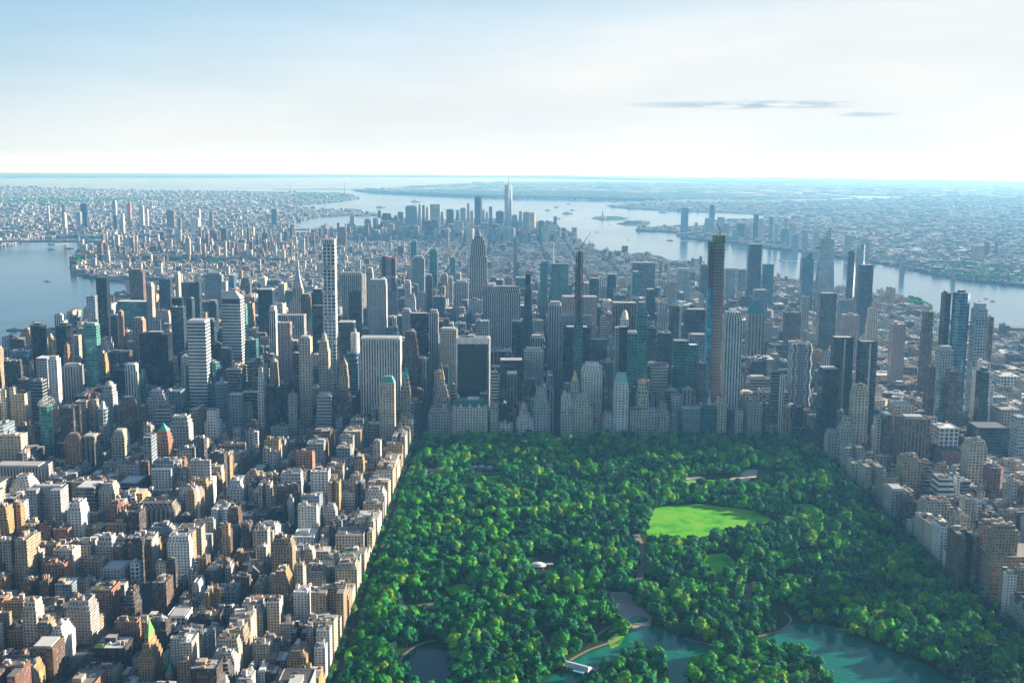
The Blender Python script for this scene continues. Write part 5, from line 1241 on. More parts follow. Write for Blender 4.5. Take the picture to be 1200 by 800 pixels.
# tapering dark tower behind the park edge
Y_ = 470; X, h = hgt(619, 322, Y_)
r = frame('skyscraper', X, Y_+20, 'slender tapering dark tower with black top, middle of the skyline', 'skyscraper', 'the slender tapering dark tower', yv=415, w=40, d=36, h=h)
mb = MB(); mb.prism(rect(44, 36), -6, rect(18, 26), h*.80, ST['dark glass']); mb.prism(rect(18, 26), h*.80, rect(14, 18), h*.93, ST['black glass']); put(r, 'shaft', mb)
mb = MB(); mb.prism(rect(14, 18), h*.93, rect(13, 15), h, ((.01, .012, .016), (0, 0, 0), DG, (.02, .02, .02), (4, 4)), nowin=True); put(r, 'black_top', mb)
# needle on the faceted glass tower
Y_ = 1450; X, ht = hgt(649, 284, Y_); _, h0 = hgt(649, 309, Y_)
for t_ in THINGS:
    if t_['label'] and 'with a needle spire' in t_['label']:
        mb = MB(); o_ = t_['o']; dx_ = X-o_.location.x; mb.bar((dx_, 0, t_['h']-4), (dx_, 0, ht), 3.0, (.75, .78, .8), 6, .8); put(o_, 'needle_spire', mb)
    if t_['label'] and 'observation deck' in t_['label']:
        h = t_['h']; S = ST['silver glass']; mb = MB()
        mb.prism([(-15, -12), (15, -12), (15, 12), (-15, 12)], h, [(10, -10), (14, -10), (14, 10), (10, 10)], h+48, S); put(t_['o'], 'sloped_peak', mb)
        mb = MB(); mb.prism([(-42, -7), (-14, -14), (-14, 14), (-42, 7)], h*.87, [(-42, -7), (-14, -14), (-14, 14), (-42, 7)], h*.87+5, ST['dark glass']); put(t_['o'], 'observation_deck', mb)
    if t_['label'] and t_['label'].startswith('angular glass tower'):
        h = t_['h']; mb = MB(); mb.prism([(-16, -18), (16, -18), (16, 18), (-16, 18)], h, [(12, -18), (16, -18), (16, 18), (12, 18)], h+30, ST['blue glass']); put(t_['o'], 'sloped_peak', mb)
    if t_['label'] and 'slanted roof facing away' in t_['label']:
        h = t_['h']; X0, X1, dep, _ = solve(259, 286, 349, 455, 42); w = X1-X0
        mb = MB(); mb.prism(rect(w, dep), h, [(-w/2, -dep/2), (w/2*.5, -dep/2), (w/2*.5, -dep/2+4), (-w/2, -dep/2+4)], h+20, ((.7, .7, .68), (0, 0, 0), DG, (.7, .7, .68), (4, 4)), nowin=True); put(t_['o'], 'slanted_roof', mb)
        mb = MB(); mb.plain(-w/2+3, w/2-3, -dep/2-.5, -dep/2+.2, h-14, h-1, (.04, .05, .06)); put(t_['o'], 'dark_vent_band', mb)
    if t_['label'] and 'zigzag steel' in t_['label']:
        X0, X1, dep, h = solve(924, 951, 402, 212, 46); w = X1-X0; mb = MB(); c = (.72, .74, .74)
        for sx in (-w/2-.8, -w*.28, w*.28, w/2+.8):
            z, k = 14, 1
            while z < h-10: mb.bar((sx-2.6*k, -dep/2-.9, z), (sx+2.6*k, -dep/2-.9, z+17), .9, c); z += 17; k = -k
        for sy in (-1, 1):
            z, k = 14, 1
            while z < h-10: mb.bar((w/2*sy+sy*.9, -dep/2, z), (w/2*sy+sy*.9, dep/2, z+17), .7, c); z += 17; k = -k
        put(t_['o'], 'zigzag_bracing', mb)
    if t_['label'] and 'red rooftop frame' in t_['label']:
        X0, X1, dep, h = solve(745, 761, 448, 30, 34); mb = MB()
        for x_ in range(-9, 10, 3): mb.bar((x_, -2, h), (x_, -2, h+9), .4, (.4, .05, .04))
        for z_ in (1, 5, 9): mb.bar((-9, -2, h+z_), (9, -2, h+z_), .4, (.4, .05, .04))
        put(t_['o'], 'red_frame', mb)
    if t_['label'] and 'peaked' not in t_['label'] and 'twin dark glass towers' in t_['label'] and 'tower' in t_['label']:
        mb = MB(); X0 = 18; mb.plain(-X0*.02-1.5, -X0*.02+1.5, -21.6, -20.9, 20, t_['h']-2, (.62, .62, .58)); put(t_['o'], 'pale_fin', mb)

# black curtain tower in a white travertine frame
Y_ = 135; XL, h = hgt(534, 396, Y_); XR, _ = hgt(574, 396, Y_)
r = frame('skyscraper', (XL+XR)/2, Y_+20, 'black glass curtain tower set in a bright white frame, above the palace hotel', 'skyscraper', 'the black curtain tower in a white frame', yv=462, w=XR-XL, d=40, h=h)
w = XR-XL; t = 4.2; WH = ((.84, .84, .81), (0, 0, 0), DG, (.6, .6, .58), (4, 4)); mb = MB()
mb.box(-w/2, -w/2+t, -20, 20, -6, h, WH, nowin=True); mb.box(w/2-t, w/2, -20, 20, -6, h, WH, nowin=True); mb.box(-w/2+t, w/2-t, -20, 20, h-14, h, WH, nowin=True); put(r, 'white_frame', mb)
mb = MB(); mb.prism([(-w/2+t, -32), (w/2-t, -32), (w/2-t, 18), (-w/2+t, 18)], -6, [(-w/2+t, -18), (w/2-t, -18), (w/2-t, 18), (-w/2+t, 18)], h-14.1, ((.005, .007, .014), (.94, .9, .0), (.003, .006, .015, 0), (.1, .1, .1), (3, 3.8))); put(r, 'black_glass_curtain', mb)
mb = MB(); mb.plain(-w/2+6, w/2-6, -16, 16, h, h+.4, (.2, .2, .2)); put(r, 'roof_deck', mb)
mb = MB(); mb.plain(-w*.15, w*.05, -8, 8, h+.4, h+5, (.5, .5, .48)); put(r, 'bulkhead', mb)
# palace-like hotel with copper mansard
Y_ = 6; XL, h = hgt(530, 477, Y_); XR, _ = hgt(571, 477, Y_)
r = frame('hotel', (XL+XR)/2, Y_+28, 'white palace-like hotel with green copper mansard and corner turrets at the park corner', 'hotel', 'the white palace hotel', yv=505, w=XR-XL, d=56, h=h)
w = XR-XL; mb = MB(); mb.prism(rect(w, 56), -6, rect(w, 56), h, ((.64, .62, .56), (.42, .6, .4), DG, (.3, .3, .3), (3.4, 3.4))); put(r, 'walls', mb)
mb = MB(); Z = ((.04, .16, .13), (0, 0, 0), DG, (.10, .28, .24), (4, 4)); mb.prism(rect(w-2, 54), h, rect(w-16, 36), h+13, Z, nowin=True); put(r, 'mansard_roof', mb)
for sx in (-1, 1):
    mb = MB(); mb.prism(ngon(sx*(w/2-4), -25, 4.6, 12), -6, ngon(sx*(w/2-4), -25, 4.6, 12), h+6, ((.64, .62, .56), (.42, .6, .4), DG, (.3, .3, .3), (3.4, 3.4))); mb.prism(ngon(sx*(w/2-4), -25, 5, 12), h+6, ngon(sx*(w/2-4), -25, .3, 12), h+16, Z, nowin=True); put(r, 'corner_turret', mb)
for k_ in (-.26, 0, .26):
    mb = MB(); mb.prism([(w*k_-5, -28.3), (w*k_+5, -28.3), (w*k_+5, -22), (w*k_-5, -22)], h-1, [(w*k_-.4, -28.3), (w*k_+.4, -28.3), (w*k_+.4, -22), (w*k_-.4, -22)], h+8, ((.62, .6, .54), (0, 0, 0), DG, (.1, .28, .24), (4, 4)), nowin=True); put(r, 'gable', mb)
mb = MB(); mb.plain(-6, 20, -6, 10, h+13, h+17, (.72, .72, .70)); put(r, 'bulkhead', mb)
# gold pyramid in the distance
Y_ = 2600; X, h = hgt(482.5, 316, Y_); _, ha = hgt(482.5, 302, Y_)
r = frame('office_tower', X, Y_+25, 'distant stone tower with small bright gold pyramid roof', 'office tower', None, yv=326, w=60, d=50, h=h)
mb = MB(); mb.prism(rect(60, 50), -6, rect(60, 50), h*.72, ST['limestone']); mb.prism(rect(36, 36), h*.72, rect(36, 36), h, ST['limestone']); put(r, 'walls', mb)
mb = MB(); mb.prism(rect(30, 30), h, ngon(0, 0, 1.5, 4, ph=-2.356), ha, (GOLD, (0, 0, 0), DG, GOLD, (4, 4)), nowin=True); put(r, 'pyramid_roof', mb)
for xl, xr, yt, Y, st, lab in ((483, 498, 303, 2350, 'bluegrey', 'flat grey slab right of the small gold pyramid'), (481, 489, 284, 3100, 'teal glass', 'thin dark teal slab in the distance above the gold pyramid'),
    (503, 513, 294, 2500, 'teal glass', 'unfinished-looking teal slab with red crane specks, right of the flat grey slab'), (527, 534, 303, 2700, 'blue glass', 'thin blue slab between the teal slab and the needle-topped tower'),
    (525, 531, 326, 1900, 'silver glass', 'small pale tower with teal top left of the needle-topped tower'), (517, 525, 323, 1800, 'tan', 'slim tan tower left of the small pale teal-topped tower'),
    (395, 406, 267, 5600, 'brown brick', 'lone dark brick slab standing by the far bridge'), (533, 549, 331, 1800, 'greyrib', 'grey ribbed tower just left of the needle-topped tower'),
    (446, 452, 330, 1000, 'grey', None), (474, 482, 332, 1300, 'grey', None), (499, 507, 325, 1500, 'dark glass', None), (740, 750, 321, 1700, 'teal glass', None), (756, 768, 342, 1200, 'dark glass', None),
    (690, 702, 329, 1500, 'dark glass', 'dark slab with a pink sign patch high on its face'), (711, 722, 324, 1700, 'dark glass', 'dark tower with pale cap left of the big plain dark slab'), (793, 809, 317, 2000, 'grey', None),
    (820, 829, 312, 2300, 'dark glass', None), (849, 862, 316, 2500, 'silver glass', 'pale glass block near the wide river, right of the tallest unfinished tower'), (633, 642, 309, 1800, 'teal glass', None)):
    T(OT, xl, xr, yt, Y, 36, st, 'box', lab, {'crown': 'cap'}, yt+14)
# ------------------------------------------------------------------ distant downtown cluster and the towers across the river
DT = [(437, 446, 256, 6900), (447, 459, 250, 7200), (466, 473, 248.5, 7500), (462, 472, 259, 6800), (475, 489, 242, 7200), (490, 494, 240.5, 7300), (494.5, 498, 240.5, 7350), (499, 503, 243, 7200), (504, 516, 239.5, 7100), (516, 520, 249, 7000),
      (523, 532, 246, 7400), (534, 539, 246, 7300), (539.5, 546, 244, 7200), (547, 550.5, 238.5, 7250), (551, 555, 248, 7100), (556, 565, 231, 7000), (565, 568, 246, 6900), (569, 572, 249, 6900), (573, 577, 242, 6900), (581, 591, 248, 6900),
      (600, 606, 252.5, 6600), (608, 612, 247.5, 7000), (613, 621, 249, 6800), (620, 628, 249, 6600), (631, 638, 259, 6500), (636, 644, 263, 6000), (646, 652, 266.5, 6300), (653.5, 657.5, 266, 6300), (658.5, 662, 272, 6200),
      (427, 434, 257, 7100), (453, 462, 263, 6300), (471, 480, 262, 6400), (485, 491, 265, 6300), (505, 514, 257, 6300), (532, 543, 260, 6200), (546, 556, 268, 5600), (522, 526, 268, 5500), (442, 447, 246.5, 7400), (575, 582, 268, 5900), (590, 604, 267, 6100), (563, 572, 262, 6300), (617, 627, 263, 6300)]
stl = ['bluegrey', 'dark glass', 'blue glass', 'greyrib', 'bluegrey', 'cream', 'dark glass', 'grey', 'limestone']
for i, (xl, xr, yt, Y) in enumerate(DT):
    T(SK, xl, xr, yt, Y, 45, stl[i % 9], ('box', 'tiers', 'box', 'chamfer')[i % 4], None, {'crown': ('cap', 'flat', 'pyr', 'flat', 'cap')[i % 5], 'ch': .04, 'cc': (.3, .4, .42), 'fin': False, 'par': False}, None, group='distant downtown towers')
NJT = [(798, 807, 244, 7400, 'blue glass'), (831, 838, 240.5, 7600, 'blue glass'), (826, 834, 256, 7300, 'bluegrey'), (840, 850, 255, 7300, 'grey'), (883, 889, 252, 6600, 'dark glass'), (889, 896, 256.5, 6500, 'cream'), (901, 906, 254.5, 6600, 'blue glass'), (918, 923, 256, 6200, 'grey'),
       (863, 873, 262, 6800, 'dark glass'), (858, 866, 269, 6600, 'pinkish'), (872, 880, 266, 6500, 'pinkish'), (915, 925, 268, 6000, 'blue glass'), (925, 933, 262, 5900, 'cream'), (928, 936, 275, 5500, 'silver glass'), (940, 947, 270, 5500, 'grey'), (953, 960, 268, 5400, 'cream'),
       (990, 999, 276, 5000, 'grey'), (1009, 1020, 280, 4700, 'pinkish'), (1055, 1061, 298, 3900, 'pinkish'), (1116, 1121, 307, 3600, 'pinkish'), (1140, 1152, 288, 4700, 'pinkish'), (1154, 1160, 284, 5000, 'brown brick'), (1166, 1170, 283, 5000, 'brown brick'), (814, 818, 261, 7400, 'grey'), (848, 855, 262, 7000, 'bluegrey'), (907, 912, 262, 6300, 'grey')]
for i, (xl, xr, yt, Y, st) in enumerate(NJT):
    T(AT, xl, xr, yt, Y, 40, st, ('box', 'tiers')[i % 2], None, {'crown': 'cap', 'ch': .03, 'par': False}, None, group='towers on the far bank of the right river')
BKT = [(131, 137, 236, 7600, 'grey'), (149, 154, 238, 7500, 'orange brick'), (94, 103, 239, 7300, 'dark glass'), (72, 76, 240, 7200, 'dark glass'), (55, 58, 242, 7300, 'grey'), (89, 96, 249, 6600, 'silver glass'), (73, 78, 250, 6500, 'cream'), (171, 174, 246, 7400, 'grey'), (163, 169, 242, 7700, 'grey'),
       (195, 205, 247, 7600, 'brown brick'), (223, 234, 256, 6900, 'white'), (231, 235, 246, 7400, 'grey'), (245, 250, 248, 7500, 'brown brick'), (318, 325, 245.5, 7800, 'dark glass'), (208, 213, 256, 6800, 'brown brick'), (141, 146, 251, 6700, 'grey'), (133, 138, 253, 6600, 'dark glass')]
for i, (xl, xr, yt, Y, st) in enumerate(BKT):
    T(AT, xl, xr, yt, Y, 40, st, 'box', None, {'crown': 'cap', 'ch': .03, 'par': False}, None, group='towers beyond the left river')

# ------------------------------------------------------------------ two big blocks by the park's near right side
Y1 = G(1150, 705)[1]
X0 = 850
r = frame('apartment_tower', X0+42, Y1+30, 'big tan twin-topped apartment tower with wraparound ledges facing the park at right', 'apartment tower', 'the big tan twin-topped tower', yv=None, w=84, d=60, h=100)
_, ht = hgt(1160, 614, Y1+14); _, hb = hgt(1150, 652, Y1)
ht = min(ht, 118); hb = min(hb, 75)
S = ((.40, .28, .17), (.62, .5, .5), DG, (.34, .32, .28), (3.2, 3.4)); mb = MB(); mb.box(-42, 42, -30, 30, -6, hb*.86, S); mb.box(-42, 30, -30, 30, hb*.86, hb, S); put(r, 'base_block', mb)
for sy, k in ((-22, 1), (10, .96)):
    mb = MB(); z0 = hb
    mb.box(-40, -4, sy-2, sy+18, z0, ht*k*.94, S); mb.box(-37, -8, sy, sy+15, ht*k*.94, ht*k, S); put(r, 'tower_block', mb)
    for j in range(3):
        m2 = MB(); m2.plain(-38+j*11, -33+j*11, sy+2, sy+8, ht*k, ht*k+2.5+j, (.5, .42, .3)); put(r, 'roof_unit', m2)
mb = MB(); z = 6
while z < hb: mb.plain(-42.7, 42.7, -30.7, -29.9, z, z+.8, (.46, .36, .24)); mb.plain(-42.7, -41.9, -30.7, 30, z, z+.8, (.46, .36, .24)); z += 6.8
put(r, 'ledges', mb)
Y2 = G(1182, 748)[1]
r = frame('apartment_building', X0+32, Y2+30, 'ornate pale block with dark steep gabled roofs near the lower right corner', 'apartment building', 'the ornate gabled block', yv=None, w=64, d=62, h=38)
h = 30; S = ((.44, .40, .33), (.45, .62, .4), DG, (.1, .1, .11), (3.2, 4)); mb = MB()
for (a, b_, c, d) in ((-32, 32, -31, -15), (-32, 32, 15, 31), (-32, -16, -15, 15), (16, 32, -15, 15)): mb.box(a, b_, c, d, -6, h, S)
put(r, 'walls', mb)
Z = ((.06, .065, .075), (0, 0, 0), DG, (.08, .085, .095), (4, 4)); mb = MB()
for (a, b_, c, d) in ((-32, 32, -31, -15), (-32, 32, 15, 31)): mb.prism([(a, c), (b_, c), (b_, d), (a, d)], h+.05, [(a+4, (c+d)/2-2), (b_-4, (c+d)/2-2), (b_-4, (c+d)/2+2), (a+4, (c+d)/2+2)], h+11, Z, nowin=True)
for (a, b_, c, d) in ((-32, -16, -14.8, 14.8), (16, 32, -14.8, 14.8)): mb.prism([(a, c), (b_, c), (b_, d), (a, d)], h+.05, [((a+b_)/2-2, c), ((a+b_)/2+2, c), ((a+b_)/2+2, d), ((a+b_)/2-2, d)], h+10, Z, nowin=True)
put(r, 'steep_roof', mb)
for sx in (-27, -9, 9, 27):
    mb = MB(); mb.prism([(sx-4, -31.4), (sx+4, -31.4), (sx+4, -24), (sx-4, -24)], h-1, [(sx-.3, -31.4), (sx+.3, -31.4), (sx+.3, -24), (sx-.3, -24)], h+8, ((.42, .38, .32), (0, 0, 0), DG, (.08, .085, .095), (4, 4)), nowin=True); put(r, 'gable', mb)
for sy in (-22, 0, 22):
    mb = MB(); mb.prism([(-32.4, sy-4), (-25, sy-4), (-25, sy+4), (-32.4, sy+4)], h-1, [(-32.4, sy-.3), (-25, sy-.3), (-25, sy+.3), (-32.4, sy+.3)], h+8, ((.42, .38, .32), (0, 0, 0), DG, (.08, .085, .095), (4, 4)), nowin=True); put(r, 'gable', mb)
# church steeple
YC = G(292, 690)[1]; XC, hc = hgt(292, 655, YC)
r = frame('church', XC, YC+12, 'brick church with slender pale steeple among the left blocks', 'church', 'the slender church steeple', w=22, d=36, h=hc)
mb = MB(); mb.prism(rect(20, 30, 0, 10), -6, rect(20, 30, 0, 10), 16, ST['red brick']); put(r, 'nave', mb)
mb = MB(); mb.prism([(-10, -5), (10, -5), (10, 25), (-10, 25)], 16, [(-.3, -5), (.3, -5), (.3, 25), (-.3, 25)], 26, ((.16, .15, .15), (0, 0, 0), DG, (.1, .1, .1), (4, 4)), nowin=True); put(r, 'nave_roof', mb)
mb = MB(); mb.prism(rect(7, 7, 0, -8), -6, rect(7, 7, 0, -8), hc*.55, ST['red brick']); put(r, 'bell_tower', mb)
mb = MB(); mb.prism(ngon(0, -8, 4, 8), hc*.55, ngon(0, -8, .2, 8), hc, ((.62, .56, .46), (0, 0, 0), DG, (.1, .1, .1), (4, 4)), nowin=True); put(r, 'steeple', mb)
print('heroes', len(THINGS))
# ------------------------------------------------------------------ the street grid and everything on it
def blocks():
    EB = [(-173, -45), (-319, -197), (-485, -362), (-636, -508), (-852, -666), (-1080, -882), (-1308, -1110), (-1500, -1338)]
    WN = [(850, 1075), (1105, 1345), (1375, 1600), (1630, 1830), (1860, 2080)]
    WS = [(-13, 267), (297, 560), (590, 830), (870, 1105), (1135, 1385), (1415, 1665), (1695, 1945), (1975, 2300)]
    out = []
    LB = [(a, a+165) for a in range(-3600, 2400, 190)]
    for k in range(-18, 97):
        y0, y1 = k*80.5+9, (k+1)*80.5-9
        if k == -1: y1 -= 4
        for a in (LB if k > 40 else EB+(WN if k < 0 else WS)):
            out.append((a[0], a[1], y0, y1, k))
    return out
def ok_land(x, y): return inpoly(x, y, MANH)
MANH = EAST+WEST
HEROES = [t for t in THINGS if t.get('yv')]
HR = np.array(RECTS)
def clear(x0, x1, y0, y1):
    return not np.any((HR[:, 0] < x1) & (HR[:, 1] > x0) & (HR[:, 2] < y1) & (HR[:, 3] > y0))
hx0 = np.array([t['xl'] for t in HEROES]); hx1 = np.array([t['xr'] for t in HEROES]); hY = np.array([t['Y'] for t in HEROES]); hv = np.array([t['yv'] for t in HEROES])
def cap_height(x0, x1, y0, h):
    """nothing in front may hide what the photograph shows of the named towers"""
    a = P(x0, y0, h); b_ = P(x1, y0, h)
    if not a or not b_: return h
    m = (hx0 < b_[0]-1) & (hx1 > a[0]+1) & (hY > y0+4)
    if m.any():
        lim = hv[m].max() if False else None
        # lowest allowed top for each tower: its visible bottom
        need = hv[m].max()
        if min(a[1], b_[1]) < need:
            mid = (a[0]+b_[0])/2
            hh = atY(mid, need, y0)[1]-2.6
            return max(11.0, min(h, hh))
    return h
rnd = random.Random(11)
SPECS = []      # (kind, x0,x1,y0,y1,h,style,form,opts)
MAS = ['limestone', 'cream', 'tan', 'ochre', 'orange brick', 'red brick', 'brown brick', 'dark brick', 'white', 'grey', 'pinkish']
def pick(d):
    t = rnd.random()*sum(w for _, w in d)
    for s, w in d:
        t -= w
        if t <= 0: return s
    return d[0][0]
RES = [('limestone', 3.6), ('cream', 4), ('tan', 3.2), ('ochre', 2.2), ('orange brick', 1.1), ('red brick', .9), ('brown brick', 3.2), ('dark brick', 3), ('white', 1.6), ('grey', 1.8), ('bluegrey', .5), ('whitegrid', .15)]
ROW = [('brown brick', 2.6), ('red brick', 1.2), ('limestone', 3), ('dark brick', 2), ('tan', 2), ('grey', 2), ('white', 2), ('cream', 2), ('pinkish', 1)]
OFF = [('limestone', 2.6), ('cream', 1.6), ('tan', 1.2), ('brown brick', 1.4), ('grey', 1.6), ('greyrib', 1.6), ('bluegrey', 1.8), ('dark glass', 5), ('black glass', 3.4), ('blue glass', 3), ('teal glass', 2), ('bands', 2), ('darkbands', 2), ('tanrib', 1.5), ('whiterib', 2), ('silver glass', 1.2), ('pinkish', 1), ('white', 1)]
def put_lot(x0, x1, y0, y1, h, kind, stylel, forms):
    if x1-x0 < 4 or y1-y0 < 4: return
    if not clear(x0, x1, y0, y1):
        if max(x1-x0, y1-y0) < 15: return
        if x1-x0 > y1-y0: m_ = (x0+x1)/2; a_, b_ = (x0, m_-.2, y0, y1), (m_+.2, x1, y0, y1)
        else: m_ = (y0+y1)/2; a_, b_ = (x0, x1, y0, m_-.2), (x0, x1, m_+.2, y1)
        put_lot(*a_, h, kind, stylel, forms); put_lot(*b_, h*rnd.uniform(.7, 1.1), kind, stylel, forms); return
    cx_, cy_ = (x0+x1)/2, (y0+y1)/2
    if not ok_land(cx_, cy_) or not ok_land(x0-15, cy_) or not ok_land(x1+15, cy_): return
    a = P(cx_, cy_, h)
    if a is None or not (-60 < a[0] < (1560 if y0 < 0 else 1260) and a[1] < (1050 if x0 > 0 and y0 < 0 else 900)): return
    h = cap_height(x0, x1, y0, h)
    if h < 26 and kind in ('office_tower',): kind = 'office_block'
    SPECS.append((kind, x0, x1, y0, y1, h, pick(stylel), pick(forms) if min(x1-x0, y1-y0) > 12 and h > 24 else 'box'))
FB = [('box', 6), ('tiers', 3.5), ('ell', 2.4), ('uu', 1.6)]
FO = [('box', 6), ('tiers', 3), ('podium', 2), ('wings', .8), ('chamfer', .6)]
def fill_res(bx0, bx1, y0, y1, east, k):
    W_ = bx1-bx0
    # avenue ends
    for side in (0, 1):
        dpt = rnd.uniform(26, 36)
        xa, xb = (bx0, bx0+dpt) if side == 0 else (bx1-dpt, bx1)
        front = (east and bx1 == -45 and side == 1) or (not east and bx0 == 850 and side == 0)
        y = y0
        while y < y1-8:
            l = rnd.choice((12, 15, 18, 22, 31)) if not front else rnd.choice((24, 31, 31, 62))
            if y1-(y+l) < 12: l = y1-y
            if front: h = rnd.uniform(44, 58)*(1 if east else 1.2) if rnd.random() < .8 else rnd.uniform(22, 38)
            else:
                far_av = bx0 < -650 or (not east and bx0 > 1090)
                h = rnd.uniform(42, 60) if rnd.random() < .60 else (rnd.uniform(18, 30) if rnd.random() < .5 else rnd.uniform(62, 112 if far_av else 84))
            put_lot(xa, xb, y, min(y+l, y1)-.15, h, 'apartment_building', RES if not front else [('limestone', 4), ('cream', 4), ('tan', 2), ('ochre', 2), ('white', 1)], FB)
            y += l
    xa, xb = bx0+36, bx1-36
    ym = (y0+y1)/2
    for row in (0, 1):
        x = xa
        while x < xb-5:
            r_ = rnd.random()
            if r_ < (.30 if W_ < 150 else .42):
                l = rnd.uniform(13, 26); h = rnd.uniform(24, 46) if rnd.random() < .8 else rnd.uniform(50, 85); kind = 'apartment_building'; sl = RES; dd = 24
            else:
                l = rnd.choice((6, 6.5, 7, 8, 12, 14)); h = rnd.uniform(14, 22); kind = 'townhouse'; sl = ROW; dd = rnd.uniform(18, 27)
            l = min(l, xb-x)
            if row == 0: put_lot(x, x+l-.1, y0, y0+dd, h, kind, sl, FB)
            else: put_lot(x, x+l-.1, y1-dd, y1, h, kind, sl, FB)
            x += l
def fill_off(bx0, bx1, y0, y1, hm, hs, kind='office_tower', sl=OFF, pl=1.0):
    x = bx0
    while x < bx1-8:
        l = rnd.choice((22, 28, 34, 42, 55)); l = min(l, bx1-x)
        if bx1-(x+l) < 14: l = bx1-x
        if rnd.random() < .45:
            h = max(14, rnd.gauss(hm, hs)*(1 if rnd.random() < .72 else .45)); put_lot(x, x+l-1, y0, y1, h, kind, sl, FO)
        else:
            ym = y0+(y1-y0)*rnd.uniform(.4, .6)
            for a, b_ in ((y0, ym-.5), (ym+.5, y1)):
                h = max(14, rnd.gauss(hm*.8, hs)*(1 if rnd.random() < .6 else .5)); put_lot(x, x+l-1, a, b_, h, kind, sl, FO)
        x += l
QB = []
for bx0, bx1, y0, y1, k in blocks():
    cx_, cy_ = (bx0+bx1)/2, (y0+y1)/2
    q = P(cx_, cy_, 30)
    if q is None or q[0] < -120 or q[0] > (1650 if cy_ < 0 else 1320) or q[1] > (1080 if cx_ > 0 else 900) or not ok_land(cx_, cy_): continue
    if cy_ < 0:
        east = cx_ < 0
        if cy_ > -420 and cx_ < -500: fill_off(bx0, bx1, y0, y1, 90, 32, 'apartment_building', RES+[('bluegrey', 2), ('darkbands', 1.5), ('brownrib', 1)])
        elif not east and cx_ > 1090: fill_off(bx0, bx1, y0, y1, 30 if cx_ < 1600 else 22, 16, 'apartment_building', RES)
        elif cx_ < -640 and cy_ > -760 and rnd.random() < .55: fill_off(bx0, bx1, y0, y1, 66, 30, 'apartment_building', RES+[('greyrib', 1.5)])
        elif cx_ < -1100 and rnd.random() < .5: fill_off(bx0, bx1, y0, y1, 55, 22, 'apartment_building', RES)
        else: fill_res(bx0, bx1, y0, y1, east, k)
    elif cy_ < 2300:
        if cx_ < -700: fill_off(bx0, bx1, y0, y1, 62 if cy_ < 1200 else 48, 28, 'office_tower', OFF+RES)
        elif cx_ < 870: fill_off(bx0, bx1, y0, y1, 112 if cy_ < 1700 else 72, 34)
        elif cx_ < 1120: fill_off(bx0, bx1, y0, y1, 48, 30, 'office_tower', OFF+RES)
        else: fill_off(bx0, bx1, y0, y1, 22, 12, 'office_block', RES+ROW)
    elif cy_ < 3000:
        fill_off(bx0, bx1, y0, y1, 44 if abs(cx_) < 700 else 24, 18, 'office_block', RES+OFF)
    else:
        dt = cy_ > 6100 and -900 < cx_ < 500
        if not dt: QB.append((bx0, bx1, y0, y1)); continue
        fill_off(bx0, bx1, y0, y1, 70 if dt else 21, 30 if dt else 9, 'office_block', OFF if dt else RES+ROW)
print('specs', len(SPECS))
# which of them the photograph shows largest: a coarse front-to-back coverage count
W2, H2 = 600, 400
occ = np.zeros((H2, W2), dtype=bool)
allb = []
for i, s in enumerate(SPECS):
    kind, x0, x1, y0, y1, h, st, fm = s
    pts = [P(x, y, z) for x in (x0, x1) for y in (y0, y1) for z in (0, h)]
    if any(p is None for p in pts): continue
    allb.append((y0, i, min(p[0] for p in pts)/2, max(p[0] for p in pts)/2, min(p[1] for p in pts)/2, max(p[1] for p in pts)/2))
for t in THINGS:
    if t.get('style') is not None and t.get('h'): 
        zb = P(t['o'].location.x, t['Y'], 0)
        allb.append((t['Y'], -1, t['xl']/2, t['xr']/2, t['py']/2, (zb[1] if zb else 800)/2))
allb.sort()
vis = {}
for Y, i, a, b_, c, d in allb:
    a, b_, c, d = max(0, int(round(a))), min(W2, int(round(b_))), max(0, int(round(c))), min(H2, int(round(d)))
    if b_ <= a or d <= c: continue
    sub = occ[c:d, a:b_]; n = int((~sub).sum())
    if i >= 0: vis[i] = n
    occ[c:d, a:b_] = True
LIM = {'apartment_building': 232, 'office_tower': 205, 'townhouse': 290, 'office_block': 200}
single = set()
for kd, lim in LIM.items():
    c = sorted([i for i in vis if SPECS[i][0] == kd and vis[i] >= 5], key=lambda i: -vis[i])[:lim]
    single |= set(c)
masses = {}
FILLED = []
for i, s in enumerate(SPECS):
    kind, x0, x1, y0, y1, h, st, fm = s
    r_ = random.Random(i*7+3)
    if i in single:
        o_ = emit(kind, x0, x1, y0, y1, h, st, fm, r_, {}, big=vis[i] > 90 and kind != 'townhouse')
        q = P((x0+x1)/2, y0, h)
        FILLED.append(dict(o=o_, px=q[0], py=q[1], label=None, cat=kind.replace('_', ' '), Y=y0, style=st, h=h, kind=kind, vis=vis[i], form=fm))
    else:
        key = 'city_blocks' if y0 > 0 else 'low_rooftops'
        emit(kind, x0, x1, y0, y1, h, st, fm, r_, {}, big=False, individual=False, into=masses.setdefault(key, MB()))
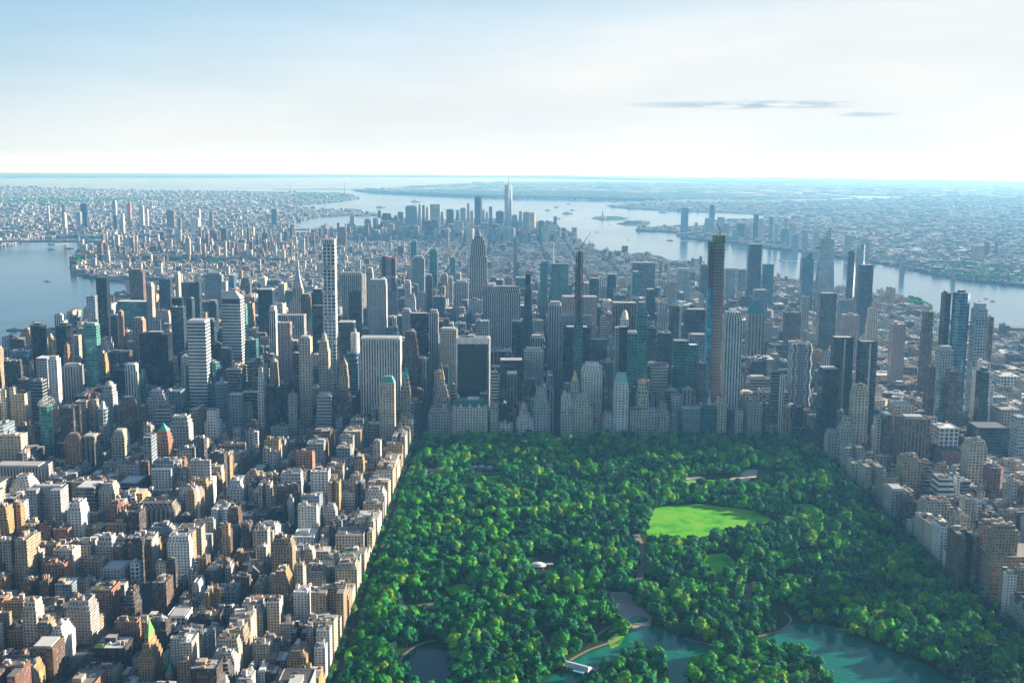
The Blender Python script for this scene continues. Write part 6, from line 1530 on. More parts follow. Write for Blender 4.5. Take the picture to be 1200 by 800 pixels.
# the low blocks between midtown and downtown: small lots, one mass
m = masses.setdefault('city_blocks', MB()); r_ = random.Random(77)
for bx0, bx1, y0, y1 in QB:
    base_h = 17+6*mn.noise(Vector((bx0*.001, y0*.001, 1.1)))+(18 if (y0 > 4200 and bx0 < -1300) else 0)
    for row in (0, 1):
        x = bx0
        while x < bx1-6:
            l = r_.choice((9, 12, 15, 20, 28, 40)); l = min(l, bx1-x)
            a_, b_ = (y0, y0+r_.uniform(20, 28)) if row == 0 else (y1-r_.uniform(20, 28), y1)
            h = base_h*r_.uniform(.7, 1.35)*(1 if r_.random() < .94 else r_.uniform(1.8, 3.2))
            cx_, cy_ = x+l/2, (a_+b_)/2
            if ok_land(cx_-12, cy_) and ok_land(cx_+12, cy_) and clear(x, x+l, a_, b_):
                h = cap_height(x, x+l, a_, h)
                S = ST[r_.choice(('limestone', 'brown brick', 'red brick', 'grey', 'tan', 'dark brick', 'bluegrey', 'brown brick', 'grey', 'cream', 'dark brick'))]; z = drop(cx_, cy_)+2.6; g = r_.choice((.08, .14, .2, .3, .42, .6))
                m.box(x, x+l-.3, a_, b_, z-4, z+h, S, (g, g*1.02, g*1.04))
                if l > 11: w = r_.uniform(3, 6); g = r_.choice((.1, .25, .5)); m.box(x+1+r_.random()*(l-w-2), x+1+w, a_+3, a_+3+w, z+h, z+h+r_.uniform(2.5, 6), ((g, g, g), (0, 0, 0), DG, (g, g, g), (5, 5)), nowin=True) if False else m.plain(x+2, x+2+w, a_+3, a_+3+w, z+h, z+h+r_.uniform(2.5, 6), (g, g, g))
            x += l
# the far districts: thousands of small houses nobody could count
def scatter(poly, box_, n, hr, wr, green=.0, key='far_city', spots=()):
    r_ = random.Random(n)
    m = masses.setdefault(key, MB()); c = 0; tries = 0
    while c < n and tries < n*30:
        tries += 1
        # sample in image-like density: nearer areas get more
        px_, py_ = r_.uniform(box_[0], box_[1]), box_[2]+(box_[3]-box_[2])*r_.random()
        x, y = G(px_, py_); t = min(1.6, max(0, (y-3000)/9000))
        if mn.noise(Vector((x*.0011, y*.0011, 3.3)))+.55*mn.noise(Vector((x*.004, y*.004, 8.3))) < r_.uniform(-.55, .25): continue
        if not inpoly(x, y, poly): continue
        w, d, h = r_.uniform(*wr)*(1+t), r_.uniform(*wr)*(1+t)*.8, r_.uniform(*hr)*(1 if r_.random() < .93 else 2.6)
        rgb = r_.choice([(.40, .42, .43), (.26, .27, .28), (.24, .17, .14), (.3, .31, .33), (.16, .18, .2), (.2, .19, .19)]); rt = r_.choice([(.7, .7, .68), (.45, .45, .44), (.25, .25, .25), (.12, .12, .13), (.55, .5, .42)])
        z = drop(x, y)+2.9; m.box(x, x+w, y, y+d, z, z+h, (rgb, (.5, .5, .4), DG, rt, (5, 4))); c += 1
scatter(BK, (-8, 440, 216, 340), 24000, (7, 17), (12, 34))
scatter(NJ, (700, 1208, 224, 340), 24000, (7, 16), (12, 34))
SIB = SI
scatter(SIB, (412, 1208, 214, 236), 1500, (8, 20), (60, 150), key='far_city')
for (cx_, y_, sx, n) in ((830, 236.6, 90, 260), (640, 233.5, 60, 70), (270, 238, 100, 120), (300, 249, 40, 60), (1060, 296, 60, 60), (40, 275, 45, 50)):
    m = masses['far_city']; r_ = random.Random(n)
    for i in range(n):
        px_ = cx_+r_.gauss(0, sx*.45); x, y = G(px_, y_+r_.gauss(0, 1.0)); s_ = r_.uniform(25, 70); z = drop(x, y)+3
        m.box(x, x+s_, y, y+s_*.7, z, z+r_.uniform(10, 22), ((.72, .7, .66), (0, 0, 0), DG, (.75, .75, .72), (5, 5)))
LABS = {'city_blocks': ('countless smaller buildings packed between the towers', 'buildings'), 'low_rooftops': ('packed low rooftops filling the residential blocks', 'buildings'), 'far_city': ('tiny far houses spread over the distant shores', 'houses')}
for k, m in masses.items():
    o = m.build(k); tag(o, LABS[k][0], LABS[k][1], kind='stuff')
# sidewalks and yards: each block a raised pavement
mb = MB(); PV = ((.10, .10, .10), (0, 0, 0), DG, (.10, .10, .10), (4, 4))
for bx0, bx1, y0, y1, k in blocks():
    q = P((bx0+bx1)/2, (y0+y1)/2, 0)
    if q is None or not (-150 < q[0] < 1350 and q[1] < 900) or not ok_land(bx0-10, y0) or not ok_land(bx1+10, y1): continue
    z = drop((bx0+bx1)/2, (y0+y1)/2)+2.52
    mb.box(bx0-4, bx1+4, y0-3.5, y1+3.5, z-.4, z+.15, PV)
mb.box(PX1-8, PX1+3, PY0, PY1, 2.3, 2.72+.35, PV); mb.box(PX0-3, PX0+6, PY0, PY1, 2.3, 2.72+.35, PV)
o = mb.build('pavement'); o['kind'] = 'structure'
# street and yard trees in the residential blocks, greenery by the rivers
pts = []; r_ = random.Random(5)
for bx0, bx1, y0, y1, k in blocks():
    if y0 > 300: continue
    for side in (y0-1.5, y1+1.5):
        x = bx0+6
        while x < bx1-6:
            if r_.random() < .5 and clear(x-3, x+3, side-3, side+3): pts.append((x, side, 2.4, r_.uniform(.38, .62), 1, r_.uniform(0, 6.28), r_.randrange(8)))
            x += 9
    for _ in range(int((bx1-bx0)/26)):
        if y0 < 0: pts.append((r_.uniform(bx0+34, bx1-34), (y0+y1)/2+r_.uniform(-4, 4), 2.4, r_.uniform(.4, .75), 1, r_.uniform(0, 6.28), r_.randrange(8)))
for xx, pr in ((-41.5, .55), (-26.5, .8), (-22, .8), (846, .4)):
    y = -1460
    while y < -20:
        if r_.random() < pr: pts.append((xx+r_.uniform(-1, 1), y, 2.4, r_.uniform(.5, .85), 1, r_.uniform(0, 6.28), r_.randrange(8)))
        y += 8.5
def green_px(lst, n, s=1.0):
    poly = pix(lst); xs = [p[0] for p in poly]; ys = [p[1] for p in poly]; c = 0; k = 0
    while c < n and k < n*40:
        k += 1; x, y = r_.uniform(min(xs), max(xs)), r_.uniform(min(ys), max(ys))
        if inpoly(x, y, poly): pts.append((x, y, 2.4, s*r_.uniform(.8, 1.6), 1, r_.uniform(0, 6.28), r_.randrange(8))); c += 1
green_px([(84, 311), (90, 301), (112, 291.5), (128, 289), (128, 293), (104, 302), (94, 312)], 420, 1.7)
green_px([(1085, 319), (1130, 328), (1200, 334), (1200, 322), (1150, 314), (1100, 311)], 1100, 1.25)
green_px([(1000, 300), (1085, 317), (1085, 312), (1010, 297)], 260, 1.1)
green_px([(0, 240), (60, 238), (200, 236), (200, 233), (60, 234), (0, 235)], 520, 1.7)
green_px([(0, 266), (60, 262), (80, 268), (20, 272)], 200, 1.2)
green_px([(240, 308), (290, 306), (292, 309), (240, 312)], 160, 1.3)
green_px([(340, 228), (395, 227), (412, 231), (395, 236), (350, 232)], 300, 1.5)
green_px([(1030, 352), (1085, 364), (1095, 366), (1080, 356), (1040, 350)], 120, 1.2)
green_px([(695, 255.5), (722, 254.2), (735, 256.3), (722, 257.6), (705, 257.6)], 45, .9)
green_px([(724, 262.4), (735, 260.2), (758, 260.6), (745, 263.6)], 40, .9)
green_px([(745, 269.9), (748, 268), (790, 267), (830, 268), (830, 275), (795, 273)], 160, 1.0)
gn_scatter('roadside_greenery', pts, CROWNS, 'small street trees, yard trees and far green banks', 'trees')
# ------------------------------------------------------------------ piers
PIERLAB = ['outer of two long piers jutting into the right-hand river', 'shorter pier just below another in the right-hand river', 'long pier at the right edge in the river', 'pier at the foot of the left river bend']
for i, mb in enumerate(PIERS):
    c = np.mean(np.array(mb.v), axis=0)
    q = MB(); q.add(mb, -c[0], -c[1], 0)
    o = q.build('pier', loc=(c[0], c[1], drop(c[0], c[1]))); tag(o, PIERLAB[i], 'pier', 'river piers')
# ------------------------------------------------------------------ bridges
def bridge(kind, pa, pb, fr, deck, tower, lab, col=(.16, .22, .26), ends=.0):
    A, B = Vector(G(*pa)), Vector(G(*pb)); d = (B-A); Ln = d.length; u = d/Ln; n = Vector((-u.y, u.x))
    root = empty(kind, (A.x, A.y, drop(A.x, A.y)))
    def pt(t, z, o=0): 
        x = A+u*(t*Ln)+n*o; return (x.x-A.x, x.y-A.y, z+drop(x.x, x.y)-drop(A.x, A.y))
    m = MB(); K = 24
    for i in range(K):
        for o_ in (-9, 9): m.bar(pt(i/K, deck, o_), pt((i+1)/K, deck, o_), 4.5, col)
        m.bar(pt(i/K, deck+.5, 0), pt((i+1)/K, deck+.5, 0), 7, (.2, .21, .22), 4)
        m.bar(pt(i/K, deck, -9), pt(i/K, deck, 9), 1.2, col)
    m.build('deck', parent=root)
    for t in fr:
        m = MB()
        for o_ in (-11, 11): m.bar(pt(t, -2, o_), pt(t, tower, o_), 7, col, 4, 5)
        for z in (deck+6, (deck+tower)/2, tower-3): m.bar(pt(t, z, -11), pt(t, z, 11), 2.2, col)
        m.bar(pt(t, deck, -11), pt(t, (deck+tower)/2, 11), 1.2, col); m.bar(pt(t, deck, 11), pt(t, (deck+tower)/2, -11), 1.2, col)
        m.build('bridge_tower', parent=root)
    m = MB(); seg = [(0, fr[0]), (fr[0], fr[1]), (fr[1], 1)]
    for o_ in (-10, 10):
        for a, b_ in seg:
            pr = None
            for i in range(13):
                s = i/12; t = a+(b_-a)*s
                if a == 0: z = deck+(tower-deck)*s*s
                elif b_ == 1: z = deck+(tower-deck)*(1-s)*(1-s)
                else: z = deck+5+(tower-deck-5)*(2*s-1)**2
                q = pt(t, z, o_)
                if pr: m.bar(pr, q, 1.6, col)
                if i % 2 == 0 and 0 < i < 12: m.bar(pt(t, deck, o_), q, .35, col)
                pr = q
    m.build('suspension_cables', parent=root)
    tag(root, lab, 'bridge', 'suspension bridges'); return root
bridge('suspension_bridge', (-40, 290), (122, 290), (.17, .82), 41, 95, 'nearest suspension bridge, crossing the left river low at the left edge')
bridge('suspension_bridge', (318, 275), (400, 275), (.3, .78), 40, 95, 'suspension bridge over the far river narrows, left of centre', (.2, .27, .33))
bridge('suspension_bridge', (322, 226), (424, 226), (.18, .80), 66, 207, 'hair-thin farthest suspension bridge at the harbour mouth, two tall towers', (.34, .40, .42))
A = Vector(G(1158, 249.5)); B = Vector(G(1230, 251)); r = empty('viaduct_bridge', (A.x, A.y, drop(A.x, A.y))); m = MB()
for i in range(16):
    p, q = A.lerp(B, i/16)-A, A.lerp(B, (i+1)/16)-A; z = 30
    m.bar((p.x, p.y, z), (q.x, q.y, z), 6, (.42, .45, .46))
m.build('deck', parent=r)
for i in range(0, 16):
    p = A.lerp(B, i/16)-A; m = MB(); m.bar((p.x, p.y, -2), (p.x, p.y, 30), 7, (.42, .45, .46)); m.build('bridge_pier', parent=r)
tag(r, 'low many-legged bridge over the far bay at the right edge', 'bridge')
# ------------------------------------------------------------------ the statue on its island
X, Y = G(706, 256); z = drop(X, Y)+3; COP = (.16, .34, .30)
r = empty('statue', (X, Y, z)); m = MB(); m.prism(ngon(0, 0, 46, 11), 0, ngon(0, 0, 44, 11), 10, ((.36, .34, .3), (0, 0, 0), DG, (.3, .3, .28), (4, 4)), nowin=True); m.build('star_fort', parent=r)
m = MB(); m.prism(rect(22, 22), 10, rect(14, 14), 47, ((.42, .38, .32), (.2, .3, 0), DG, (.4, .38, .34), (5, 6))); m.build('pedestal', parent=r)
m = MB()
prof = [(47, 7.0), (52, 6.6), (60, 5.6), (68, 4.6), (74, 4.4), (78, 4.8), (81, 3.8), (83, 1.8), (85, 2.3), (88, 2.5), (90.5, 1.6), (92, .4)]
for (z0, r0), (z1, r1) in zip(prof, prof[1:]): m.prism(ngon(0, 0, r0, 10, r0*.8), z0, ngon(0, 0, r1, 10, r1*.8), z1, (COP, (0, 0, 0), DG, COP, (4, 4)), top=z1 > 91, nowin=True)
m.bar((3.4, 0, 78), (5.2, -1, 90), 1.6, COP, 6, 1.1); m.bar((5.2, -1, 90), (5.0, -1, 100), 1.1, COP, 6, .8)
m.bar((-3.6, 0, 78), (-5.2, -2.4, 71), 1.5, COP, 6, 1.1); m.build('figure', parent=r)
m = MB(); m.bar((-6.4, -3, 66), (-4.4, -3, 76), 1.9, COP, 4); m.build('tablet', parent=r)
m = MB(); m.prism(ngon(5, -1, 2.0, 8), 100, ngon(5, -1, 1.6, 8), 102, (COP, (0, 0, 0), DG, COP, (4, 4)), nowin=True); m.prism(ngon(5, -1, 1.4, 8), 102, ngon(5, -1, .2, 8), 106, (GOLD, (0, 0, 0), DG, GOLD, (4, 4)), nowin=True); m.build('torch', parent=r)
m = MB()
for i in range(7):
    a = math.pi*(i+.5)/7; m.bar((math.cos(a)*2, 0, 89+math.sin(a)*1.6), (math.cos(a)*4.6, 0, 89+math.sin(a)*4.6), .35, COP, 4, .1)
m.build('crown_rays', parent=r)
tag(r, 'tiny robed statue with raised torch on a tall pedestal on its island', 'statue')
X, Y = G(745, 262); r = empty('museum', (X, Y, drop(X, Y)+3)); m = MB(); m.prism(rect(110, 45), 0, rect(110, 45), 18, ST['red brick']); m.build('walls', parent=r)
for sx in (-50, -18, 18, 50):
    m = MB(); m.prism(rect(9, 9, sx, 0), 18, rect(9, 9, sx, 0), 30, ST['tan']); m.prism(rect(9, 9, sx, 0), 30, rect(.5, .5, sx, 0), 40, (COP, (0, 0, 0), DG, COP, (4, 4)), nowin=True); m.build('corner_turret', parent=r)
tag(r, 'long brick building with four turrets on the right-hand island', 'museum')
# ------------------------------------------------------------------ boats
wake_m = simple('wake_foam', (.75, .8, .82), .6, nscale=.08, namt=.3)
def boat(px, py, L_, ang, kind, lab, wake=0, col=(.7, .7, .68), hull=(.12, .14, .18)):
    L_ = L_ if L_ < 100 else L_*.5
    X, Y = G(px, py); z = drop(X, Y); r = empty(kind, (X, Y, z)); r.rotation_euler = (0, 0, ang); w = L_*.24
    m = MB(); b_ = [(-L_/2, -w/2), (L_*.22, -w/2), (L_*.5, 0), (L_*.22, w/2), (-L_/2, w/2)]; s = [(x*.94, y*.8) for x, y in b_]
    m.prism(s, -.8, b_, L_*.07, (hull, (0, 0, 0), DG, col, (4, 4)), nowin=True); m.build('hull', parent=r)
    m = MB(); m.plain(-L_*.32, L_*.14, -w*.34, w*.34, L_*.07, L_*.14, col); m.build('cabin', parent=r)
    m = MB(); m.plain(-L_*.02, L_*.12, -w*.24, w*.24, L_*.14, L_*.19, col); m.build('wheelhouse', parent=r)
    m = MB(); m.bar((-L_*.15, 0, L_*.14), (-L_*.15, 0, L_*.24), L_*.014, (.3, .3, .3)); m.build('funnel', parent=r)
    tag(r, lab, 'boat', 'boats on the rivers and harbour')
    if wake:
        me = bpy.data.meshes.new('wake'); bm = bmesh.new(); n = 14; A_, B_ = [], []
        for i in range(n):
            t = i/(n-1); x = -L_*.45-wake*t; ww = w*.5+wake*.05*t*(1+.3*math.sin(i*2.1)); A_.append(bm.verts.new((x, ww*(1-.5*t), .25))); B_.append(bm.verts.new((x, -ww*(1-.5*t), .25)))
        for i in range(n-1): bm.faces.new((A_[i+1], B_[i+1], B_[i], A_[i]))
        bm.to_mesh(me); bm.free(); me.materials.append(wake_m); o = bpy.data.objects.new('wake', me); COL.objects.link(o); o.location = (X, Y, z); o.rotation_euler = (0, 0, ang)
        tag(o, None, None, None, 'structure')
BO = [(17, 387, 55, .1, 'ferry', 'dark ferry with white wake at the left edge, nearest of all boats', 90), (56, 329.5, 40, .3, 'barge', 'small dark barge alone in the middle of the left river', 0),
 (60, 292.5, 50, .2, 'boat', 'boat with short wake just below the near suspension bridge', 120), (81, 291.5, 60, .1, 'ferry', 'white ferry close below the near suspension bridge, right of a smaller one', 0),
 (93, 396.5, 45, 2.6, 'ferry', 'white ferry between the right twin tower and the turquoise tower', 0), (140, 348, 40, 1.2, 'barge', 'barge moored at the river bend right of the plain black slab', 0),
 (642, 246.8, 160, .1, 'cargo_ship', 'leftmost of the small dark ships in the harbour right of downtown', 0), (652, 243.2, 160, .1, 'cargo_ship', 'upper left ship in the harbour, above the others', 0), (665, 250.4, 260, .05, 'cargo_ship', 'longest dark ship in the harbour left of the statue', 0),
 (671, 246.5, 150, .1, 'cargo_ship', 'ship just above the long harbour ship', 0), (666, 239.3, 150, .1, 'cargo_ship', 'farthest small ship near the opposite harbour shore', 0), (777, 249.2, 240, 0, 'cargo_ship', 'thin ship right of the statue island', 0),
 (785, 282, 60, 2.9, 'ferry', 'small ferry with wake near the left end of the right-hand waterfront', 180), (915, 305.2, 40, 2.7, 'ferry', 'small dark ferry trailing a long white wake on the right river', 420), (1046, 339, 35, .2, 'boat', 'lone speck of a boat mid-river on the right', 0),
 (1149, 353, 30, .5, 'sailing_boat', 'left of three white boats on the river at far right', 0), (1156, 350, 30, .4, 'sailing_boat', 'middle of three white boats on the river at far right', 0), (1164, 353, 30, .3, 'sailing_boat', 'right of three white boats on the river at far right', 0),
 (446, 243.3, 260, 0, 'cargo_ship', 'cargo ship in the bay left of the downtown towers', 0), (487, 236.6, 300, 0, 'cargo_ship', 'cargo ship in the bay above the downtown towers', 0), (693, 282.7, 50, .6, 'ferry', 'small ferry near the green pier at lower Manhattan-side shore', 60),
 (715, 263, 50, .8, 'boat', 'tiny white boat in the harbour below the statue island', 90), (655, 256.5, 60, 2.4, 'ferry', 'ferry with faint wake left of the statue', 200), (738, 281, 45, .8, 'boat', 'tiny boat mid-river below the right-hand island', 120), (700, 272, 45, .5, 'boat', 'tiny boat between statue and near shore', 80)]
BO[20] = BO[20][:5]+('small ferry near the little green pier left of the wide river',)+BO[20][6:]
for b_ in BO: boat(b_[0], b_[1], b_[2], b_[3], b_[4], b_[5], b_[6])
# rowing boats on the lake
RB = [(768, 752), (757, 744), (740, 755), (985, 761), (1003, 769), (966, 779), (976, 789), (730, 762), (792, 763), (796, 768), (1018, 763), (962, 755), (995, 792), (1045, 785), (775, 776), (1012, 781), (1000, 752), (718, 770)]
proto = None
for i, (x, y) in enumerate(RB):
    X, Y = G(x, y)
    if proto is None:
        r = empty('rowing_boat', (X, Y, 3.02)); m = MB(); b_ = [(-2.4, -.8), (1.2, -.8), (2.8, 0), (1.2, .8), (-2.4, .8)]; m.prism([(a*.8, c*.6) for a, c in b_], 0, b_, .7, ((.62, .6, .55), (0, 0, 0), DG, (.3, .25, .2), (4, 4)), nowin=True); m.build('hull', parent=r)
        m = MB(); m.plain(-.4, .1, -.7, .7, .72, .85, (.5, .4, .3)); m.build('bench', parent=r); proto = r
    else:
        r = proto.copy(); COL.objects.link(r); r.location = (X, Y, 3.02)
        for ch in proto.children: c_ = ch.copy(); COL.objects.link(c_); c_.parent = r
    r.rotation_euler = (0, 0, i*1.3)
    THINGS.append(dict(o=r, px=x, py=y, label=None, cat='rowing boat', kind='rowing_boat', style=None, noun='small pale rowing boat on the lake', Y=Y, group='rowing boats on the lake', hero=False))
# ------------------------------------------------------------------ things in the park
def thing(name, px, py, lab, cat, z=3.0, rot=0):
    X, Y = G(px, py); r = empty(name, (X, Y, z)); r.rotation_euler = (0, 0, rot); tag(r, lab, cat); return r
WHT = (.78, .78, .76)
r = thing('boathouse', 672, 786, 'long white-roofed boathouse at the lake edge, bottom centre', 'boathouse', 3.2, -.55)
m = MB(); m.prism(rect(44, 13), 0, rect(44, 13), 4.2, ((.5, .46, .38), (.6, .6, .2), DG, WHT, (3, 4))); m.build('walls', parent=r)
m = MB(); m.prism(rect(48, 16), 4.2, rect(42, 3), 7.5, ((.62, .62, .60), (0, 0, 0), DG, (.66, .66, .64), (3, 4)), nowin=True); m.build('roof', parent=r)
m = MB(); m.plain(-26, 26, 8, 14, -.4, .5, (.55, .50, .42)); m.build('dock', parent=r)
m = MB(); m.plain(6, 20, -14, -8, 3.8, 4.4, (.15, .5, .52)); [m.bar((a, b_, 0), (a, b_, 3.9), .2, (.5, .5, .5)) for a in (7, 19) for b_ in (-13.5, -8.5)]; m.build('awning', parent=r)
r = thing('bandstand_tent', 630, 668, 'oval white tent roof among the trees near the park centre', 'tent')
m = MB(); m.prism(ngon(0, 0, 13, 20, 9), 5, ngon(0, 0, 9, 20, 6), 8.5, (WHT, (0, 0, 0), DG, WHT, (3, 4)), nowin=True); m.prism(ngon(0, 0, 9, 20, 6), 8.5, ngon(0, 0, .5, 20, .4), 10, (WHT, (0, 0, 0), DG, WHT, (3, 4)), nowin=True); m.build('canopy', parent=r)
m = MB(); [m.bar((12*math.cos(a), 8*math.sin(a), 0), (12*math.cos(a), 8*math.sin(a), 5.2), .25, (.6, .6, .6)) for a in [i*.7854 for i in range(8)]]; m.build('posts', parent=r)
m = MB(); m.prism(rect(16, 8, 16, 8), 0, rect(16, 8, 16, 8), 5, ((.5, .46, .4), (.5, .5, .2), DG, (.5, .5, .48), (3, 4))); m.build('stage_house', parent=r)
r = thing('arsenal_house', 506, 558, 'small castle-like stone building with white-framed yard at the park left side', 'museum')
m = MB(); [m.box(a, b_, c, d, -1, 9, ((.5, .46, .42), (.4, .5, .2), DG, (.3, .3, .3), (3, 4))) for a, b_, c, d in ((-14, 14, 6, 13), (-14, -8, -12, 6), (8, 14, -12, 6))]; m.build('walls', parent=r)
m = MB(); m.plain(-15, 15, -14, -12.5, 0, 5, (.66, .62, .55)); m.plain(-3, 3, -10, 2, 0, 6, (.6, .58, .52)); m.build('yard_wall', parent=r)
for sx in (-14, 14):
    for sy in (-12, 13):
        m = MB(); m.prism(ngon(sx, sy, 2.2, 8), -1, ngon(sx, sy, 2.2, 8), 12, ((.5, .46, .42), (0, 0, 0), DG, (.4, .4, .4), (3, 4))); m.build('corner_turret', parent=r)
r = thing('zoo_pavilion', 565, 551.5, 'group of low white pavilion roofs left of the park centre line', 'pavilion')
for i, (a, b_) in enumerate(((-16, 0), (0, 4), (15, -1))):
    m = MB(); m.prism(rect(12, 9, a, b_), 0, rect(12, 9, a, b_), 5, ((.45, .42, .38), (.4, .5, .2), DG, (.5, .52, .52), (3, 4))); m.prism(rect(13, 10, a, b_), 5, rect(9, 1, a, b_), 8, ((.55, .56, .56), (0, 0, 0), DG, (.5, .52, .52), (3, 4)), nowin=True); m.build('pavilion_wing', parent=r)
r = thing('rink_pavilion', 650, 547, 'pale rink with thin white sheds among dark far trees', 'pavilion')
m = MB(); m.prism(ngon(0, 0, 20, 20, 13), 0, ngon(0, 0, 20, 20, 13), .6, ((.5, .5, .5), (0, 0, 0), DG, (.62, .64, .64), (3, 4)), nowin=True); m.build('rink_floor', parent=r)
m = MB(); m.prism(rect(34, 5, 0, 16), 0, rect(34, 5, 0, 16), 5, ((.6, .6, .6), (.5, .5, .2), DG, WHT, (3, 4))); m.build('shed', parent=r)
r = thing('restaurant_pavilion', 965, 592, 'white-roofed restaurant pavilion in trees right of the big lawn', 'pavilion')
m = MB(); m.prism(rect(26, 12), 0, rect(26, 12), 8, ((.5, .45, .4), (.5, .5, .2), DG, WHT, (3, 4))); m.build('walls', parent=r)
m = MB(); m.prism(rect(28, 14), 8, rect(22, 2), 16, (WHT, (0, 0, 0), DG, WHT, (3, 4)), nowin=True); m.build('roof', parent=r)
r = thing('fountain', 748, 729, 'round stone fountain basin with tiered centre on the brick terrace', 'fountain', 3.1)
m = MB(); P_ = ngon(0, 0, 14, 28); Q_ = ngon(0, 0, 13, 28)
for i in range(28):
    j = (i+1) % 28; m.face([(*P_[i], .9), (*P_[j], .9), (*Q_[j], .9), (*Q_[i], .9)], [(0, 0)]*4, (.5, .46, .4, 1), (0, 0, 0, 1), (0, 0, 0, 0)); m.face([(*P_[i], 0), (*P_[j], 0), (*P_[j], .9), (*P_[i], .9)], [(0, 0)]*4, (.5, .46, .4, 1), (0, 0, 0, 1), (0, 0, 0, 0))
m.build('basin', parent=r)
me = bpy.data.meshes.new('pool'); bm = bmesh.new(); bm.faces.new([bm.verts.new((*p, .6)) for p in ngon(0, 0, 13.2, 28)]); bm.to_mesh(me); bm.free(); me.materials.append(LAKE); o = bpy.data.objects.new('basin_water', me); COL.objects.link(o); o.parent = r
m = MB(); m.prism(ngon(0, 0, 2, 10), .3, ngon(0, 0, 1, 10), 3, ((.3, .36, .3), (0, 0, 0), DG, (.3, .36, .3), (3, 4)), nowin=True); m.prism(ngon(0, 0, 2.6, 10), 3, ngon(0, 0, 2.6, 10), 3.5, ((.3, .36, .3), (0, 0, 0), DG, (.3, .36, .3), (3, 4)), nowin=True); m.bar((0, 0, 3.5), (0, 0, 8), .7, (.2, .3, .26), 6, .2); m.build('angel_pedestal', parent=r)
r = thing('terrace_stairs', 721, 704, 'broad stone staircase with arcade above the fountain terrace', 'staircase', 3.1)
m = MB()
for i in range(12): m.plain(-16, 16, i*.7, i*.7+.7, -.1, .4+i*.4, (.45, .42, .36))
m.build('steps', parent=r); m = MB(); m.plain(-24, -17, 0, 9, 0, 5.4, (.5, .46, .38)); m.plain(17, 24, 0, 9, 0, 5.4, (.5, .46, .38)); m.plain(-24, 24, 9, 10.2, 0, 6.2, (.5, .46, .38)); m.build('arcade_wall', parent=r)
for i, (px_, py_, lab) in enumerate([(762, 668, 'slim pale stone column standing among trees below the big lawn')]):
    r = thing('monument', px_, py_, lab, 'monument'); m = MB(); m.prism(rect(5, 5), -1, rect(4, 4), 3, ((.55, .52, .46), (0, 0, 0), DG, (.5, .5, .5), (3, 4)), nowin=True); m.build('plinth', parent=r); m = MB(); m.bar((0, 0, 3), (0, 0, 17), 1.2, (.6, .58, .52), 8, .8); m.build('column', parent=r)
# ------------------------------------------------------------------ people on the lawn and the terrace
def person_mesh():
    J = [((0, 0, .95), .14), ((0, 0, 1.25), .16), ((0, 0, 1.45), .10), ((0, 0, 1.55), .07), ((0, 0, 1.68), .11),
         ((.1, 0, .88), .10), ((.12, .02, .48), .075), ((.13, 0, .06), .05), ((-.1, 0, .88), .10), ((-.13, .05, .48), .075), ((-.15, -.03, .06), .05),
         ((.2, 0, 1.38), .07), ((.27, .03, 1.1), .05), ((.27, .1, .86), .04), ((-.2, 0, 1.38), .07), ((-.28, -.02, 1.1), .05), ((-.26, .08, .86), .04)]
    E_ = [(0, 1), (1, 2), (2, 3), (3, 4), (0, 5), (5, 6), (6, 7), (0, 8), (8, 9), (9, 10), (2, 11), (11, 12), (12, 13), (2, 14), (14, 15), (15, 16)]
    me = bpy.data.meshes.new('p'); me.from_pydata([j[0] for j in J], E_, []); o = bpy.data.objects.new('p', me); COL.objects.link(o)
    sk = o.modifiers.new('s', 'SKIN'); lay = me.skin_vertices[0].data if me.skin_vertices else None
    if lay is None:
        bm = bmesh.new(); bm.from_mesh(me); bm.verts.layers.skin.verify(); bm.to_mesh(me); bm.free(); lay = me.skin_vertices[0].data
    for i, j in enumerate(J): lay[i].radius = (j[1], j[1]); lay[i].use_root = i == 0
    dg = bpy.context.evaluated_depsgraph_get(); dg.update()
    out = bpy.data.meshes.new_from_object(o.evaluated_get(dg)); bpy.data.objects.remove(o); out.name = 'person'
    return out
pm = person_mesh(); r_ = random.Random(21)
COLS = [(c, n, simple('clothes_'+n, c, .9, nscale=2, namt=.1)) for c, n in (((.75, .75, .72), 'white'), ((.05, .06, .10), 'dark'), ((.5, .06, .05), 'red'), ((.1, .2, .45), 'blue'))]
PMS = []
for c, n, mt in COLS:
    q = pm.copy(); q.materials.clear(); q.materials.append(mt); PMS.append((q, n))
lawn0 = pix(LAWNS[0]); plz = pix(PLAZA); k = 0
for poly, nn, zz, wh in ((lawn0, 70, 3.0, 'on the big lawn'), (plz, 26, 3.1, 'on the brick terrace')):
    xs = [p[0] for p in poly]; ys = [p[1] for p in poly]; k = 0
    while k < nn:
        x, y = r_.uniform(min(xs), max(xs)), r_.uniform(min(ys), max(ys))
        if not inpoly(x, y, poly): continue
        me_, n = r_.choice(PMS); o = bpy.data.objects.new('person', me_); COL.objects.link(o); o.location = (x, y, zz); o.rotation_euler = (0, 0, r_.uniform(0, 6.28))
        tag(o, 'person in '+n+' clothes standing '+wh, 'person', 'people in '+n+' '+wh); k += 1
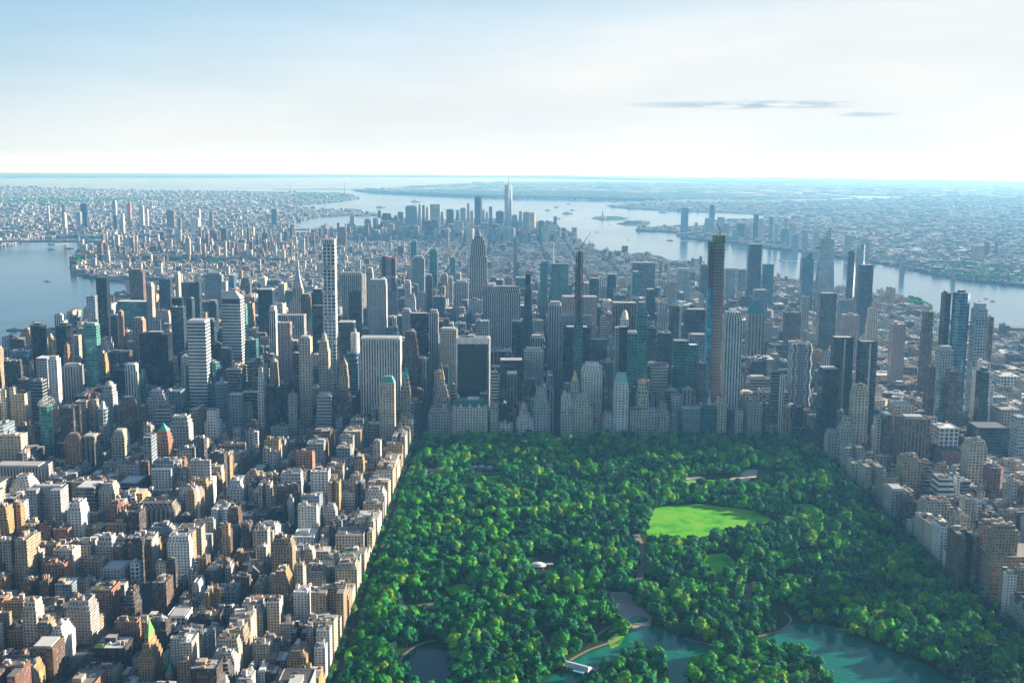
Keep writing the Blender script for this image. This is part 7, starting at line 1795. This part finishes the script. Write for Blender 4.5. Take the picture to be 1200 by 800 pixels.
# ------------------------------------------------------------------ traffic on the avenues beside the park
def car_mesh(col):
    m = MB(); Z = (col, (0, 0, 0), DG, col, (3, 3)); b_ = rect(1.85, 4.6); m.prism(b_, .35, b_, .95, Z, nowin=True)
    g_ = ((.02, .03, .04), (0, 0, 0), DG, col, (3, 3)); m.prism([(-.85, -1.5), (.85, -1.5), (.85, 1.1), (-.85, 1.1)], .95, [(-.72, -1.0), (.72, -1.0), (.72, .7), (-.72, .7)], 1.5, g_, nowin=True)
    for sx in (-1, 1):
        for sy in (-1.4, 1.4): m.prism([(sx*.92-.12, sy-.33), (sx*.92+.12, sy-.33), (sx*.92+.12, sy+.33), (sx*.92-.12, sy+.33)], 0, [(sx*.92-.12, sy-.33), (sx*.92+.12, sy-.33), (sx*.92+.12, sy+.33), (sx*.92-.12, sy+.33)], .62, ((.02, .02, .02), (0, 0, 0), DG, (.02, .02, .02), (3, 3)), nowin=True)
    o = m.build('car_shape'); me = o.data; bpy.data.objects.remove(o); return me
CARS = [(car_mesh(c), n) for c, n in (((.75, .75, .75), 'white'), ((.04, .04, .045), 'black'), ((.7, .42, .02), 'yellow'), ((.3, .32, .34), 'grey'), ((.35, .03, .03), 'red'))]
r_ = random.Random(8); nc = 0
for lane, x in enumerate((-41, -35, -31, -27, -21)):
    y = -1240+r_.uniform(0, 20)
    while y < 0 and nc < 120:
        if r_.random() < .5:
            me_, cn = r_.choice(CARS); o = bpy.data.objects.new('car', me_); COL.objects.link(o); o.location = (x+r_.uniform(-.3, .3), y, drop(x, y)+2.53)
            tag(o, cn+' car in traffic on the avenue along the park left side', 'car', cn+' cars on the avenue along the park left side'); nc += 1
        y += r_.uniform(9, 60)
for x in (823, 830, 838, 844):
    y = -1180
    while y < -20 and nc < 220:
        if r_.random() < .5:
            me_, cn = r_.choice(CARS); o = bpy.data.objects.new('car', me_); COL.objects.link(o); o.location = (x, y, drop(x, y)+2.53)
            tag(o, cn+' car on the avenue along the park right side', 'car', cn+' cars on the avenue along the park right side'); nc += 1
        y += r_.uniform(14, 80)
# ------------------------------------------------------------------ labels
def compass(dx, dy):
    if abs(dx) > 2.2*abs(dy): return 'right of' if dx > 0 else 'left of'
    if abs(dy) > 2.2*abs(dx): return 'below' if dy > 0 else 'above'
    return ('below' if dy > 0 else 'above')+' and '+('right of' if dx > 0 else 'left of')
EDGES = [(0, 800, 'the lower left corner'), (0, 520, 'the left edge'), (1200, 560, 'the right edge'), (1200, 800, 'the lower right corner'), (200, 800, 'the bottom edge'), (350, 800, 'the bottom edge near the park'), (592, 265, 'the distant downtown cluster')]
USED = set(t['label'] for t in THINGS if t['label'])
ORD = ['', 'second ', 'third ', 'fourth ', 'fifth ', 'sixth ', 'seventh ', 'eighth ', 'ninth ', 'tenth ', 'eleventh ', 'twelfth ']
def nice(h, kind):
    if kind == 'townhouse': return 'low'
    return 'low' if h < 24 else 'mid-height' if h < 48 else 'tall' if h < 90 else 'very tall'
NOUN = {'townhouse': 'row house', 'apartment_building': 'apartment block', 'office_tower': 'tower', 'office_block': 'block', 'apartment_tower': 'apartment tower', 'skyscraper': 'skyscraper'}
FORMW = {'tiers': 'stepped ', 'ell': 'L-shaped ', 'uu': 'courtyard ', 'wings': 'winged ', 'podium': 'podium ', 'chamfer': 'cut-cornered '}
def auto(t, LMs, base=None):
    if base is None: base = nice(t['h'], t['kind'])+' '+TONE[t['style']]+' '+FORMW.get(t.get('form'), '')+NOUN.get(t['kind'], 'building')
    c = sorted(LMs, key=lambda l: math.hypot(l[0]-t['px'], (l[1]-t['py'])*1.3))
    for k in range(12):
        for l in c[:3+k//3]:
            lab = (ORD[k]+base+', '+compass(t['px']-l[0], t['py']-l[1])+' '+l[2]) if k == 0 else (ORD[k]+'nearest '+base+' '+compass(t['px']-l[0], t['py']-l[1])+' '+l[2])
            if len(lab.split()) <= 16 and lab not in USED:
                USED.add(lab); return lab
    lab = base+' near '+c[0][2]
    return lab
BUILT = THINGS+FILLED
for t in sorted(BUILT, key=lambda t: -t['py']):
    if not t['label']:
        t['label'] = auto(t, LM+EDGES, t.get('noun')) if t['kind'] != 'rowing_boat' else auto(t, [(1000, 790, 'the right lake arm'), (780, 775, 'the small middle lake arm'), (748, 729, 'the round fountain'), (672, 786, 'the white boathouse'), (925, 742, 'the gravel lake path')], t['noun'])
GR = {'townhouse': 'row houses on the side streets', 'apartment_building': 'apartment blocks beside the park', 'office_tower': 'midtown towers', 'office_block': 'smaller midtown blocks', 'skyscraper': 'skyscrapers of the skyline', 'apartment_tower': 'tall apartment towers', 'hotel': 'park-side hotels'}
for t in BUILT: tag(t['o'], t['label'], t['cat'], t.get('group') or GR.get(t['kind']))
PLM = [(500, 785, 'the dark pond'), (730, 765, 'the left lake arm'), (1020, 775, 'the right lake arm'), (672, 786, 'the white boathouse'), (748, 729, 'the round fountain'), (600, 795, 'the bottom edge of the park'), (790, 775, 'the small middle lake arm'), (400, 780, 'the park left avenue'),
       (1150, 770, 'the lower right corner'), (630, 668, 'the oval white tent'), (620, 750, 'the curving path'), (925, 742, 'the gravel lake path'), (870, 795, 'the wooded point in the lake')]
for o, t in TREE_OBJS:
    q = P(t[0], t[1], t[2]+10); s = t[3]
    base = ('very broad' if s > 1.25 else 'broad' if s > 1.05 else 'medium' if s > .85 else 'small')+(' tall' if t[4] > 1.08 else ' squat' if t[4] < .93 else ' rounded')+' leafy tree'
    tag(o, auto(dict(px=q[0], py=q[1]), PLM, base), 'tree', 'large park trees nearest the bottom edge')
from collections import Counter
cc = Counter([t['label'] for t in BUILT]+[o['label'] for o, t in TREE_OBJS]); print('dup labels', sum(v for v in cc.values() if v > 1), Counter(t['kind'] for t in BUILT))
# ------------------------------------------------------------------ the air
def add_haze():
    x0, x1, y0, y1, z0, z1 = -100000, 100000, CY-3500, 113000, -1300, 760
    bm = bmesh.new(); bmesh.ops.create_cube(bm, size=1)
    for v in bm.verts: v.co = (x0 if v.co.x < 0 else x1, y0 if v.co.y < 0 else y1, z0 if v.co.z < 0 else z1)
    me = bpy.data.meshes.new('haze'); bm.to_mesh(me); bm.free()
    m = bpy.data.materials.new('haze_air'); m.use_nodes = True; nt = m.node_tree
    for n in list(nt.nodes): nt.nodes.remove(n)
    out = nt.nodes.new('ShaderNodeOutputMaterial'); pv = nt.nodes.new('ShaderNodeVolumePrincipled')
    pv.inputs['Color'].default_value = (*HAZE_COLOR, 1); pv.inputs['Density'].default_value = HAZE_DENSITY; pv.inputs['Anisotropy'].default_value = HAZE_ANISO
    pv.inputs['Absorption Color'].default_value = (1, 1, 1, 1)
    nt.links.new(pv.outputs[0], out.inputs['Volume'])
    me.materials.append(m)
    o = bpy.data.objects.new('haze', me); COL.objects.link(o); o['kind'] = 'stuff'
    o['label'] = 'pale blue haze that fades the far city and shores'; o['category'] = 'haze'
add_haze()
